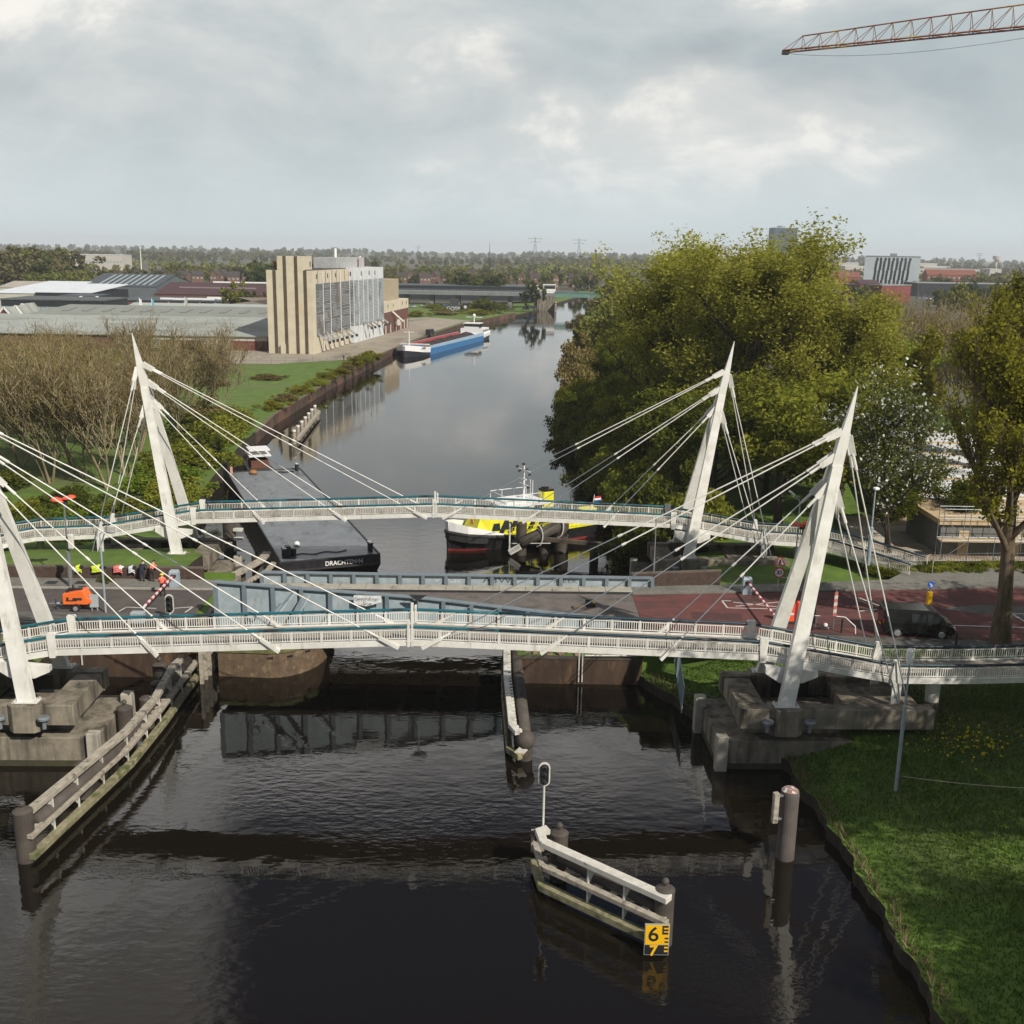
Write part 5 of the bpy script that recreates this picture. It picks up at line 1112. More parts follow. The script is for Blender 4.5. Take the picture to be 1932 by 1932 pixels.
m = MB(); m.b2(2.24,2.33,-.85,.85,.66,.70); m.build('bumper_trim', mat('silver_trim',(.55,.56,.57),None,3,.3,.5), vn)

# ---------------------------------------------------------------- fences, building site, crane at the right
fp = thing('mesh_fence', 'leaning grey wire mesh fence panel on the bank below the near footbridge', 'fence', (11.7,69.5,1.6))
A, B = Vector((11.9,73.0,2.0)), Vector((11.4,65.6,1.0)); up_ = Vector((.1,0,1.85))
m = MB(True); m.tube([A,A+up_],.04,6); m.tube([B,B+up_],.04,6); m.tube([A+up_,B+up_],.03,6); m.tube([A.lerp(B,.5),A.lerp(B,.5)+up_],.03,6); m.build('frame', mat('frame_pale',(.35,.42,.44),None,3,.5), fp)
m = MB(True)
for i in range(60): m.beam(A.lerp(B,i/60), A.lerp(B,i/60)+up_, .022, .012)
for i in range(18): m.beam(A+up_*i/18, B+up_*i/18, .012, .02)
m.build('mesh', mat('mesh_grey',(.20,.28,.29),None,3,.6), fp)
m = MB(True); m.tube([B+up_*.8, B+Vector((3.0,1.2,.6))],.02,5); m.build('stay_wire', steel, fp)
tp = thing('marker_tape', 'pale rope strung from the lamp post across the dark grass to the right edge', 'rope', (21.4,53.8,2.6))
pa, pb2 = PY(1704,1465,53.75), PY(1960,1488,53.0)
m = MB(True); n = 90
for i in range(n):
    t0, t1 = i/n, (i+.68)/n; f = lambda t: pa.lerp(pb2,t)-Vector((0,0,.10*math.sin(math.pi*t)))
    m.tube([f(t0),f(t1)],.022,5)
m.mi = 0; m.tube([pa.lerp(pb2,i/20)-Vector((0,0,.10*math.sin(math.pi*i/20))) for i in range(21)],.01,4); m.build('tape', rope_m, tp)
ifn = thing('iron_fence', 'dark iron bar fence in front of the building site at the right', 'fence', (38,89.6,3.7))
fa = [(30.5,89.6),(36,90.6),(42.3,91.6),(52,92.2)]
m = MB(True)
for i in range(150):
    p, d = along(fa, i/150); m.box((p.x,p.y,4.45),(.03,.03,1.5))
m.build('bars', dark_metal, ifn)
for z in (3.85,5.05): m = MB(True); m.tube([(x,y,z) for x,y in fa],.03,5); m.build('rail', dark_metal, ifn)
bs = thing('site_building', 'grey walled building shell under construction behind the iron fence', 'building', (46,98,3.8))
m = MB(True); m.b2(39.5,56,95.5,104,3.6,6.7); wl_ = m.build('wall', mat('site_wall',(.17,.17,.165),(.13,.13,.125),2,.9), bs)
m = MB(True); m.b2(39.2,56.3,95.2,104.3,6.7,7.15); m.build('roof_deck', mat('new_timber',(.55,.42,.26),(.45,.34,.2),3,.8,stretch=(1,6,1)), bs)
for x in (41.2,46.0): m = MB(True); m.b2(x,x+.9,95.44,95.5,3.7,6.1); m.build('board', mat('new_timber',(.55,.42,.26),(.45,.34,.2),3,.8,stretch=(1,6,1)), wl_)
sf = thing('scaffold', 'pale tube scaffold standing against the building shell at the right', 'scaffold', (44,94.6,3.7))
m = MB(True)
for i in range(7):
    x = 39+i*2.4
    for y in (93.8,95.0): m.tube([(x,y,3.6),(x,y,8.6)],.035,5)
for z in (5.6,7.6,8.5):
    for y in (93.8,95.0): m.tube([(39,y,z),(53.4,y,z)],.03,5)
for i in range(3): m.tube([(39+4.8*i,93.8,3.7),(41.4+4.8*i,93.8,5.6)],.03,5); m.tube([(41.4+4.8*i,93.8,5.6),(39+4.8*i,93.8,7.6)],.03,5)
m.build('tubes', steel, sf); m = MB(True); m.b2(39,53.4,93.8,95.0,5.45,5.52); m.build('platform', mat('new_timber',(.55,.42,.26),(.45,.34,.2),3,.8), sf)
tag(MB().sheet([(32.8,93),(80,96),(80,102),(60,112),(34,110)],3.75).build('site_sand', mat('sand',(.38,.29,.19),(.30,.22,.15),.8,.95,bump=.3,c3=(.46,.42,.36),s3=.15,r3=(.5,.6))), 'bare sandy ground of the building site', 'sand', kind='structure')
wh_ = thing('flat_hall', 'low white roofed hall seen through the blossom tree at the right', 'building', (55,130,3))
m = MB(True); m.prism([(40,112),(72,108),(86,150),(50,158)],2,5.2); m.build('wall', grey_paint, wh_); m = MB(True); m.prism([(39.6,111.6),(72.4,107.6),(86.5,150.4),(49.6,158.4)],5.2,5.5); m.build('roof', mat('white_roofing',(.70,.71,.72),(.62,.63,.64),.6,.8), wh_)
for i in range(5):
    m = MB(True); m.beam((41+i*1.9,114+i*8.5,5.6),(73+i*2.4,110+i*8.2,5.6),.25,.2); m.build('roof_batten', mat('new_timber',(.55,.42,.26),(.45,.34,.2),3,.8), wh_)
rpnt = thing('end_railing', 'short pale posts at the foot of the far footbridge ramp', 'railing', (35,88.2,4.3))
for x, y in ((35.9,87.6),(36.1,89.4)):
    m = MB(True); m.tube([(x,y,4.2),(x,y,5.4),(x+.25,y-.1,5.5)],.035,6); m.build('post', white_dirty, rpnt)
# tower crane : only the jib reaches into the picture
cr = thing('tower_crane', 'rust red lattice tower crane jib reaching in from the upper right', 'crane', (78,84,3.5))
crm = mat('crane_red', (.30,.125,.085), (.20,.08,.055), 2, .6, c3=(.38,.24,.05), s3=.35, r3=(.55,.6))
tipb = PY(1481,97,125); zb = tipb.z
far_ = P(1932,43,zb) if False else PY(1935,52,111)
dirv = (Vector((far_.x,far_.y,0))-Vector((tipb.x,tipb.y,0))).normalized(); Lj = 78
sdv = Vector((-dirv.y,dirv.x,0))
def jp(s, side, h): return Vector((tipb.x,tipb.y,zb+(far_.z-zb)*s/ (Vector((far_.x-tipb.x,far_.y-tipb.y,0)).length)))+dirv*s+sdv*side+Vector((0,0,h))
m = MB(True)
def jh(s): return 1.30+min(s,22)*.036
m.tube([jp(1.8,0,jh(1.8)),jp(14,0,jh(14)),jp(24,0,jh(24)),jp(Lj,0,jh(24))],.075,5)
m.build('top_chord', crm, cr)
for s in (-1,1): m = MB(True); m.tube([jp(0,s*.7,0),jp(Lj,s*.7,0)],.09,5); m.build('bottom_chord', crm, cr)
m = MB(True); k = 0; s_ = 0.
while s_ < Lj-2:
    st_ = 1.9
    for s in (-1,1):
        m.tube([jp(s_,s*.7,0),jp(min(s_+st_,Lj),0,jh(s_+st_))],.032,4); m.tube([jp(s_+st_,0,jh(s_+st_)),jp(s_+st_+.25,s*.7,0)],.032,4)
    m.tube([jp(s_,-.7,0),jp(s_,.7,0)],.03,4); m.tube([jp(s_,-.7,0),jp(s_+st_,.7,0)],.03,4); s_ += st_
m.build('lattice', crm, cr)
m = MB(True); m.box(jp(.1,0,-.1),(.7,.9,.4)); m.build('tip_block', dark_metal, cr)
m = MB(True); m.tube([jp(x,0,-.15-(1.15*math.sin(math.pi*min(1,(x/34)**.8)))) for x in [i*1.4 for i in range(26)]],.018,4); m.build('slack_cable', dark_metal, cr)
e_ = jp(Lj,0,0); m = MB(True)
for sx in (-.9,.9):
    for sy in (-.9,.9): m.tube([(e_.x+sx,e_.y+sy,3.5),(e_.x+sx,e_.y+sy,e_.z+8)],.12,5)
for i in range(26):
    z = 4+i*2.0; m.tube([(e_.x-.9,e_.y-.9,z),(e_.x+.9,e_.y-.9,z+2)],.05,4); m.tube([(e_.x+.9,e_.y+.9,z),(e_.x-.9,e_.y+.9,z+2)],.05,4); m.tube([(e_.x-.9,e_.y+.9,z),(e_.x-.9,e_.y-.9,z+2)],.05,4)
m.build('tower', crm, cr)
# ---------------------------------------------------------------- far quay with the silos
beige = mat('beige_render', (.60,.535,.41), (.51,.455,.345), .35, .9, c3=(.56,.44,.25), s3=.12, r3=(.60,.72))
dkstripe = mat('dark_brown_stripe', (.105,.082,.052), (.07,.055,.036), .8, .9)
silo_white = mat('silo_white', (.64,.66,.67), (.54,.56,.57), .4, .85, c3=(.30,.31,.32), s3=.5, r3=(.60,.75), st3=(1,1,.15))
brick = mat('red_brick', (.155,.07,.055), (.11,.05,.04), .8, .9, c3=(.07,.04,.035), s3=.3, r3=(.55,.7))
corr = mat('corrugated_grey', (.34,.36,.36), (.27,.29,.29), .5, .6, .2, c3=(.20,.17,.13), s3=.25, r3=(.52,.6))
corr_d = mat('corrugated_dark', (.10,.105,.11), (.14,.145,.15), .5, .7)
apron = mat('quay_concrete', (.33,.29,.225), (.26,.225,.175), .12, .95, bump=.2, c3=(.18,.155,.125), s3=.07, r3=(.54,.66), st3=(1.6,.5,1))
strip('quay_pavement', apron, [(-95,266),(-60,270),(-39.5,287),(-38.0,300),(-35.4,326),(-28.8,391),(-22,436),(-18,452),(-38,470),(-60,440),(-70,330),(-95,305)], 1.94, 'worn beige concrete quay in front of the silos')
for k in range(4):
    a_ = [(-88+k*2,278+k*9),(-40+k*1.2,292+k*30)]
def grid_pt(o, u_, v_, s, t): return (o[0]+u_[0]*s+v_[0]*t, o[1]+u_[1]*s+v_[1]*t)
cu = Vector((.113,.9936)); cvv = Vector((-.9936,.113))   # along the quay, away from the water
def qbox(m, o, s0, s1, t0, t1, z0, z1):
    pts = [Vector(o)+cu*s+cvv*t for s, t in ((s0,t0),(s1,t0),(s1,t1),(s0,t1))]
    return m.prism([(p.x,p.y) for p in pts], z0, z1)
O = (-55.2, 296.6)
s1_ = thing('grain_silo', 'beige grain silo with dark vertical stripes and a raised stair tower', 'silo', (-61,310,1.95))
m = MB(True); qbox(m,O,0,38,0,12.8,1.9,24.4); qbox(m,O,-.02,7.5,2.2,9.6,24.4,28.15); main = m.build('wall', beige, s1_)
for t0, zt in ((10.5,24.42),(7.55,28.17),(4.4,28.17),(1.9,24.42)):
    m = MB(True); qbox(m,O,-.10,.0,t0-.42,t0+.46,2,zt); m.build('stripe', dkstripe, main)
m = MB(True); qbox(m,O,3.2,38,-.08,0,6.4,20.8); pan = m.build('louvre_field', corr_d, s1_)
lv = MB(True); rr = random.Random(4)
for j in range(30):
    z = 6.9+j*.47
    for (a,b_) in ((3.3,9.2),(9.6,16.5),(16.9,27.2),(27.6,37.9)):
        if rr.random() < .16: continue
        qbox(lv,O,a+(rr.random()<.2)*2.2,b_,-.16,-.085,z,z+.24)
lv.build('louvres', corr, pan)
m = MB(True)
for _ in range(9): s = 4+rr.random()*28; z = 8+rr.random()*10; qbox(m,O,s,s+2+2*rr.random(),-.20,-.165,z,z+1+1.8*rr.random())
m.build('patch', mat('patch_grey',(.20,.19,.17),(.26,.27,.26),.6,.8), pan)
for s in (9.4,16.7,27.4,37.6): m = MB(True); qbox(m,O,s-.12,s+.12,-.34,-.21,2,24); m.build('downpipe', white_clean, main)
for s in (5.2,12.8,19.3,24,33): m = MB(True); qbox(m,O,s-.12,s+.12,-.07,-.003,21,24.2); m.build('joint', mat('joint_dark',(.12,.09,.06),None,3,.9), main)
for s in (4.2,15,23,): m = MB(True); qbox(m,O,s-.35,s+.35,-.06,-.003,22.2,23.4); m.build('window', glass_dk, main)
m = MB(True); qbox(m,O,5.4,6.1,2.13,2.19,25.4,26.8); m.build('window', glass_dk, main)
def chute(par, s, zt, l):
    a = Vector((*(Vector(O)+cu*s-cvv*(-.1)),zt)); b_ = a+Vector((-cvv.x*l*.72, -cvv.y*l*.72, -l*.55))+Vector((cu.x*1.0,cu.y*1.0,0))
    m = MB(True); m.beam(a,b_,.75,.55); c_ = m.build('chute', corr, par); m = MB(True); m.beam(b_-Vector((0,0,.4)),b_+Vector((0,0,.35)),.9,.7); m.build('chute_mouth', dark_metal, c_)
for s in (4.6,8.4,12.6,17.4,22.6,28.5,34): chute(s1_, s, 7.0+.2*random.random(), 4.2)
m = MB(True); qbox(m,O,2.2,38,.003,.1,1.9,6.3); m.build('base_wall', mat('base_stain',(.40,.34,.24),(.16,.13,.10),.5,.9,stretch=(1,1,.12),rng_=(.4,.65)), s1_)
m = MB(True); qbox(m,O,-.9,-.02,7.9,9.1,1.95,4.6); m.build('porch', mat('porch_cream',(.6,.55,.42),None,2,.8), s1_)
m = MB(True); qbox(m,O,.6,37,.6,12.2,24.405,24.6); m.build('roof', mat('bitumen',(.06,.055,.05),(.045,.04,.04),.8,.95), s1_)
m = MB(True); c_ = Vector(O)+cu*3+cvv*11.2; m.cyl((c_.x,c_.y),.35,24.5,27.0,8); m.build('vent', mat('rust_red',(.16,.05,.035),None,2,.8), s1_)
O2 = (-49.6, 335.7); cu2 = Vector((.142,.99)).normalized()
s2_ = thing('grain_silo', 'white corrugated grain silo joined to the far side of the beige one', 'silo', (-53,352,1.95))
cu, cvv = cu2, Vector((-cu2.y, cu2.x))
m = MB(True); qbox(m,O2,0,34.5,0,14,1.9,24.5); main = m.build('wall', silo_white, s2_)
m = MB(True); qbox(m,O2,.3,34.2,-.1,0,7.2,20.9); qbox(m,O2,-.1,0,.2,1.9,7.2,20.9); pan = m.build('louvre_field', corr_d, s2_)
lv = MB(True)
for j in range(31):
    z = 7.3+j*.44; qbox(lv,O2,.3,34.2,-.2,-.105,z,z+.34); qbox(lv,O2,-.2,-.105,.2,1.9,z,z+.26)
lv.build('louvres', mat('corrugated_pale',(.46,.50,.52),(.38,.42,.44),.5,.5,.2,c3=(.26,.27,.27),s3=.2,r3=(.55,.62)), pan)
for s in (4.2,9.6,14.5,20.6,26.6): m = MB(True); qbox(m,O2,s-.12,s+.12,-.32,-.22,2,24); m.build('downpipe', white_clean, main)
for s in (8,17,24): m = MB(True); qbox(m,O2,s-.4,s+.4,-.06,-.003,22.2,23.5); m.build('window', glass_dk, main)
m = MB(True); qbox(m,O2,-.06,-.003,.9,1.5,22.2,23.5); m.build('window', glass_dk, main)
O = O2
for s in (9,13,18,26,31): chute(s2_, s, 8.0, 3.8)
m = MB(True); qbox(m,O2,-8,22,3,10,24.51,27.7); m.build('roof_house', mat('roof_house_grey',(.40,.41,.41),(.32,.33,.33),.6,.8,c3=(.5,.45,.4),s3=.3,r3=(.55,.7)), s2_)
m = MB(True); qbox(m,O2,14.3,15.6,2.93,2.998,24.6,27.2); m.build('roof_door', mat('rust_red',(.16,.05,.035),None,2,.8), s2_)
m = MB(True); c_ = Vector(O2)+cu*1+cvv*6; m.cyl((c_.x,c_.y),.4,27.7,30.4,8); c_ = Vector(O2)+cu*24+cvv*5; m.cyl((c_.x,c_.y),.45,24.5,28,8); m.build('vent_pipe', white_clean, s2_)
O3 = (-44.6, 370.3)
s3_ = thing('brick_mill', 'lower red brick mill with a beige top storey behind the white silo', 'building', (-46,390,1.95))
cu = Vector((.113,.9936)); cvv = Vector((-.9936,.113))
m = MB(True); qbox(m,O3,0,39,0,15,1.9,9.2); main = m.build('wall', brick, s3_); m = MB(True); qbox(m,O3,-.05,39.05,-.05,15,9.2,12.6); m.build('upper_wall', beige, s3_); m = MB(True); qbox(m,O3,12,28,1.2,11,12.6,20); m.build('tower', mat('beige_dim',(.40,.34,.24),(.35,.30,.21),.4,.9), s3_)
for s in (1.2,8.5,17,25,31,36): m = MB(True); qbox(m,O3,s,s+1.6,-.06,-.002,1.95,5.2); m.build('door', mat('door_pale',(.55,.48,.40),None,3,.7), main)
for s in (5,13,28,35): m = MB(True); qbox(m,O3,s,s+.6,-.12,-.055,10.6,11.8); m.build('window', glass_dk, s3_)
a = Vector((*(Vector(O3)+cu*12),9)); m = MB(True); m.beam(a, a+Vector((3.2,5,-3.6)), .8,.6); m.b2(a.x+1.5,a.x+2.5,a.y+2,a.y+3.4,4.2,6.2); m.build('conveyor', mat('cream',(.66,.62,.52),None,2,.6), s3_)
fq = thing('quay_wall', 'long low sheet pile wall along the left bank from the reeds to the silo quay', 'quay wall', (-40,250,0))
m = MB(True); bp2 = [(bankL(y)+.05,y) for y in [168+6*i for i in range(60)] if y <= 520]
m.loft([[(x,y,-1),(x+.25,y,-1),(x+.25,y,1.75),(x,y,1.75)] for x,y in bp2]); m.build('wall_face', mat('old_pile',(.085,.055,.04),(.05,.035,.025),.6,.9,c3=(.14,.075,.05),s3=.1,r3=(.5,.6)), fq)
m = MB(True); m.loft([[(x-.15,y,1.752),(x+.35,y,1.752),(x+.35,y,1.95),(x-.15,y,1.95)] for x,y in bp2]); m.build('capping', mat('cap_brown',(.16,.115,.08),(.11,.085,.06),.5,.9), fq)
bv = thing('van', 'small dark van standing on the far quay beside the cargo ship', 'van', P(812,632,1.95), R_(70))
m = MB(); m.loft([[(x,-.9,.3),(x,.9,.3),(x,.8,z),(x,-.8,z)] for x,z in ((-2.2,2.0),(.8,2.1),(1.3,1.35),(2.2,1.0))]); vb2 = m.build('body', black_paint, bv, bevel=.06)
m = MB(); m.loft([[(.86,-.8,2.0),(.86,.8,2.0),(1.36,.8,1.38),(1.36,-.8,1.38)],[(.9,-.8,2.03),(.9,.8,2.03),(1.4,.8,1.4),(1.4,-.8,1.4)]]); m.build('windscreen', glass_dk, vb2)
for x in (-1.4,1.4):
    for s in (-1,1): wheel(bv, x, s*.82, .33, .34, .2)
qf = thing('wire_fence', 'thin post fence along the near edge of the silo quay', 'fence', (-72,270,1.9))
m = MB(True)
for i in range(14): m.tube([(-92+i*3.4,266+i*.6,1.9),(-92+i*3.4,266+i*.6,3.6)],.06,5)
for z in (2.6,3.5): m.tube([(-92,266,z),(-48,273.8,z)],.03,4)
m.build('wire', steel, qf)

# ---------------------------------------------------------------- far industry and town, left of the canal
def fb(name, label, px0, px1, yb, yt, depth, wall, roof, kind='flat', rise=2., z0=1.9, skew=0., Y=None, over=.3, cat='building', wins=None, group=None):
    """box building whose front foot runs from pixel px0 to px1; height from the eaves row yt"""
    if Y is None: a, b_ = P(px0, yb, z0), P(px1, yb, z0)
    else: a, b_ = PY(px0, 500, Y), PY(px1, 500, Y+skew)
    a.z = b_.z = 0
    h = PY((px0+px1)/2, yt, (a.y+b_.y)/2).z
    u_ = (b_-a); L0 = u_.length; u_.normalize(); n = Vector((-u_.y,u_.x,0))
    c = (a+b_)/2+n*depth/2
    t = thing(name, label, cat, (c.x,c.y,z0), math.atan2(u_.y,u_.x), group)
    l, d = L0/2, depth/2; H = h-z0
    m = MB(); m.b2(-l,l,-d,d,-1,H); w_ = m.build('wall', wall, t)
    m = MB()
    if kind == 'flat': m.b2(-l-over,l+over,-d-over,d+over,H,H+.5)
    elif kind == 'gable': m.loft([[(x,-d-over,H-.05),(x,0,H+rise),(x,d+over,H-.05),(x,0,H+rise-.5)] for x in (-l-over,l+over)])
    elif kind == 'gablex': m.loft([[(-l-over,y,H-.05),(0,y,H+rise),(l+over,y,H-.05),(0,y,H+rise-.4)] for y in (-d-over,d+over)])
    elif kind == 'shed': m.loft([[(x,-d-over,H),(x,d,H+rise),(x,d,H+rise-.3),(x,-d-over,H-.3)] for x in (-l-over,l+over)])
    elif kind == 'hip': m.loft([[(-l-over,-d-over,H),(l+over,-d-over,H),(l+over,d+over,H),(-l-over,d+over,H)],[(-l+d,-.2,H+rise),(l-d,-.2,H+rise),(l-d,.2,H+rise),(-l+d,.2,H+rise)]])
    r_ = m.build('roof', roof, t)
    if kind in ('gable','gablex'):
        m = MB()
        if kind == 'gable': m.loft([[(x,-d,H),(x,d,H),(x,0,H+rise-.25)] for x in (-l,l)])
        else: m.loft([[(-l,y,H),(l,y,H),(0,y,H+rise-.25)] for y in (-d,d)])
        m.build('gable_wall', wall, t)
    if wins:
        nx, nz, ww, wh_, wm_ = wins
        for i in range(nx):
            for j in range(nz):
                x = -l+2*l*(i+.5)/nx; z = H*(j+.55)/nz
                m = MB(); m.b2(x-ww/2,x+ww/2,-d-.05,-d-.003,z-wh_/2,z+wh_/2); m.build('window', wm_, w_)
    t['_d'] = 0; del t['_d']
    return t, l, d, H
rf_grey = mat('grey_roof', (.34,.36,.33), (.28,.30,.28), .25, .8, c3=(.24,.25,.22), s3=.06, r3=(.5,.62), st3=(1,3,1)); rf_white = mat('white_roof', (.66,.70,.73), (.58,.62,.65), .2, .7); rf_beige = mat('beige_roof', (.40,.36,.31), (.33,.30,.26), .2, .9)
rf_blue = mat('blue_black_roof', (.045,.06,.075), (.035,.048,.06), .3, .6); rf_red = mat('dark_red_roof', (.075,.035,.04), (.06,.03,.035), .3, .9); rf_tile = mat('dark_tiles', (.045,.042,.045), (.06,.055,.055), .6, .8); rf_rtile = mat('red_tiles', (.21,.075,.05), (.16,.06,.045), .6, .8)
wl_blue = mat('blue_black_wall', (.014,.018,.026), (.02,.025,.034), .5, .6); wl_pale = mat('pale_wall', (.50,.47,.42), (.42,.40,.36), .4, .9); win_p = mat('pale_window', (.42,.46,.48), (.2,.23,.25), 1.5, .3)
# long grey warehouse in front
lw = thing('long_warehouse', 'long grey roofed warehouse stretching from the left edge to the beige silo', 'building', (-120,325,1.9))
y0, y1, y2, y3 = 304.5, 338., 352., 368.
m = MB(True); m.b2(-270,-69.8,304.7,367,1,6.0); wlp = m.build('wall', mat('warehouse_wall',(.15,.075,.055),(.11,.055,.045),.4,.9), lw)
m = MB(True); m.b2(-112,-69.75,304.6,304.69,4.6,6.0); m.build('upper_band', wl_pale, wlp)
m = MB(True); m.loft([[(x,304.0,6.0),(x,y1,9.1),(x,y1,8.8),(x,304.0,5.75)] for x in (-270,-69.4)]); m.build('lower_roof', rf_grey, lw)
m = MB(True); m.loft([[(xl,y1,9.12),(xl+(8 if xl < -100 else 0),y2,11.5),(xl+(8 if xl < -100 else 0),y2+.2,11.5),(xl,y3,9.0)] for xl in (-152,-69.4)]); ur = m.build('upper_roof', mat('grey_green_roof',(.235,.25,.22),(.20,.215,.195),.25,.8), lw)
for i in range(12):
    x = -143+i*6.2; m = MB(True); m.loft([[(x,342.5,9.95+dz),(x+2.0,342.5,9.95+dz),(x+2.9,347.5,10.78+dz),(x+.9,347.5,10.78+dz)] for dz in (-.1,.16)]); m.build('skylight', mat('skylight_grey',(.16,.16,.15),None,2,.4), ur)
m = MB(True); m.b2(-79.8,-71,304.55,304.68,1.95,4.55); m.build('loading_door', mat('door_red',(.15,.045,.04),None,2,.7), wlp); m = MB(True); m.b2(-88,-80.4,304.55,304.68,1.95,4.5); m.build('loading_door', white_dirty, wlp); m = MB(True); m.b2(-112,-100,304.55,304.68,2.3,4.4); m.build('window_band', win_p, wlp)
fb('pale_shed','long pale green roof just behind the grey warehouse ridge',225,500,0,584,26,wl_pale,mat('pale_green_roof',(.37,.41,.38),(.33,.37,.35),.2,.7),'gable',1.5,Y=385)
fb('brown_roof_hall','low hall with a brown hipped roof left of the silo',425,503,0,576,30,wl_pale,mat('brown_roof',(.20,.165,.135),(.165,.135,.11),.3,.9),'hip',2.2,Y=400)
for i, (a_, b_) in enumerate(((-14,14),(12,34),(24,48))):
    t, l, d, H = fb('gabled_unit',['small red brick unit with a white edged gable at the far left edge','middle red brick gable of the three at the far left','right hand red brick gable of the three at the far left'][i],a_,b_,0,599-4*i,9,mat('unit_red',(.22,.06,.045),(.17,.05,.04),.5,.8),rf_grey,'gablex',3.4,Y=372+8*i,over=.4)
    m = MB()
    for sx in (-1,1): m.beam((sx*(l+.5),-d-.52,H-.1),(0,-d-.52,H+3.45),.2,.55)
    m.build('verge_board', white_clean, t)
fb('office_block','long black office building with a cluttered flat roof at the left',-5,190,0,567,26,wl_blue,mat('gravel_roof',(.075,.085,.09),(.13,.14,.145),.9,.9,rng_=(.5,.6)),'flat',0,Y=418,wins=(13,1,3.2,1.8,win_p))
fb('office_block','raised black office block in front of the white roof',105,172,0,560,18,wl_blue,rf_blue,'flat',0,Y=446)
fb('mural_wall','pale wall with a large faded grey picture left of the brick hall',168,213,0,567,2,mat('mural',(.52,.54,.50),(.20,.23,.21),.18,.9,rng_=(.46,.60)),rf_blue,'flat',0,Y=452)
fb('white_hall','hall with a large bright white roof at the left edge',-20,70,0,552,60,wl_pale,rf_white,'shed',3.2,Y=470); fb('white_hall','hall with a low bright white roof stepping down toward the black hall',62,168,0,551,45,wl_blue,rf_white,'shed',2.2,Y=468)
fb('beige_hall','hall with a striped beige roof at the far left behind the white roofs',-10,132,0,543,40,wl_pale,rf_beige,'gable',2.6,Y=540)
t, l, d, H = fb('blue_hall','blue-black hall with pale roof strips left of the mast',150,292,0,540,60,mat('slate_wall',(.12,.14,.155),(.10,.12,.135),.3,.7),rf_blue,'gable',5.2,Y=520)
r_ = [o for o in t.children if o.name.startswith('roof')][0]
for i in range(9):
    x = -l*.62+i*l*.17; m = MB(); m.loft([[(x,-d*.9,H+.62),(x+1.1,-d*.9,H+.62),(x+1.1,-d*.12,H+4.68),(x,-d*.12,H+4.68)],[(x,-d*.9,H+.72),(x+1.1,-d*.9,H+.72),(x+1.1,-d*.12,H+4.78),(x,-d*.12,H+4.78)]]); m.build('roof_light', mat('roof_strip',(.30,.36,.38),None,1,.5), r_)
t, l, d, H = fb('brick_hall','brick red hall with a flat roof and white skylight domes',210,418,0,569,34,brick,rf_blue,'flat',0,Y=455)
for i, (x, y) in enumerate(((-.15,-.5),(.12,-.6),(.35,-.45),(.6,-.5),(.7,.1),(.82,-.1),(.55,.3))):
    m = MB(); m.b2(x*l-2.5,x*l+3,y*d-.9,y*d+.9,H+.5,H+1.2); m.build('skylight', white_clean, t)
for i in range(7):
    x = -l+ (i+.5)*2*l/7; m = MB(); m.b2(x-.2,x+.2,-d-.35,-d-.05,0,H); m.build('pilaster', mat('grey_pilaster',(.35,.34,.33),None,1,.7), t)
m = MB(); m.b2(l*.70,l*.78,-d-.2,-d-.05,1.5,H-.8); m.build('mural_panel', mat('cyan_panel',(.06,.30,.42),(.03,.12,.22),.5,.6), t); m = MB(); m.b2(l*.82,l*.97,-d-1.5,-d-.05,H-2.2,H-.4); m.build('canopy', mat('pale_cyan',(.25,.38,.42),None,1,.6), t)
t, l, d, H = fb('red_hall','wide dark red roofed hall behind the brick hall',288,500,0,556,50,brick,rf_red,'gable',4.6,Y=500)
r_ = [o for o in t.children if o.name.startswith('roof')][0]
for x0_, x1_, zz, yy in ((-.2,1.0,4.9,-.02),(-.7,.7,2.6,-.47)):
    m = MB(); m.b2(x0_*l,x1_*l,yy*d-.5,yy*d+.5,H+zz-.3,H+zz+.35); m.build('roof_strip', white_clean if zz > 4 else mat('lilac_strip',(.25,.20,.22),None,1,.7), r_)
fb('white_office','white long office with a row of windows far behind the left wood',128,232,0,481,30,wl_pale,rf_white,'flat',0,Y=1250,wins=(16,1,2.5,2.5,win_p))
def feather_flag(px, yt, yb_, Y, c, label):
    a, b_ = PY(px, yb_, Y), PY(px, yt, Y); t = thing('banner_flag', label, 'flag', a)
    m = MB(True); m.tube([a,b_],.12,5); m.build('mast', white_clean, t); m = MB(True); m.loft([[(a.x+.1,yy,b_.z-.2),(a.x+1.0,yy,b_.z-.6),(a.x+1.2,yy,a.z+1.4),(a.x+.1,yy,a.z+1.4)] for yy in (Y-.04,Y+.04)]); m.build('cloth', c, t)
feather_flag(263,562,588,380,white_clean,'slim white banner flag above the pale green roof'); feather_flag(286,563,592,378,mat('cyan_cloth',(.12,.45,.60),None,1,.8),'slim light blue banner flag in front of the brick hall'); feather_flag(349,560,590,378,mat('gold_cloth',(.50,.32,.10),(.3,.45,.5),.6,.8),'slim orange and blue banner flag in front of the brick hall')
def trailer_box(px0, px1, yb_, yt, Y, c, label):
    a, b_ = PY(px0, yb_, Y), PY(px1, yt, Y); t = thing('parked_trailer', label, 'trailer', ((a.x+b_.x)/2,Y,a.z)); m = MB(True); m.b2(a.x,b_.x,Y,Y+2.5,a.z+.8,b_.z); m.build('body', c, t)
    for x in (a.x+1.2,b_.x-1.2): m = MB(True); m.tube([(x,Y-.1,a.z+.45),(x,Y+2.6,a.z+.45)],.45,8); m.build('wheel', rubber, t)
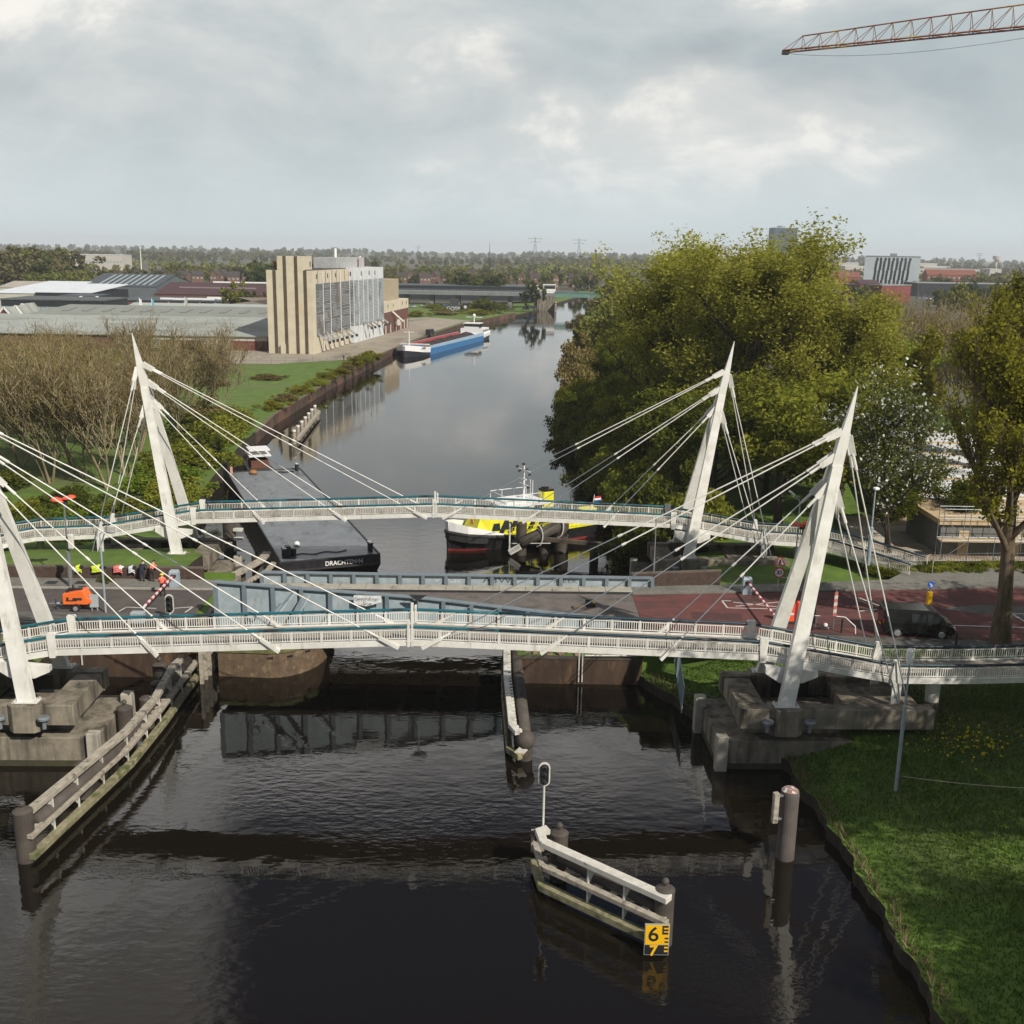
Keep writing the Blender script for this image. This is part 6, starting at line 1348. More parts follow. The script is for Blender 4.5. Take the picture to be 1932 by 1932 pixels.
trailer_box(270,297,589,576,425,white_clean,'white lorry trailer parked before the brick hall'); trailer_box(292,312,588,574,430,mat('lorry_red',(.42,.03,.04),None,2,.5),'red and white lorry trailer parked before the brick hall'); trailer_box(308,331,588,575,423,mat('cream',(.66,.62,.52),None,2,.6),'cream lorry trailer parked before the brick hall')
def far_mast(px, yt, Y, label, cat, r=.25, m_=None, lattice=False):
    b_ = PY(px, yt, Y); t = thing(cat.replace(' ','_'), label, cat, (b_.x,Y,1.9)); m = MB(True)
    if lattice:
        for sx, sy in ((-1,-1),(1,-1),(0,1)): m.tube([(b_.x+sx*.9,Y+sy*.9,1.9),(b_.x+sx*.5,Y+sy*.5,b_.z-9)],.13,4)
        for i in range(18):
            z0_ = 1.9+(b_.z-11)*i/18; z1_ = 1.9+(b_.z-11)*(i+1)/18; m.tube([(b_.x-.8,Y-.8,z0_),(b_.x+.8,Y-.8,z1_)],.07,4); m.tube([(b_.x+.8,Y-.8,z0_),(b_.x-.8,Y-.8,z1_)],.07,4)
        m.tube([(b_.x,Y,b_.z-9),(b_.x,Y,b_.z)],[.3,.08],5); m.build('lattice', m_ or dark_metal, t)
        m = MB(True)
        for z in (-9,-11.5): m.cyl((b_.x,Y),1.0,b_.z+z,b_.z+z+1.6,8)
        m.build('antenna', steel, t)
    else: m.tube([(b_.x,Y,1.9),(b_.x,Y,b_.z)],[r,r*.5],6); m.build('shaft', m_ or white_clean, t)
    return t
far_mast(264,463,900,'thin white mast standing among the trees at the far left','mast',.55); far_mast(924,458,890,'dark lattice telephone mast standing beyond the viaduct','radio mast',lattice=True)
for px, yt, Yp, lab in ((1010,447,2900,'hazy lattice power pylon left of a twin on the horizon'),(1093,450,2950,'hazy lattice power pylon nearest the big poplars on the horizon'),(789,463,4200,'small hazy power pylon on the horizon above the silos'),(1849,477,3600,'small hazy power pylon on the right horizon')):
    b_ = PY(px, yt, Yp); H = b_.z; t = thing('power_pylon', lab, 'power pylon', (b_.x,Yp,1.9), 0, 'power pylons on the horizon'); x = b_.x; m = MB(True); w0 = H*.11
    for s in (-1,1): m.tube([(x+s*w0,Yp,1.9),(x+s*w0*.3,Yp,H*.7),(x,Yp,H)],.55,4)
    for i in range(6):
        z0_, z1_ = 1.9+(H*.7)*i/6, 1.9+(H*.7)*(i+1)/6; a_, b2_ = w0*(1-.7*i/6), w0*(1-.7*(i+1)/6); m.tube([(x-a_,Yp,z0_),(x+b2_,Yp,z1_)],.35,4); m.tube([(x+a_,Yp,z0_),(x-b2_,Yp,z1_)],.35,4)
    m.build('tower', steel, t)
    for z, wd in ((H*.80,H*.22),(H*.93,H*.30)): m = MB(True); m.tube([(x-wd,Yp,z),(x,Yp,z+1.2),(x+wd,Yp,z)],.5,4); m.build('cross_arm', steel, t)
for i, (px, Y_) in enumerate(((163,455),(172,452),(26,440),(53,440))):
    b_ = PY(px, 566-2*(i < 2)*3, Y_-20); a_ = (b_.x, Y_-20); t = thing('street_lamp', ['left one of a pair of tall street lamps before the black offices','right one of a pair of tall street lamps before the black offices','short street lamp near the left edge before the black offices','second short street lamp before the black offices'][i], 'street lamp', (*a_,1.9)); m = MB(True); m.tube([(*a_,1.9),(*a_,b_.z-1)],.14,5); m.tube([(*a_,b_.z-1),(a_[0]+(-2 if i % 2 == 0 else 2),a_[1],b_.z)],.12,5); m.build('pole', steel, t); m = MB(True); m.sphere((a_[0]+(-2.3 if i % 2 == 0 else 2.3),a_[1],b_.z),.5,8,(1.5,1,.5)); m.build('lamp_head', white_clean, t)
# viaduct with a steel opening span
vd = thing('viaduct', 'long grey concrete viaduct with a green steel span over the canal', 'bridge', (-40,575,1.9))
va, vb_ = Vector((-150,585)), Vector((96,572)); vdir = (vb_-va).normalized(); vn_ = Vector((-vdir.y,vdir.x))
def vseg(m, s0, s1, n0, n1, z0, z1): m.prism([tuple(va+vdir*s+vn_*n) for s, n in ((s0,n0),(s1,n0),(s1,n1),(s0,n1))], z0, z1)
cgry = mat('viaduct_concrete', (.20,.21,.21), (.15,.16,.165), .4, .9)
m = MB(True); vseg(m,0,171,0,14,7.2,9.0); vseg(m,196,250,0,14,7.2,9.0); m.build('deck', cgry, vd)
m = MB(True); vseg(m,171,196,1,13,7.4,8.9); vseg(m,171,196,.6,1,7.0,9.8); m.build('steel_span', mat('span_green',(.14,.26,.22),(.11,.21,.18),.5,.6), vd)
for s in range(6,170,14):
    m = MB(True); vseg(m,s,s+2.2,3,11,-1,7.2); m.build('pier', cgry, vd)
m = MB(True); vseg(m,162,171,-4,14,-3,7.0); m.build('bridge_pier', concrete, vd); m = MB(True); vseg(m,196,204,-4,14,-3,7.0); m.build('bridge_pier', concrete, vd)
m = MB(True)
for i in range(125):
    vseg(m,i*2,i*2+.12,-.1,.0,9.0,10.1)
vseg(m,0,250,-.1,0,9.95,10.1); m.build('parapet_rail', steel, vd)
for s in (171.4,193.5):
    m = MB(True)
    for z in (.8,2.0,3.2,4.4): vseg(m,s,s+.8,-12,-3,z,z+.5)
    m.build('fender', timber, vd)
hb_ = Vector(va+vdir*166+vn_*3); ch = thing('bridge_cabin', 'white bridge keeper cabin with dark windows above the viaduct', 'cabin', (hb_.x,hb_.y,9))
m = MB(True); m.b2(hb_.x-1,hb_.x+5.2,hb_.y-2,hb_.y+3,9,13.2); w_ = m.build('wall', white_clean, ch); m = MB(True); m.b2(hb_.x-.8,hb_.x+5,hb_.y-2.06,hb_.y-2.003,11.2,12.7); m.build('window_band', glass_dk, w_); m = MB(True); m.b2(hb_.x-1.4,hb_.x+5.6,hb_.y-2.4,hb_.y+3.4,13.2,13.5); m.build('roof', white_clean, ch)
p_ = Vector(va+vdir*196.5-vn_*8); bs_ = thing('navigation_sign', 'blue square sign on a post in front of the far viaduct opening', 'sign', (p_.x,p_.y,0)); m = MB(True); m.tube([(p_.x,p_.y,-1),(p_.x,p_.y,6)],.2,6); m.build('post', white_clean, bs_); m = MB(True); m.b2(p_.x-1.3,p_.x+1.3,p_.y-.3,p_.y-.2,3.4,6); m.build('board', mat('sign_blue2',(.03,.22,.60),None,2,.5), bs_)
gb = thing('concrete_block', 'low concrete block with grey and white graffiti letters on the far green bank', 'block', (-28,519,1.9))
m = MB(True); m.b2(-32.2,-26.2,518,522,1.8,5.0); m.b2(-31.2,-27.2,522,525,1.8,7.5); bl_ = m.build('block', mat('dark_block',(.05,.055,.06),None,1,.8), gb); m = MB(True); m.b2(-25,-22.4,517,520,1.8,6); b2_ = m.build('post_block', black_paint, gb)
text('graffiti', 'GOSP.', 2.6, graf_w, bl_, (-29.2,517.9,3.2), (1,0,0), (0,0,1), .01, True, .05, 1.0); m = MB(True); m.v = []; m.lathe((0,0,0),[(.8,0),(.8,.03)],12); m.v = [(-23.7+v[0],516.95-v[2],4.2+v[1]) for v in m.v]; m.build('spot', graf_w, b2_)
fb('long_shed','long blue-black shed behind the viaduct',745,1010,0,541,30,wl_blue,rf_blue,'flat',0,Y=640)
fb('white_wall_shed','low white walled building behind the viaduct left of the cabin',912,1045,0,540,12,wl_pale,rf_beige,'flat',0,Y=720)
# rows of brick houses with dark roofs : one house, copied
h0, l, d, H = fb('row_house','brick house with a dark tiled roof in the row left of the silos',330,352,0,510,10,mat('house_brick',(.17,.10,.075),(.13,.08,.06),.6,.9),rf_tile,'gable',4.2,Y=760,cat='house',group='brick houses in the rows across the canal town',wins=(3,2,1.2,1.5,win_p))
m = MB(); m.b2(-l*.5-.5,-l*.5+.5,-.5,.5,H+3,H+5.6); m.build('chimney', brick, h0)
h1, l1, d1_, H1 = fb('gabled_house','brick house with its pointed gable facing the canal among the dark roofs',395,407,0,508,12,mat('house_brick',(.17,.10,.075),(.13,.08,.06),.6,.9),rf_tile,'gablex',4.8,Y=748,cat='house',group='gabled houses facing the canal',wins=(2,2,1.2,1.5,win_p))
hz_lab = {0:'brick house with a dark tiled roof in the row left of the silos',1:'brick house with a dark tiled roof in the rows beyond the viaduct',2:'brick house with a red or dark roof in the town at far right'}
for k, (px, Y_, z_, g) in enumerate([(372,775,0,0),(420,770,1,0),(440,765,0,0),(470,775,0,0),(490,760,1,0),(300,790,0,0),(515,790,0,0),(255,800,0,0),(758,830,0,1),(775,840,1,1),(800,820,0,1),(822,835,1,1),(845,825,0,1),(870,850,0,1),(893,835,1,1),(955,860,0,1),(985,850,1,1),(1010,870,0,1),(1045,840,1,1),(1085,860,0,1),(1115,850,1,1),(770,960,0,1),(830,980,1,1),(890,990,0,1),(940,960,0,1),(1000,990,1,1),(1060,980,0,1)]):
    p = PY(px, 500, Y_); dup(h1 if z_ else h0, (p.x,Y_,1.9), R_(random.uniform(-18,18)), (['brick house with its pointed gable facing the canal among the dark roofs','gable fronted brick house beyond the viaduct'][g] if z_ else hz_lab[g]), ('gable houses beyond the viaduct' if (z_ and g) else 'gabled houses facing the canal' if z_ else ['brick houses in the row left of the silos','brick houses in rows beyond the viaduct'][g]))
h0['group'] = 'brick houses in the row left of the silos'
for o_ in list(scn.objects):
    if o_.name.split('.')[0] in ('row_house','gabled_house'): o_.scale = (1,1,.72)
# far right town
t, l, d, H = fb('apartment_block','tall pale apartment slab with dark slanting window strips at the far right',1631,1736,0,484,16,mat('slab_white',(.47,.53,.56),(.42,.48,.51),.1,.8),mat('slab_roof',(.25,.27,.28),None,.5,.9),'flat',0,Y=960,skew=-14)
w_ = [o for o in t.children if o.name.startswith('wall')][0]
for i in range(9):
    x = -l*.60+i*l*1.18/8.; 
    for j in range(10):
        z = 1+j*(H-2)/10; sh = (j-5)*.22+(.35 if (j//3+i) % 2 else 0); m = MB(); m.b2(x-.95+sh,x+.95+sh,-d-.12,-d-.003,z,z+(H-2)/10-.06); m.build('window', glass_dk, w_)
m = MB(); m.b2(-l*.1,l*.15,-3,3,H+.5,H+2.6); m.build('roof_house', mat('slab_roof',(.25,.27,.28),None,.5,.9), t)
t, l, d, H = fb('office_tower','tall blue-grey office tower rising behind the big poplars',1457,1500,0,430,34,mat('tower_blue',(.09,.13,.18),(.07,.105,.15),.08,.5),mat('tower_top',(.45,.48,.5),None,1,.7),'flat',0,Y=1500,over=-.5)
w_ = [o for o in t.children if o.name.startswith('wall')][0]
for j in range(16): m = MB(); m.b2(-l*.96,l*.96,-d-.15,-d-.003,H-3-j*3.6,H-1.4-j*3.6); m.build('window_band', mat('tower_glass',(.05,.08,.11),(.12,.16,.2),.15,.3), w_)
m = MB(); m.cyl((0,0),l*.55,H+.5,H+3,12); m.build('roof_drum', mat('tower_top',(.45,.48,.5),None,1,.7), t)
fb('red_shed','dark red building with a ribbed roof at the left foot of the apartment slab',1627,1664,0,536,24,mat('far_red',(.20,.05,.045),(.16,.045,.04),.4,.8),rf_red,'gable',2.5,Y=700); fb('red_shed','long red building with a grey roof before the apartment slab',1668,1723,0,539,30,mat('far_red',(.20,.05,.045),(.16,.045,.04),.4,.8),mat('slab_roof',(.25,.27,.28),None,.5,.9),'flat',0,Y=690,skew=20)
fb('red_house_row','row of red brick houses with orange-red roofs at far right',1752,1845,0,519,14,mat('far_red2',(.23,.075,.055),(.19,.065,.05),.4,.8),rf_rtile,'gable',5,Y=1050,wins=(10,2,1.8,1.8,win_p)); fb('red_house_row','shorter row of red brick houses behind the right willow tops',1572,1626,0,523,14,mat('far_red2',(.23,.075,.055),(.19,.065,.05),.4,.8),rf_rtile,'gable',5,Y=1000)
fb('dark_shed','long blue-black shed below the red house row at far right',1735,1925,0,536,30,wl_blue,mat('slab_roof',(.25,.27,.28),None,.5,.9),'flat',0,Y=820); fb('long_flat','long pale low block of flats behind the red rows at far right',1712,1850,0,507,14,wl_pale,mat('slab_roof',(.25,.27,.28),None,.5,.9),'flat',0,Y=1350,wins=(22,2,2.6,2.0,glass_dk))
for k, (px, yt, Y_, wpx) in enumerate(((1600,496,1900,40),(1620,503,1600,50),(1745,497,2100,46),(1768,503,1750,50),(1880,508,1500,22),(1560,497,2300,30))):
    fb('far_hall',['white far hall left of the apartment slab near the horizon','low white hall at the left of the apartment slab','white far hall right of the apartment slab near the horizon','pale hall right of the apartment slab above the cars','small white house far right above the red row','tiny white hall on the horizon behind the poplars'][k],px-wpx/2,px+wpx/2,0,yt,40,wl_pale,rf_white,'flat',0,Y=Y_)
b_ = PY(1881,483,2600); wt = thing('water_tower','hazy water tower on the right horizon','water tower',(b_.x,2600,1.9)); m = MB(True); m.cyl((b_.x,2600),3,1.9,b_.z-8,8); m.build('shaft', wl_pale, wt); m = MB(True); m.cyl((b_.x,2600),9,b_.z-8,b_.z,12); m.build('tank', wl_pale, wt)
car_m = [mat('car_white',(.6,.6,.6),None,2,.3), mat('car_dark',(.03,.03,.035),None,2,.3), mat('car_silver',(.35,.37,.4),None,2,.3), mat('car_blue',(.04,.09,.2),None,2,.3)]
def car_proto(c):
    t = thing('parked_car','small parked car far beyond the apartment slab','car',(0,0,-50)); m = MB(); m.loft([[(x,-.85,.25),(x,.85,.25),(x,.8,z),(x,-.8,z)] for x,z in ((-2.1,.7),(-1.9,.9),(1.2,.95),(2.1,.7))]); b_ = m.build('body', c, t); m = MB(); m.loft([[(x,-.75,.9),(x,.75,.9),(x2,.6,1.4),(x2,-.6,1.4)] for x,x2 in ((-1.7,-1.2),(1.0,.3))]); m.build('cabin', glass_dk, t)
    for x in (-1.3,1.3):
        for s in (-1,1): m = MB(); m.tube([(x,s*.7,.32),(x,s*.9,.32)],.32,8); m.build('wheel', rubber, t)
    return t
cps = [car_proto(c) for c in car_m]; used_c = set()
for k in range(34):
    if k < 14: px, Y_, lab, g = 1738+random.random()*28, 760+random.random()*60, 'parked car in the crowded car park right of the apartment slab', 'cars parked right of the apartment slab'
    else: px, Y_, lab, g = 770+random.random()*240, 545+random.random()*24, 'parked car in the row below the viaduct', 'cars parked below the viaduct'
    p = PY(px, 500, Y_); c = k % 4
    if c not in used_c: used_c.add(c); cps[c].location = (p.x,Y_,1.9); cps[c].rotation_euler.z = random.random()*6; cps[c]['label'] = lab; cps[c]['group'] = g
    else: dup(cps[c], (p.x,Y_,1.9), random.random()*6, lab, g)
# ---------------------------------------------------------------- vegetation
bark = mat('bark', (.13,.10,.07), (.075,.058,.04), 3, .95, bump=.6, stretch=(1,1,.2)); bark_lt = mat('pale_bark', (.32,.26,.16), (.20,.16,.095), 2, .95, bump=.5, stretch=(1,1,.3), c3=(.16,.16,.06), s3=1., r3=(.52,.66)); bark_dk = mat('dark_bark', (.055,.043,.032), (.035,.028,.02), 3, .95)
lf_pop = leaf('poplar_leaf', (.23,.24,.035), (.48,.47,.08), .6, (.58,.54,.18)); lf_pop2 = leaf('amber_poplar_leaf', (.13,.13,.014), (.28,.265,.032), .45)
lf_mid = leaf('mid_leaf', (.15,.175,.02), (.33,.335,.05), .52); lf_dark = leaf('dark_leaf', (.065,.085,.013), (.16,.18,.026), .48); lf_bright = leaf('bright_leaf', (.09,.14,.014), (.20,.26,.034), .4)
lf_willow = leaf('willow_leaf', (.13,.13,.012), (.24,.22,.025), .4); lf_brown = leaf('bud_twig', (.16,.125,.055), (.28,.225,.095), .3, (.25,.235,.06)); lf_brown2 = leaf('olive_twig', (.14,.11,.045), (.24,.19,.07), .3, (.20,.19,.05))
lf_blos = leaf('blossom_leaf', (.06,.075,.015), (.13,.145,.035), .35); petal = leaf('blossom_petal', (.62,.62,.56), (.78,.78,.74), .3)
lf_far = [leaf('far_green', (.085,.105,.022), (.17,.19,.045), .3), leaf('far_olive', (.12,.13,.03), (.23,.23,.06), .3), leaf('far_brown', (.11,.10,.045), (.18,.165,.07), .3), leaf('far_dark', (.040,.055,.018), (.085,.105,.032), .3)]
def quads_mesh(name, V, m):
    n = len(V)//4; me = bpy.data.meshes.new(name); me.vertices.add(4*n); me.vertices.foreach_set('co', V.astype(np.float32).ravel())
    me.loops.add(4*n); me.loops.foreach_set('vertex_index', np.arange(4*n, dtype=np.int32)); me.polygons.add(n)
    me.polygons.foreach_set('loop_start', np.arange(0,4*n,4,dtype=np.int32))
    me.materials.append(m); me.update(calc_edges=True); return me
def leaf_quads(C, size, aspect=.6, up=.3):
    n = len(C); N_ = rng.normal(size=(n,3)); N_[:,2] += up; N_ /= np.linalg.norm(N_,axis=1)[:,None]
    A = np.cross(N_, rng.normal(size=(n,3))); A /= np.linalg.norm(A,axis=1)[:,None]; B = np.cross(N_, A)
    s = size*rng.uniform(.55,1.35,(n,1)); A = A*s*.5; B = B*s*.5*aspect
    V = np.empty((n,4,3)); V[:,0] = C-A; V[:,1] = C-B*1.0; V[:,2] = C+A; V[:,3] = C+B*1.0
    return V.reshape(-1,3)
def clumps(tips, rad, n, shell=.55):
    """points gathered round clump centres, denser toward each clump's skin"""
    T = np.array(tips); i = rng.integers(0,len(T),n); d = rng.normal(size=(n,3)); d /= np.linalg.norm(d,axis=1)[:,None]
    rr = rng.uniform(0,1,n)**(1/2.2); R = rng.uniform(.6,1.25,len(T))[i]*rad
    return T[i]+d*(rr*R)[:,None]*np.array([1,1,.8])
def grow(h, r0, nb, spread, lvls=3, fork=.28, up=.5, stems=1, seed=1, lean=.12, wob=.06, first=.25):
    rr = random.Random(seed); segs = []; tips = []
    def branch(p, d, L, r, lv):
        n = 4 if lv < 2 else 3; pts = [p]; q = p.copy(); dd = d.copy()
        for i in range(n):
            dd = (dd+Vector((rr.uniform(-1,1),rr.uniform(-1,1),rr.uniform(-.4,.8)))*wob*(1+lv)).normalized(); q = q+dd*L/n; pts.append(q.copy())
        segs.append((pts, r, r*(.35 if lv == 0 else .3), lv))
        if lv >= lvls: tips.append(tuple(q)); tips.append(tuple(pts[-2])); return
        k = nb if lv == 0 else max(3, nb-3-lv)
        for i in range(k):
            t = first+(1-first)*(i+rr.random()*.7)/k if lv == 0 else .3+.7*(i+rr.random()*.6)/k
            j = min(n-1, int(t*n)); a = pts[j].lerp(pts[j+1], t*n-j); ang = rr.uniform(0,6.283)+i*2.4
            out = Vector((math.cos(ang),math.sin(ang),0)); nd = (dd*(.55 if lv else .2)+out*spread+Vector((0,0,up))).normalized()
            branch(a, nd, L*(fork+.30*rr.random())*(1.15-.5*t if lv == 0 else 1), r*(.5-.18*t), lv+1)
        tips.append(tuple(q))
    for s in range(stems):
        a = rr.uniform(0,6.283)+s*6.283/max(1,stems); ln = lean*(1 if stems > 1 else .3)
        branch(Vector((.25*math.cos(a)*(stems > 1),.25*math.sin(a)*(stems > 1),-.4)), Vector((math.cos(a)*ln,math.sin(a)*ln,1)).normalized(), h*rr.uniform(.82,1.)*.78, r0*(1 if stems == 1 else .62), 0)
    return segs, tips
def trunk_mesh(name, segs, m, maxlv=2, minr=.0):
    mb = MB()
    for pts, ra, rb2_, lv in segs:
        if lv > maxlv: continue
        n = len(pts); rs = [max(minr, ra+(rb2_-ra)*i/(n-1)) for i in range(n)]
        if lv == 0: rs[0] *= 1.35
        mb.tube(pts, rs, 9 if lv == 0 else 6 if lv == 1 else 4, cap=False)
    return mb.mesh(name, m, smooth=True)
def tree_thing(name, tm, cms, label, loc, rz=0., sc=1., group=None, cat='tree', crown='crown', stem='trunk'):
    t = thing(name, label, cat, loc, rz, group); t.scale = (sc,sc,sc) if isinstance(sc,(int,float)) else sc
    if tm: o = bpy.data.objects.new(stem, tm); COL.objects.link(o); o.parent = t
    for cm, nm in zip(cms, (crown,'blossom')): o = bpy.data.objects.new(nm, cm); COL.objects.link(o); o.parent = t
    return t
def twigs(tips, segs, n, L, w_, m, rad=1.1, upb=.9):
    T = np.array(tips); i = rng.integers(0,len(T),n); C = T[i]+rng.normal(size=(n,3))*rad*np.array([.75,.75,.6]); D = rng.normal(size=(n,3))*.55; D[:,2] += upb*rng.uniform(.2,1,n); D /= np.linalg.norm(D,axis=1)[:,None]
    S = np.cross(D, rng.normal(size=(n,3))); S /= np.linalg.norm(S,axis=1)[:,None]; l = L*rng.uniform(.5,1.3,(n,1)); ww = w_*rng.uniform(.6,1.3,(n,1))
    V = np.empty((n,4,3)); V[:,0] = C-S*ww/2; V[:,1] = C+S*ww/2; V[:,2] = C+D*l+S*ww*.2; V[:,3] = C+D*l-S*ww*.2
    return quads_mesh('crown', V.reshape(-1,3), m)
def gz(x, y): return land(x, y)-.05

# big poplars on the right bank
pm = []
for sd_ in (11,12,13):
    sg, tp_ = grow(30, .55, 13, .75, 3, .34, .62, 1, sd_, .1, .07, .10)
    tp_ = [t for t in tp_ if t[2] > 1.5]
    pm.append((trunk_mesh('trunk', sg, bark_dk, 2), quads_mesh('crown', leaf_quads(clumps(tp_, 1.5, 30000), .42, .62, 1.5), lf_pop), max(t[2] for t in tp_)))
for k, (x, y, h, rz, lab) in enumerate([(22.5,147,29.8,.3,'tall yellow-green poplar nearest the water, leftmost of the big clump'),(28,133,32.3,1.7,'tall yellow-green poplar at the peak of the big clump, second from the left'),(36,146,30.8,3.1,'tall yellow-green poplar right of the peak of the big clump'),(41,133,24.5,4.4,'tall yellow-green poplar at the right side of the big clump with sprigs above'),(30.5,160,31.5,5.2,'tall yellow-green poplar standing behind the middle of the big clump'),(19.5,153,24,2.6,'yellow-green poplar standing at the left behind the waterside poplar'),(45,142,16,.9,'yellow-green poplar lowest and rightmost of the big clump')]):
    tm, cm, hh = pm[k % 3]; tree_thing('poplar_tree', tm, [cm], lab, (x,y,gz(x,y)), rz, (h/hh*1.12,h/hh*1.12,h/hh), 'big poplars of the right bank clump')
# the near poplar in front of the footpath
sg, tp_ = grow(27, .72, 16, .72, 3, .28, .8, 1, 21, .05, .04, .40)
tp_ = [t for t in tp_ if t[2] > 7.0]
np_ = tree_thing('poplar_tree', trunk_mesh('trunk', sg, mat('furrowed_bark',(.165,.12,.075),(.075,.055,.036),5,.95,bump=1.,stretch=(1,1,.12)), 3), [quads_mesh('crown', leaf_quads(clumps(tp_, 1.1, 23000), .34, .62, .3), lf_pop2)], 'near amber-green poplar with a thick furrowed trunk cut by the right edge', (34.4,71.0,gz(34.4,71)), 2.2, 24.3/max(t[2] for t in tp_))
# poplars and shade trees beyond the right edge and behind the site
yp = []
for sd_ in (31,32):
    sg, tp_ = grow(24, .42, 15, .38, 3, .24, .95, 1, sd_, .05, .05, .12); tp_ = [t for t in tp_ if t[2] > 2.5]
    yp.append((trunk_mesh('trunk', sg, bark, 2), quads_mesh('crown', leaf_quads(clumps(tp_, .85, 12000), .42, .6, .3), lf_pop2), max(t[2] for t in tp_)))
for k, (x, y, h, lab) in enumerate([(57,128,24,'slender amber poplar, left of the row at the right edge'),(61.5,124,25.5,'slender amber poplar, second of the row at the right edge'),(62.5,136,26,'slender amber poplar behind the row at the right edge'),(66.5,130,24,'slender amber poplar cut by the right edge behind the thick trunk'),(52.5,138,19,'short amber poplar at the left foot of the right edge row')]):
    tm, cm, hh = yp[k % 2]; tree_thing('poplar_tree', tm, [cm], lab, (x,y,gz(x,y)), k*1.3, h/hh, 'amber poplars at the right edge')
for k, (x, y, h) in enumerate([(35.5,37.5,27),(43.5,48,24),(51,59,25),(37,22,20)]):
    tm, cm, hh = pm[k % 3]; tree_thing('poplar_tree', tm, [cm], 'poplar outside the picture shading the right bank', (x,y,2.8), k*.9, (h/hh*1.05,h/hh*1.05,h/hh), 'poplars shading the right bank')
# rounded green trees
mg = []
for sd_ in (41,42,43):
    sg, tp_ = grow(13, .32, 10, .95, 3, .40, .42, 1, sd_, .1, .08, .2); tp_ = [t for t in tp_ if t[2] > 1.2]
    mg.append((trunk_mesh('trunk', sg, bark_dk, 2), quads_mesh('crown', leaf_quads(clumps(tp_, 1.15, 14000), .40, .62, 1.3), lf_mid), quads_mesh('crown', leaf_quads(clumps(tp_, 1.15, 13000), .40, .62, 1.2), lf_dark), quads_mesh('crown', leaf_quads(clumps(tp_, 1.1, 12000), .38, .62, 1.3), lf_bright), max(t[2] for t in tp_)))
for k, (x, y, h, c, lab) in enumerate([(27.5,107,13.5,1,'broad rounded green tree behind the far right pylon'),(33.5,113,15,1,'rounded green tree between the two right pylons'),(22.5,117,12,2,'dark green tree low beside the far right pylon'),(46.5,150,20,3,'bright green tree right of the big poplars'),(53,156,18,3,'bright green tree behind the blossom tree'),(40.5,104.5,8,2,'dark low tree behind the ramp end'),(36,99,6.5,2,'dark low tree beside the iron fence'),(44.5,100.5,7,2,'dark low tree under the building shell roof'),(29,120,14,1,'green tree filling the gap below the poplars'),(38,122,14,1,'green tree behind the blossom tree below the poplars'),(18.5,128,11,2,'dark green tree leaning to the water below the poplars'),(24.5,131,12,1,'green tree among the trunks of the poplars'),(16.5,160,10,1,'green tree at the water left below the poplars'),(18.5,143,11,2,'dark tree over the bank left below the poplars'),(17,178,12,2,'dark green tree on the bank past the poplars'),(21,195,14,1,'green tree behind the willow on the bank')]):
    e = mg[k % 3]; tree_thing('green_tree', e[0], [e[c]], lab, (x,y,gz(x,y)), k*1.1, (h/e[4]*1.1,h/e[4]*1.1,h/e[4]), 'rounded trees of the right bank')
# blossom tree
sg, tp_ = grow(15, .2, 11, .7, 3, .36, .55, 2, 51, .16, .06, .2); tp_ = [t for t in tp_ if t[2] > 3.6]
tree_thing('blossom_tree', trunk_mesh('trunk', sg, bark_dk, 3), [quads_mesh('crown', leaf_quads(clumps(tp_, 1.25, 6500), .30, .6, .3), lf_blos), quads_mesh('blossom', leaf_quads(clumps(tp_[::3], .75, 1500), .24, .8, .5), petal)], 'slender tree with white blossom behind the footbridge ramp', (35.5,96,3.7), 1.0, (1.15,1.15,1.2))
# willow and bank shrubs
def shrub_mesh(n, size, m, r=2.6, h=2.4, droop=0., seed=1):
    rr = np.random.default_rng(seed); T = rr.normal(size=(34,3))*np.array([.5,.5,.36])*r; T[:,2] = np.abs(T[:,2])*h/r*1.1+.4
    C = clumps(T, r*.32, n); C[:,2] = np.maximum(C[:,2], .05)
    if droop:
        V = []; D = np.stack([rng.normal(size=n)*.25, rng.normal(size=n)*.25, -np.ones(n)],1); S = np.cross(D, rng.normal(size=(n,3))); S /= np.linalg.norm(S,axis=1)[:,None]; l = droop*rng.uniform(.4,1.2,(n,1)); Q = np.empty((n,4,3)); Q[:,0] = C-S*.05; Q[:,1] = C+S*.05; Q[:,2] = C+D*l+S*.03; Q[:,3] = C+D*l-S*.03
        return quads_mesh('crown', Q.reshape(-1,3), m)
    return quads_mesh('foliage', leaf_quads(C, size, .6, .5), m)
sh = {c: [shrub_mesh(4200, .30, m, seed=60+i+j*7) for i in range(2)] for j, (c, m) in enumerate((('d',lf_dark),('m',lf_mid),('b',lf_bright),('w',lf_willow),('o',lf_brown2)))}
stem_m = MB(); rr = random.Random(3)
for i in range(9): a = i*.7; stem_m.tube([(0,0,-.3),(.5*math.cos(a),.5*math.sin(a),1.0),(1.2*math.cos(a),1.2*math.sin(a),2.1)],[.07,.05,.02],5,cap=False)
stem_me = stem_m.mesh('stem', bark_dk)
def shrub(x, y, s, c, lab, g, z=None, cat='shrub'):
    k = random.randrange(2); return tree_thing('shrub', stem_me, [sh[c][k]], lab, (x,y,gz(x,y) if z is None else z), random.random()*6.3, s if not isinstance(s,tuple) else s, g, cat, 'foliage', 'stem')
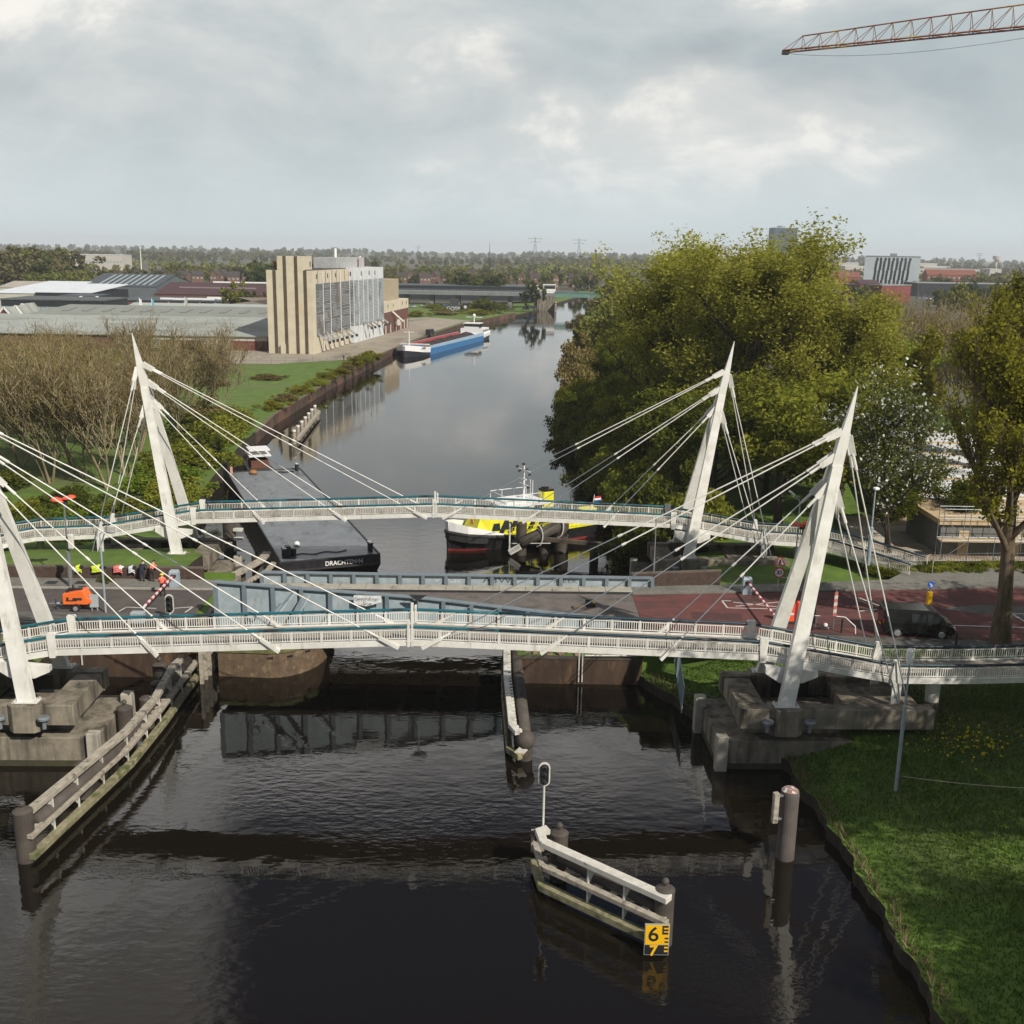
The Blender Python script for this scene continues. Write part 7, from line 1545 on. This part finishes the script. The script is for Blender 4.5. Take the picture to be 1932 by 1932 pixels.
# right bank from the pier to the willow : overhanging bushes
yy = 101.
kk = 0
while yy < 205:
    x = bankR(yy)+random.uniform(-.6,1.2); s = random.uniform(1.0,1.6); shrub(x, yy, (s,s,s*1.25), 'ddmd'[kk % 4], 'dark bush overhanging the water along the right bank', 'bushes over the right bank water', max(.4,gz(x,yy)-.6)); 
    if kk % 2 == 0: shrub(x+4.2, yy+1, (1.5,1.5,1.9), 'mdd'[kk % 3], 'bush on the right bank behind the waterside bushes', 'bushes higher on the right bank')
    yy += random.uniform(3.2,4.6); kk += 1
tree_thing('willow', None, [shrub_mesh(7000,.3,lf_willow,4.6,5.2,1.7,71)], 'yellow-green weeping willow hanging over the water at the right bank', (11.6,203,.9), 0, 1.05)
tree_thing('willow', None, [shrub_mesh(5000,.3,lf_willow,3.6,4.2,1.5,72)], 'smaller yellow willow behind the weeping one at the right bank', (13.6,216,.9), 0, 1.1)
for k, (x, y, s, c) in enumerate([(13.5,226,1.7,'o'),(14.3,240,1.9,'o'),(15.0,256,1.9,'o'),(16,272,1.6,'o'),(18.5,300,1.4,'o'),(21,330,1.6,'m'),(25.5,358,1.8,'o'),(24,395,1.7,'o')]): shrub(x, y, (s,s,s*1.5), c, 'pale brown reedy bush on the right bank past the willow', 'reedy bushes past the willow')
strip('bank_path', pave, [(21.5,255),(24,255),(28,330),(33.5,405),(31,405),(25.5,330)], 1.95, 'narrow path along the right bank past the willow')
# left bank
for k, (x, y, s, c, lab) in enumerate([(-41.5,110,1.5,'m','green bush under the far footbridge left approach'),(-45.5,107.5,1.3,'b','bright green bush left under the far footbridge'),(-38.3,117,1.7,'m','green bush on the left bank beside the flat barge'),(-41,123.5,1.9,'b','bright bush on the left bank above the flat barge'),(-43,131,1.9,'m','tall green bush on the left bank behind the far pylon'),(-41.2,139.5,2.0,'m','green bush at the water by the work boat'),(-44.3,147,2.0,'d','dark bush on the left bank behind the work boat'),(-43.6,156.5,2.2,'m','bush at the water past the work boat'),(-47.5,163,2.4,'d','dark bush at the edge of the park lawn'),(-45.6,171.5,2.0,'m','bush at the park corner by the pale posts'),(-50.5,176,2.2,'o','brown-green bush at the park corner'),(-35.9,110.6,1.2,'d','dark bush by the water behind the left pier'),(-52,109.5,1.3,'m','green bush with ivy left of the orange hooded post'),(-57.5,112.5,1.2,'b','bright green bush at the foot of the left bare trees'),(-63.5,113,1.3,'m','green bush at the far left below the bare trees'),(-70,116,1.4,'b','bright bush at the left edge below the bare trees'),(-49,114.5,1.3,'d','dark bush behind the left approach rail'),(-60,121.5,1.6,'d','dark bush among the leftmost trunks'),(-47.5,101.5,1.4,'d','dark bush in the shade under the left approach'),(-53,102,1.4,'d','dark bush in the shade near the left edge'),(-41.8,99.5,1.0,'d','small dark bush under the footbridge near the left pier'),(-66,104,1.6,'d','dark bush at the left edge under the footbridge')]):
    shrub(x, y, (s*.85,s*.85,s*.62), c, lab, 'bushes of the left bank')
shrub(-32.4, 81.7, .22, 'd', 'small dark round shrub against the wall behind the trailer', 'bushes of the left bank', 4.3)
for k, (x, y) in enumerate([(-37.5,284),(-38.6,276),(-39.4,268),(-40.2,259),(-41,250),(-41.8,240),(-42.4,228),(-43.2,215),(-43.8,204),(-43.6,193)]): shrub(x, y, (1.0,1.0,.55 if k > 2 else .9), 'wmwowwmwow'[k], 'yellow reed clump along the left bank edge before the quay', 'reed clumps on the left bank edge')
for x, y in ((-64,226),(-55,238)): shrub(x, y, (1.5,1.5,.45), 'o', 'low brown scrub patch on the bright lawn before the silo', 'scrub patches on the lawn')
shrub(-13,523,(3.4,3.4,2.2),'d','round dark bush beside the graffiti block','bushes of the far green bank')
for k in range(22):
    px = 780+random.random()*230; p = P(px, 578+random.random()*22, 1.9)
    if p.x < bankL(min(890,p.y))-6 and p.y > 470: shrub(p.x, p.y, (2.2,2.2,.8), 'owmo'[k % 4], 'low scrub on the far bank below the viaduct', 'scrub below the viaduct')
for k in range(26): x = 31.5+random.random()*14; shrub(x, 87.9+.12*(x-31)+random.random()*1.0, (.45,.45,.28), 'dm'[k % 2], 'low green hedge plant in front of the iron fence', 'hedge plants along the iron fence', 3.9)
# bare park trees at the left
bt = []
for sd_ in (81,82,83,84):
    sg, tp_ = grow(15, .21, 9, .55, 3, .36, .75, 3 if sd_ % 2 else 2, sd_, .30, .075, .26); tp_ = [t for t in tp_ if t[2] > 7.2]
    bt.append((trunk_mesh('trunk', sg, bark_lt, 3, .045), twigs(tp_, sg, 2300, 1.2, .05, lf_brown), max(t[2] for t in tp_)))
park = [(-48,124.5),(-55.4,133),(-48.4,131),(-52.5,129),(-55.6,126),(-69,154),(-63.2,134.8),(-60.8,142.4),(-58,151),(-66,127),(-71.5,136),(-76,147),(-52.5,147),(-64,162),(-74,165),(-83,150),(-80,135),(-57,168),(-67,176),(-79,180),(-90,170),(-92,155),(-50.5,160),(-60,186),(-72,196),(-86,194),(-98,185),(-50,176.5),(-54.5,183),(-104,172)]
for k, (x, y) in enumerate(park):
    e = bt[k % 4]; h = random.uniform(14,16.5); lab = 'bare brown budding tree in the grove at the left'
    nm = {0:'bare many stemmed tree nearest the far left pylon',3:'bare tree with a pale forked trunk left of the far left pylon',27:'bare tree with ivy green twigs at the right end of the grove',4:'bare forked tree leaning over the left approach of the far footbridge'}.get(k)
    tree_thing('bare_tree', e[0], [e[1]], nm or lab, (x,y,gz(x,y)), k*1.7, (h/e[2]*1.15,h/e[2]*1.15,h/e[2]), None if nm else 'bare trees of the left grove')
# bare brown wood at the right
for k, (x, y) in enumerate([(62,188),(70,180),(78,190),(86,182),(66,202),(76,206),(88,204),(96,192),(58,176),(72,166),(82,168),(94,174)]):
    e = bt[(k+1) % 4]; h = random.uniform(20,23); tree_thing('bare_tree', e[0], [e[1]], 'tall bare brown tree in the wood behind the blossom tree', (x,y,1.9), k*1.3, (h/e[2]*.95,h/e[2]*.95,h/e[2]), 'bare trees of the right wood')
for k, (x, y) in enumerate([(88,300),(96,330),(80,360),(104,290),(112,350),(70,420),(95,400),(120,310)]):
    e = bt[k % 4]; h = random.uniform(13,17); tree_thing('bare_tree', e[0], [e[1]], 'brown tree behind the right wood before the red sheds', (x,y,1.9), k, h/e[2], 'brown trees before the red sheds')

# distant trees : a few shapes, copied
ft = []
for j, m in enumerate(lf_far):
    for sd_ in (1,2):
        rr2 = np.random.default_rng(90+sd_+j*3); T = rr2.normal(size=(42,3))*np.array([2.7,2.7,2.2])+np.array([0,0,7.4]); T[:,2] = np.maximum(T[:,2],2.2)
        ft.append(quads_mesh('crown', leaf_quads(clumps(T, 1.5, 1500), 1.15, .7, .6), m))
tm_far = MB(); tm_far.tube([(0,0,-1),(0,0,4),(0,0,8)],[.4,.3,.15],6,cap=False); tm_far = tm_far.mesh('trunk', bark_dk)
rr2 = np.random.default_rng(5); T = np.stack([rr2.normal(size=60)*.7, rr2.normal(size=60)*.7, rr2.uniform(1.5,15,60)],1); lomb = quads_mesh('crown', leaf_quads(clumps(T,1.2,1500),.9,.6,.3), lf_far[3])
def fartree(px, Y, h, kind, lab, g, wide=1.):
    p = PY(px, 500, Y); m = ft[kind*2+random.randrange(2)]; s = h/12.; return tree_thing('tree', tm_far, [m], lab, (p.x,Y,1.5), random.random()*6, (s*wide,s*wide,s), g)
def belt(px0, px1, n, Y0, Y1, h0_, h1_, kinds, lab, g):
    for i in range(n): fartree(px0+(px1-px0)*(i+random.random())/n, random.uniform(Y0,Y1), random.uniform(h0_,h1_), kinds[random.randrange(len(kinds))], lab, g, random.uniform(.85,1.25))
belt(-10,125,26,600,760,18,25,(2,2,0,2,3),'brown-green tree of the tall wood at the left horizon','trees of the tall left wood')
belt(60,230,22,560,640,10,14,(0,3,0,1),'green tree behind the white roofs at the left','trees behind the white roofs')
belt(190,330,18,640,740,10,14,(2,3,2,0),'dark tree behind the blue-black hall','trees behind the blue-black hall')
belt(320,520,34,800,960,9,14,(1,2,0,3,1),'tree among the houses left of the silos','trees among the houses left of the silos')
belt(480,520,5,600,660,15,19,(3,0),'tall dark tree close behind the beige silo','dark trees behind the beige silo')
belt(575,620,6,700,780,17,20,(3,0),'dark tree showing above the silo roof','dark trees above the silo roof')
belt(720,1140,64,780,1080,9,14,(0,1,2,0,3),'tree among the houses beyond the viaduct','trees among the houses beyond the viaduct')
belt(870,935,7,640,700,11,14,(3,0),'dark tree beside the telephone mast','trees beside the telephone mast')
belt(1142,1200,14,260,430,11,15,(0,1),'tree on the right bank behind the left flank of the big poplars','trees behind the left flank of the poplars')
belt(1150,1205,8,500,650,12,16,(0,1),'tree behind the left flank of the big poplars','trees behind the big poplars')
belt(1620,1640,4,640,700,10,13,(0,3),'green tree at the left foot of the apartment slab','trees at the foot of the slab')
belt(1735,1935,22,880,1150,9,14,(0,3,2,0),'tree around the red house row at far right','trees around the red house row')
belt(1760,1935,9,560,680,10,15,(3,3,0),'dark tree before the long blue-black shed at right','dark trees before the right shed')
belt(1600,1930,26,1250,1700,10,15,(0,2,3),'hazy tree in the town at the right horizon','hazy trees of the right horizon')
for px, Y_, h, k, lab in ((440,430,15,1,'olive poplar standing before the red hall left of the silo'),(478,420,12,3,'dark green tree close to the left side of the silo'),(1010,538,13,3,'loose green willow at the near end of the viaduct pier'),(1824,480,16,1,'yellow-green round tree right of the apartment slab')): fartree(px, Y_, h, k, lab, None, .8)
for px, Y_, lab in ((660,760,'dark pointed tree above the white silo roof house'),(705,1000,'left slim pointed tree beyond the white silo'),(711,1010,'right slim pointed tree beyond the white silo')):
    p = PY(px, 500, Y_); s = (1.45 if px == 660 else 1.15); tree_thing('pointed_tree', tm_far, [lomb], lab, (p.x,Y_,1.5), 0, (s*1.25,s*1.25,s))
strip('town_ground', mat('town_ground',(.075,.07,.05),(.05,.06,.028),.03,.95,c3=(.11,.10,.085),s3=.012,r3=(.5,.58)), [(-2600,600),(-24,600),(12,640),(62,905),(126,905),(66,640),(50,540),(30,420),(22,260),(44,210),(700,240),(2600,900),(2600,9000),(-2600,9000)], 1.93, 'mottled ground of the town between the trees')
# far woods that read as one mass
def wood(name, label, Y0, Y1, n, h0_, h1_, m, span=.62):
    Yc = rng.uniform(Y0,Y1,n); Xc = rng.uniform(-span,span,n)*Yc; hh = rng.uniform(h0_,h1_,n)*(1+.25*np.sin(Xc/170.)+.15*np.sin(Xc/61.))
    q = 46; i = np.repeat(np.arange(n), q); d = rng.normal(size=(n*q,3)); d /= np.linalg.norm(d,axis=1)[:,None]; rr_ = rng.uniform(.5,1,n*q)
    C = np.stack([Xc[i]+d[:,0]*hh[i]*.42*rr_, Yc[i]+d[:,1]*hh[i]*.42*rr_, hh[i]*.55+d[:,2]*hh[i]*.45*rr_],1); keep = C[:,2] > 1.
    C = C[keep]; me = quads_mesh(name, leaf_quads(C, 1., .8, .7)*1.0, m); V = leaf_quads(C, 3.6*(Y0+Y1)/4000+1.2, .8, .7); me = quads_mesh(name, V, m)
    o = bpy.data.objects.new(name, me); COL.objects.link(o); tag(o, label, 'woodland', kind='stuff')
wood('woodland','nearer town trees merging into one band beyond the houses',1080,1600,420,9,14,lf_far[1]); wood('woodland','dark green part of the band of trees beyond the houses',1150,1900,360,9,15,lf_far[0])
wood('woodland','middle distance woods across the plain',1900,3000,520,11,17,lf_far[2]); wood('woodland','dark woods across the plain',2000,3600,520,12,18,lf_far[3]); wood('woodland','farthest hazy woods along the horizon',3800,6500,620,18,27,lf_far[3])
# grass that has blades : near right bank, flowers
def grass_patch(name, label, n, xr, yr, hgt, m, dens=None):
    X_ = rng.uniform(*xr,n); Y_ = rng.uniform(*yr,n); br_ = np.array([bankR(v) for v in Y_]); d = X_-br_; k = (d > .05)
    if dens is not None: k &= dens(X_,Y_,d)
    X_, Y_ = X_[k], Y_[k]; Zz = np.array([land(a, b_) for a, b_ in zip(X_, Y_)]); n = len(X_); C = np.stack([X_,Y_,Zz-.03],1)
    D = np.stack([rng.normal(size=n)*.45, rng.normal(size=n)*.45, np.ones(n)],1)*hgt*rng.uniform(.4,1.5,(n,1)); S = np.stack([rng.normal(size=n),rng.normal(size=n),np.zeros(n)],1); S /= np.linalg.norm(S,axis=1)[:,None]; S *= .035
    V = np.empty((n,4,3)); V[:,0] = C-S; V[:,1] = C+S; V[:,2] = C+D+S*.3; V[:,3] = C+D-S*.3
    o = bpy.data.objects.new(name, quads_mesh(name, V.reshape(-1,3), m)); COL.objects.link(o); tag(o, label, 'grass', kind='stuff')
gl = leaf('grass_blade', (.045,.085,.012), (.10,.17,.025), .35); gl_dry = leaf('dry_blade', (.16,.13,.07), (.28,.23,.13), .3)
grass_patch('grass', 'short green grass of the near right bank', 90000, (9.5,36), (34,72), .17, gl, lambda x,y,d: (x-bankR(45)) < 22)
grass_patch('dry_grass', 'dry pale grass along the edge of the near right bank', 14000, (9.5,20), (34,72), .5, gl_dry, lambda x,y,d: d < .55)
fl_m = leaf('yellow_petal', (.65,.50,.02), (.75,.62,.05), .2)
C = np.stack([rng.normal(27.2,1.6,170), rng.normal(59.3,1.5,170)],1); Zf = np.array([land(a,b_)+.22 for a,b_ in C]); o = bpy.data.objects.new('wild_flowers', quads_mesh('wild_flowers', leaf_quads(np.column_stack([C,Zf]), .17, .9, 1.5), fl_m)); COL.objects.link(o); tag(o, 'scattered yellow flowers in the dark grass below the column', 'flowers', kind='stuff')
# haze
hz = MB(); hz.b2(-5200,5200,-400,7400,-4.5,78); ho = hz.build('haze', None); ho.data.materials.clear()
hm = bpy.data.materials.new('haze_air'); hm.use_nodes = True; hn = hm.node_tree; hn.nodes.remove(hn.nodes['Principled BSDF']); pv = hn.nodes.new('ShaderNodeVolumePrincipled'); pv.inputs['Color'].default_value = (.93,.97,1.,1); pv.inputs['Density'].default_value = HAZE; pv.inputs['Anisotropy'].default_value = 0; hn.links.new(pv.outputs[0], hn.nodes['Material Output'].inputs['Volume']); ho.data.materials.append(hm)
tag(ho, 'thin pale haze in the air over the canal and town', 'haze', kind='stuff')
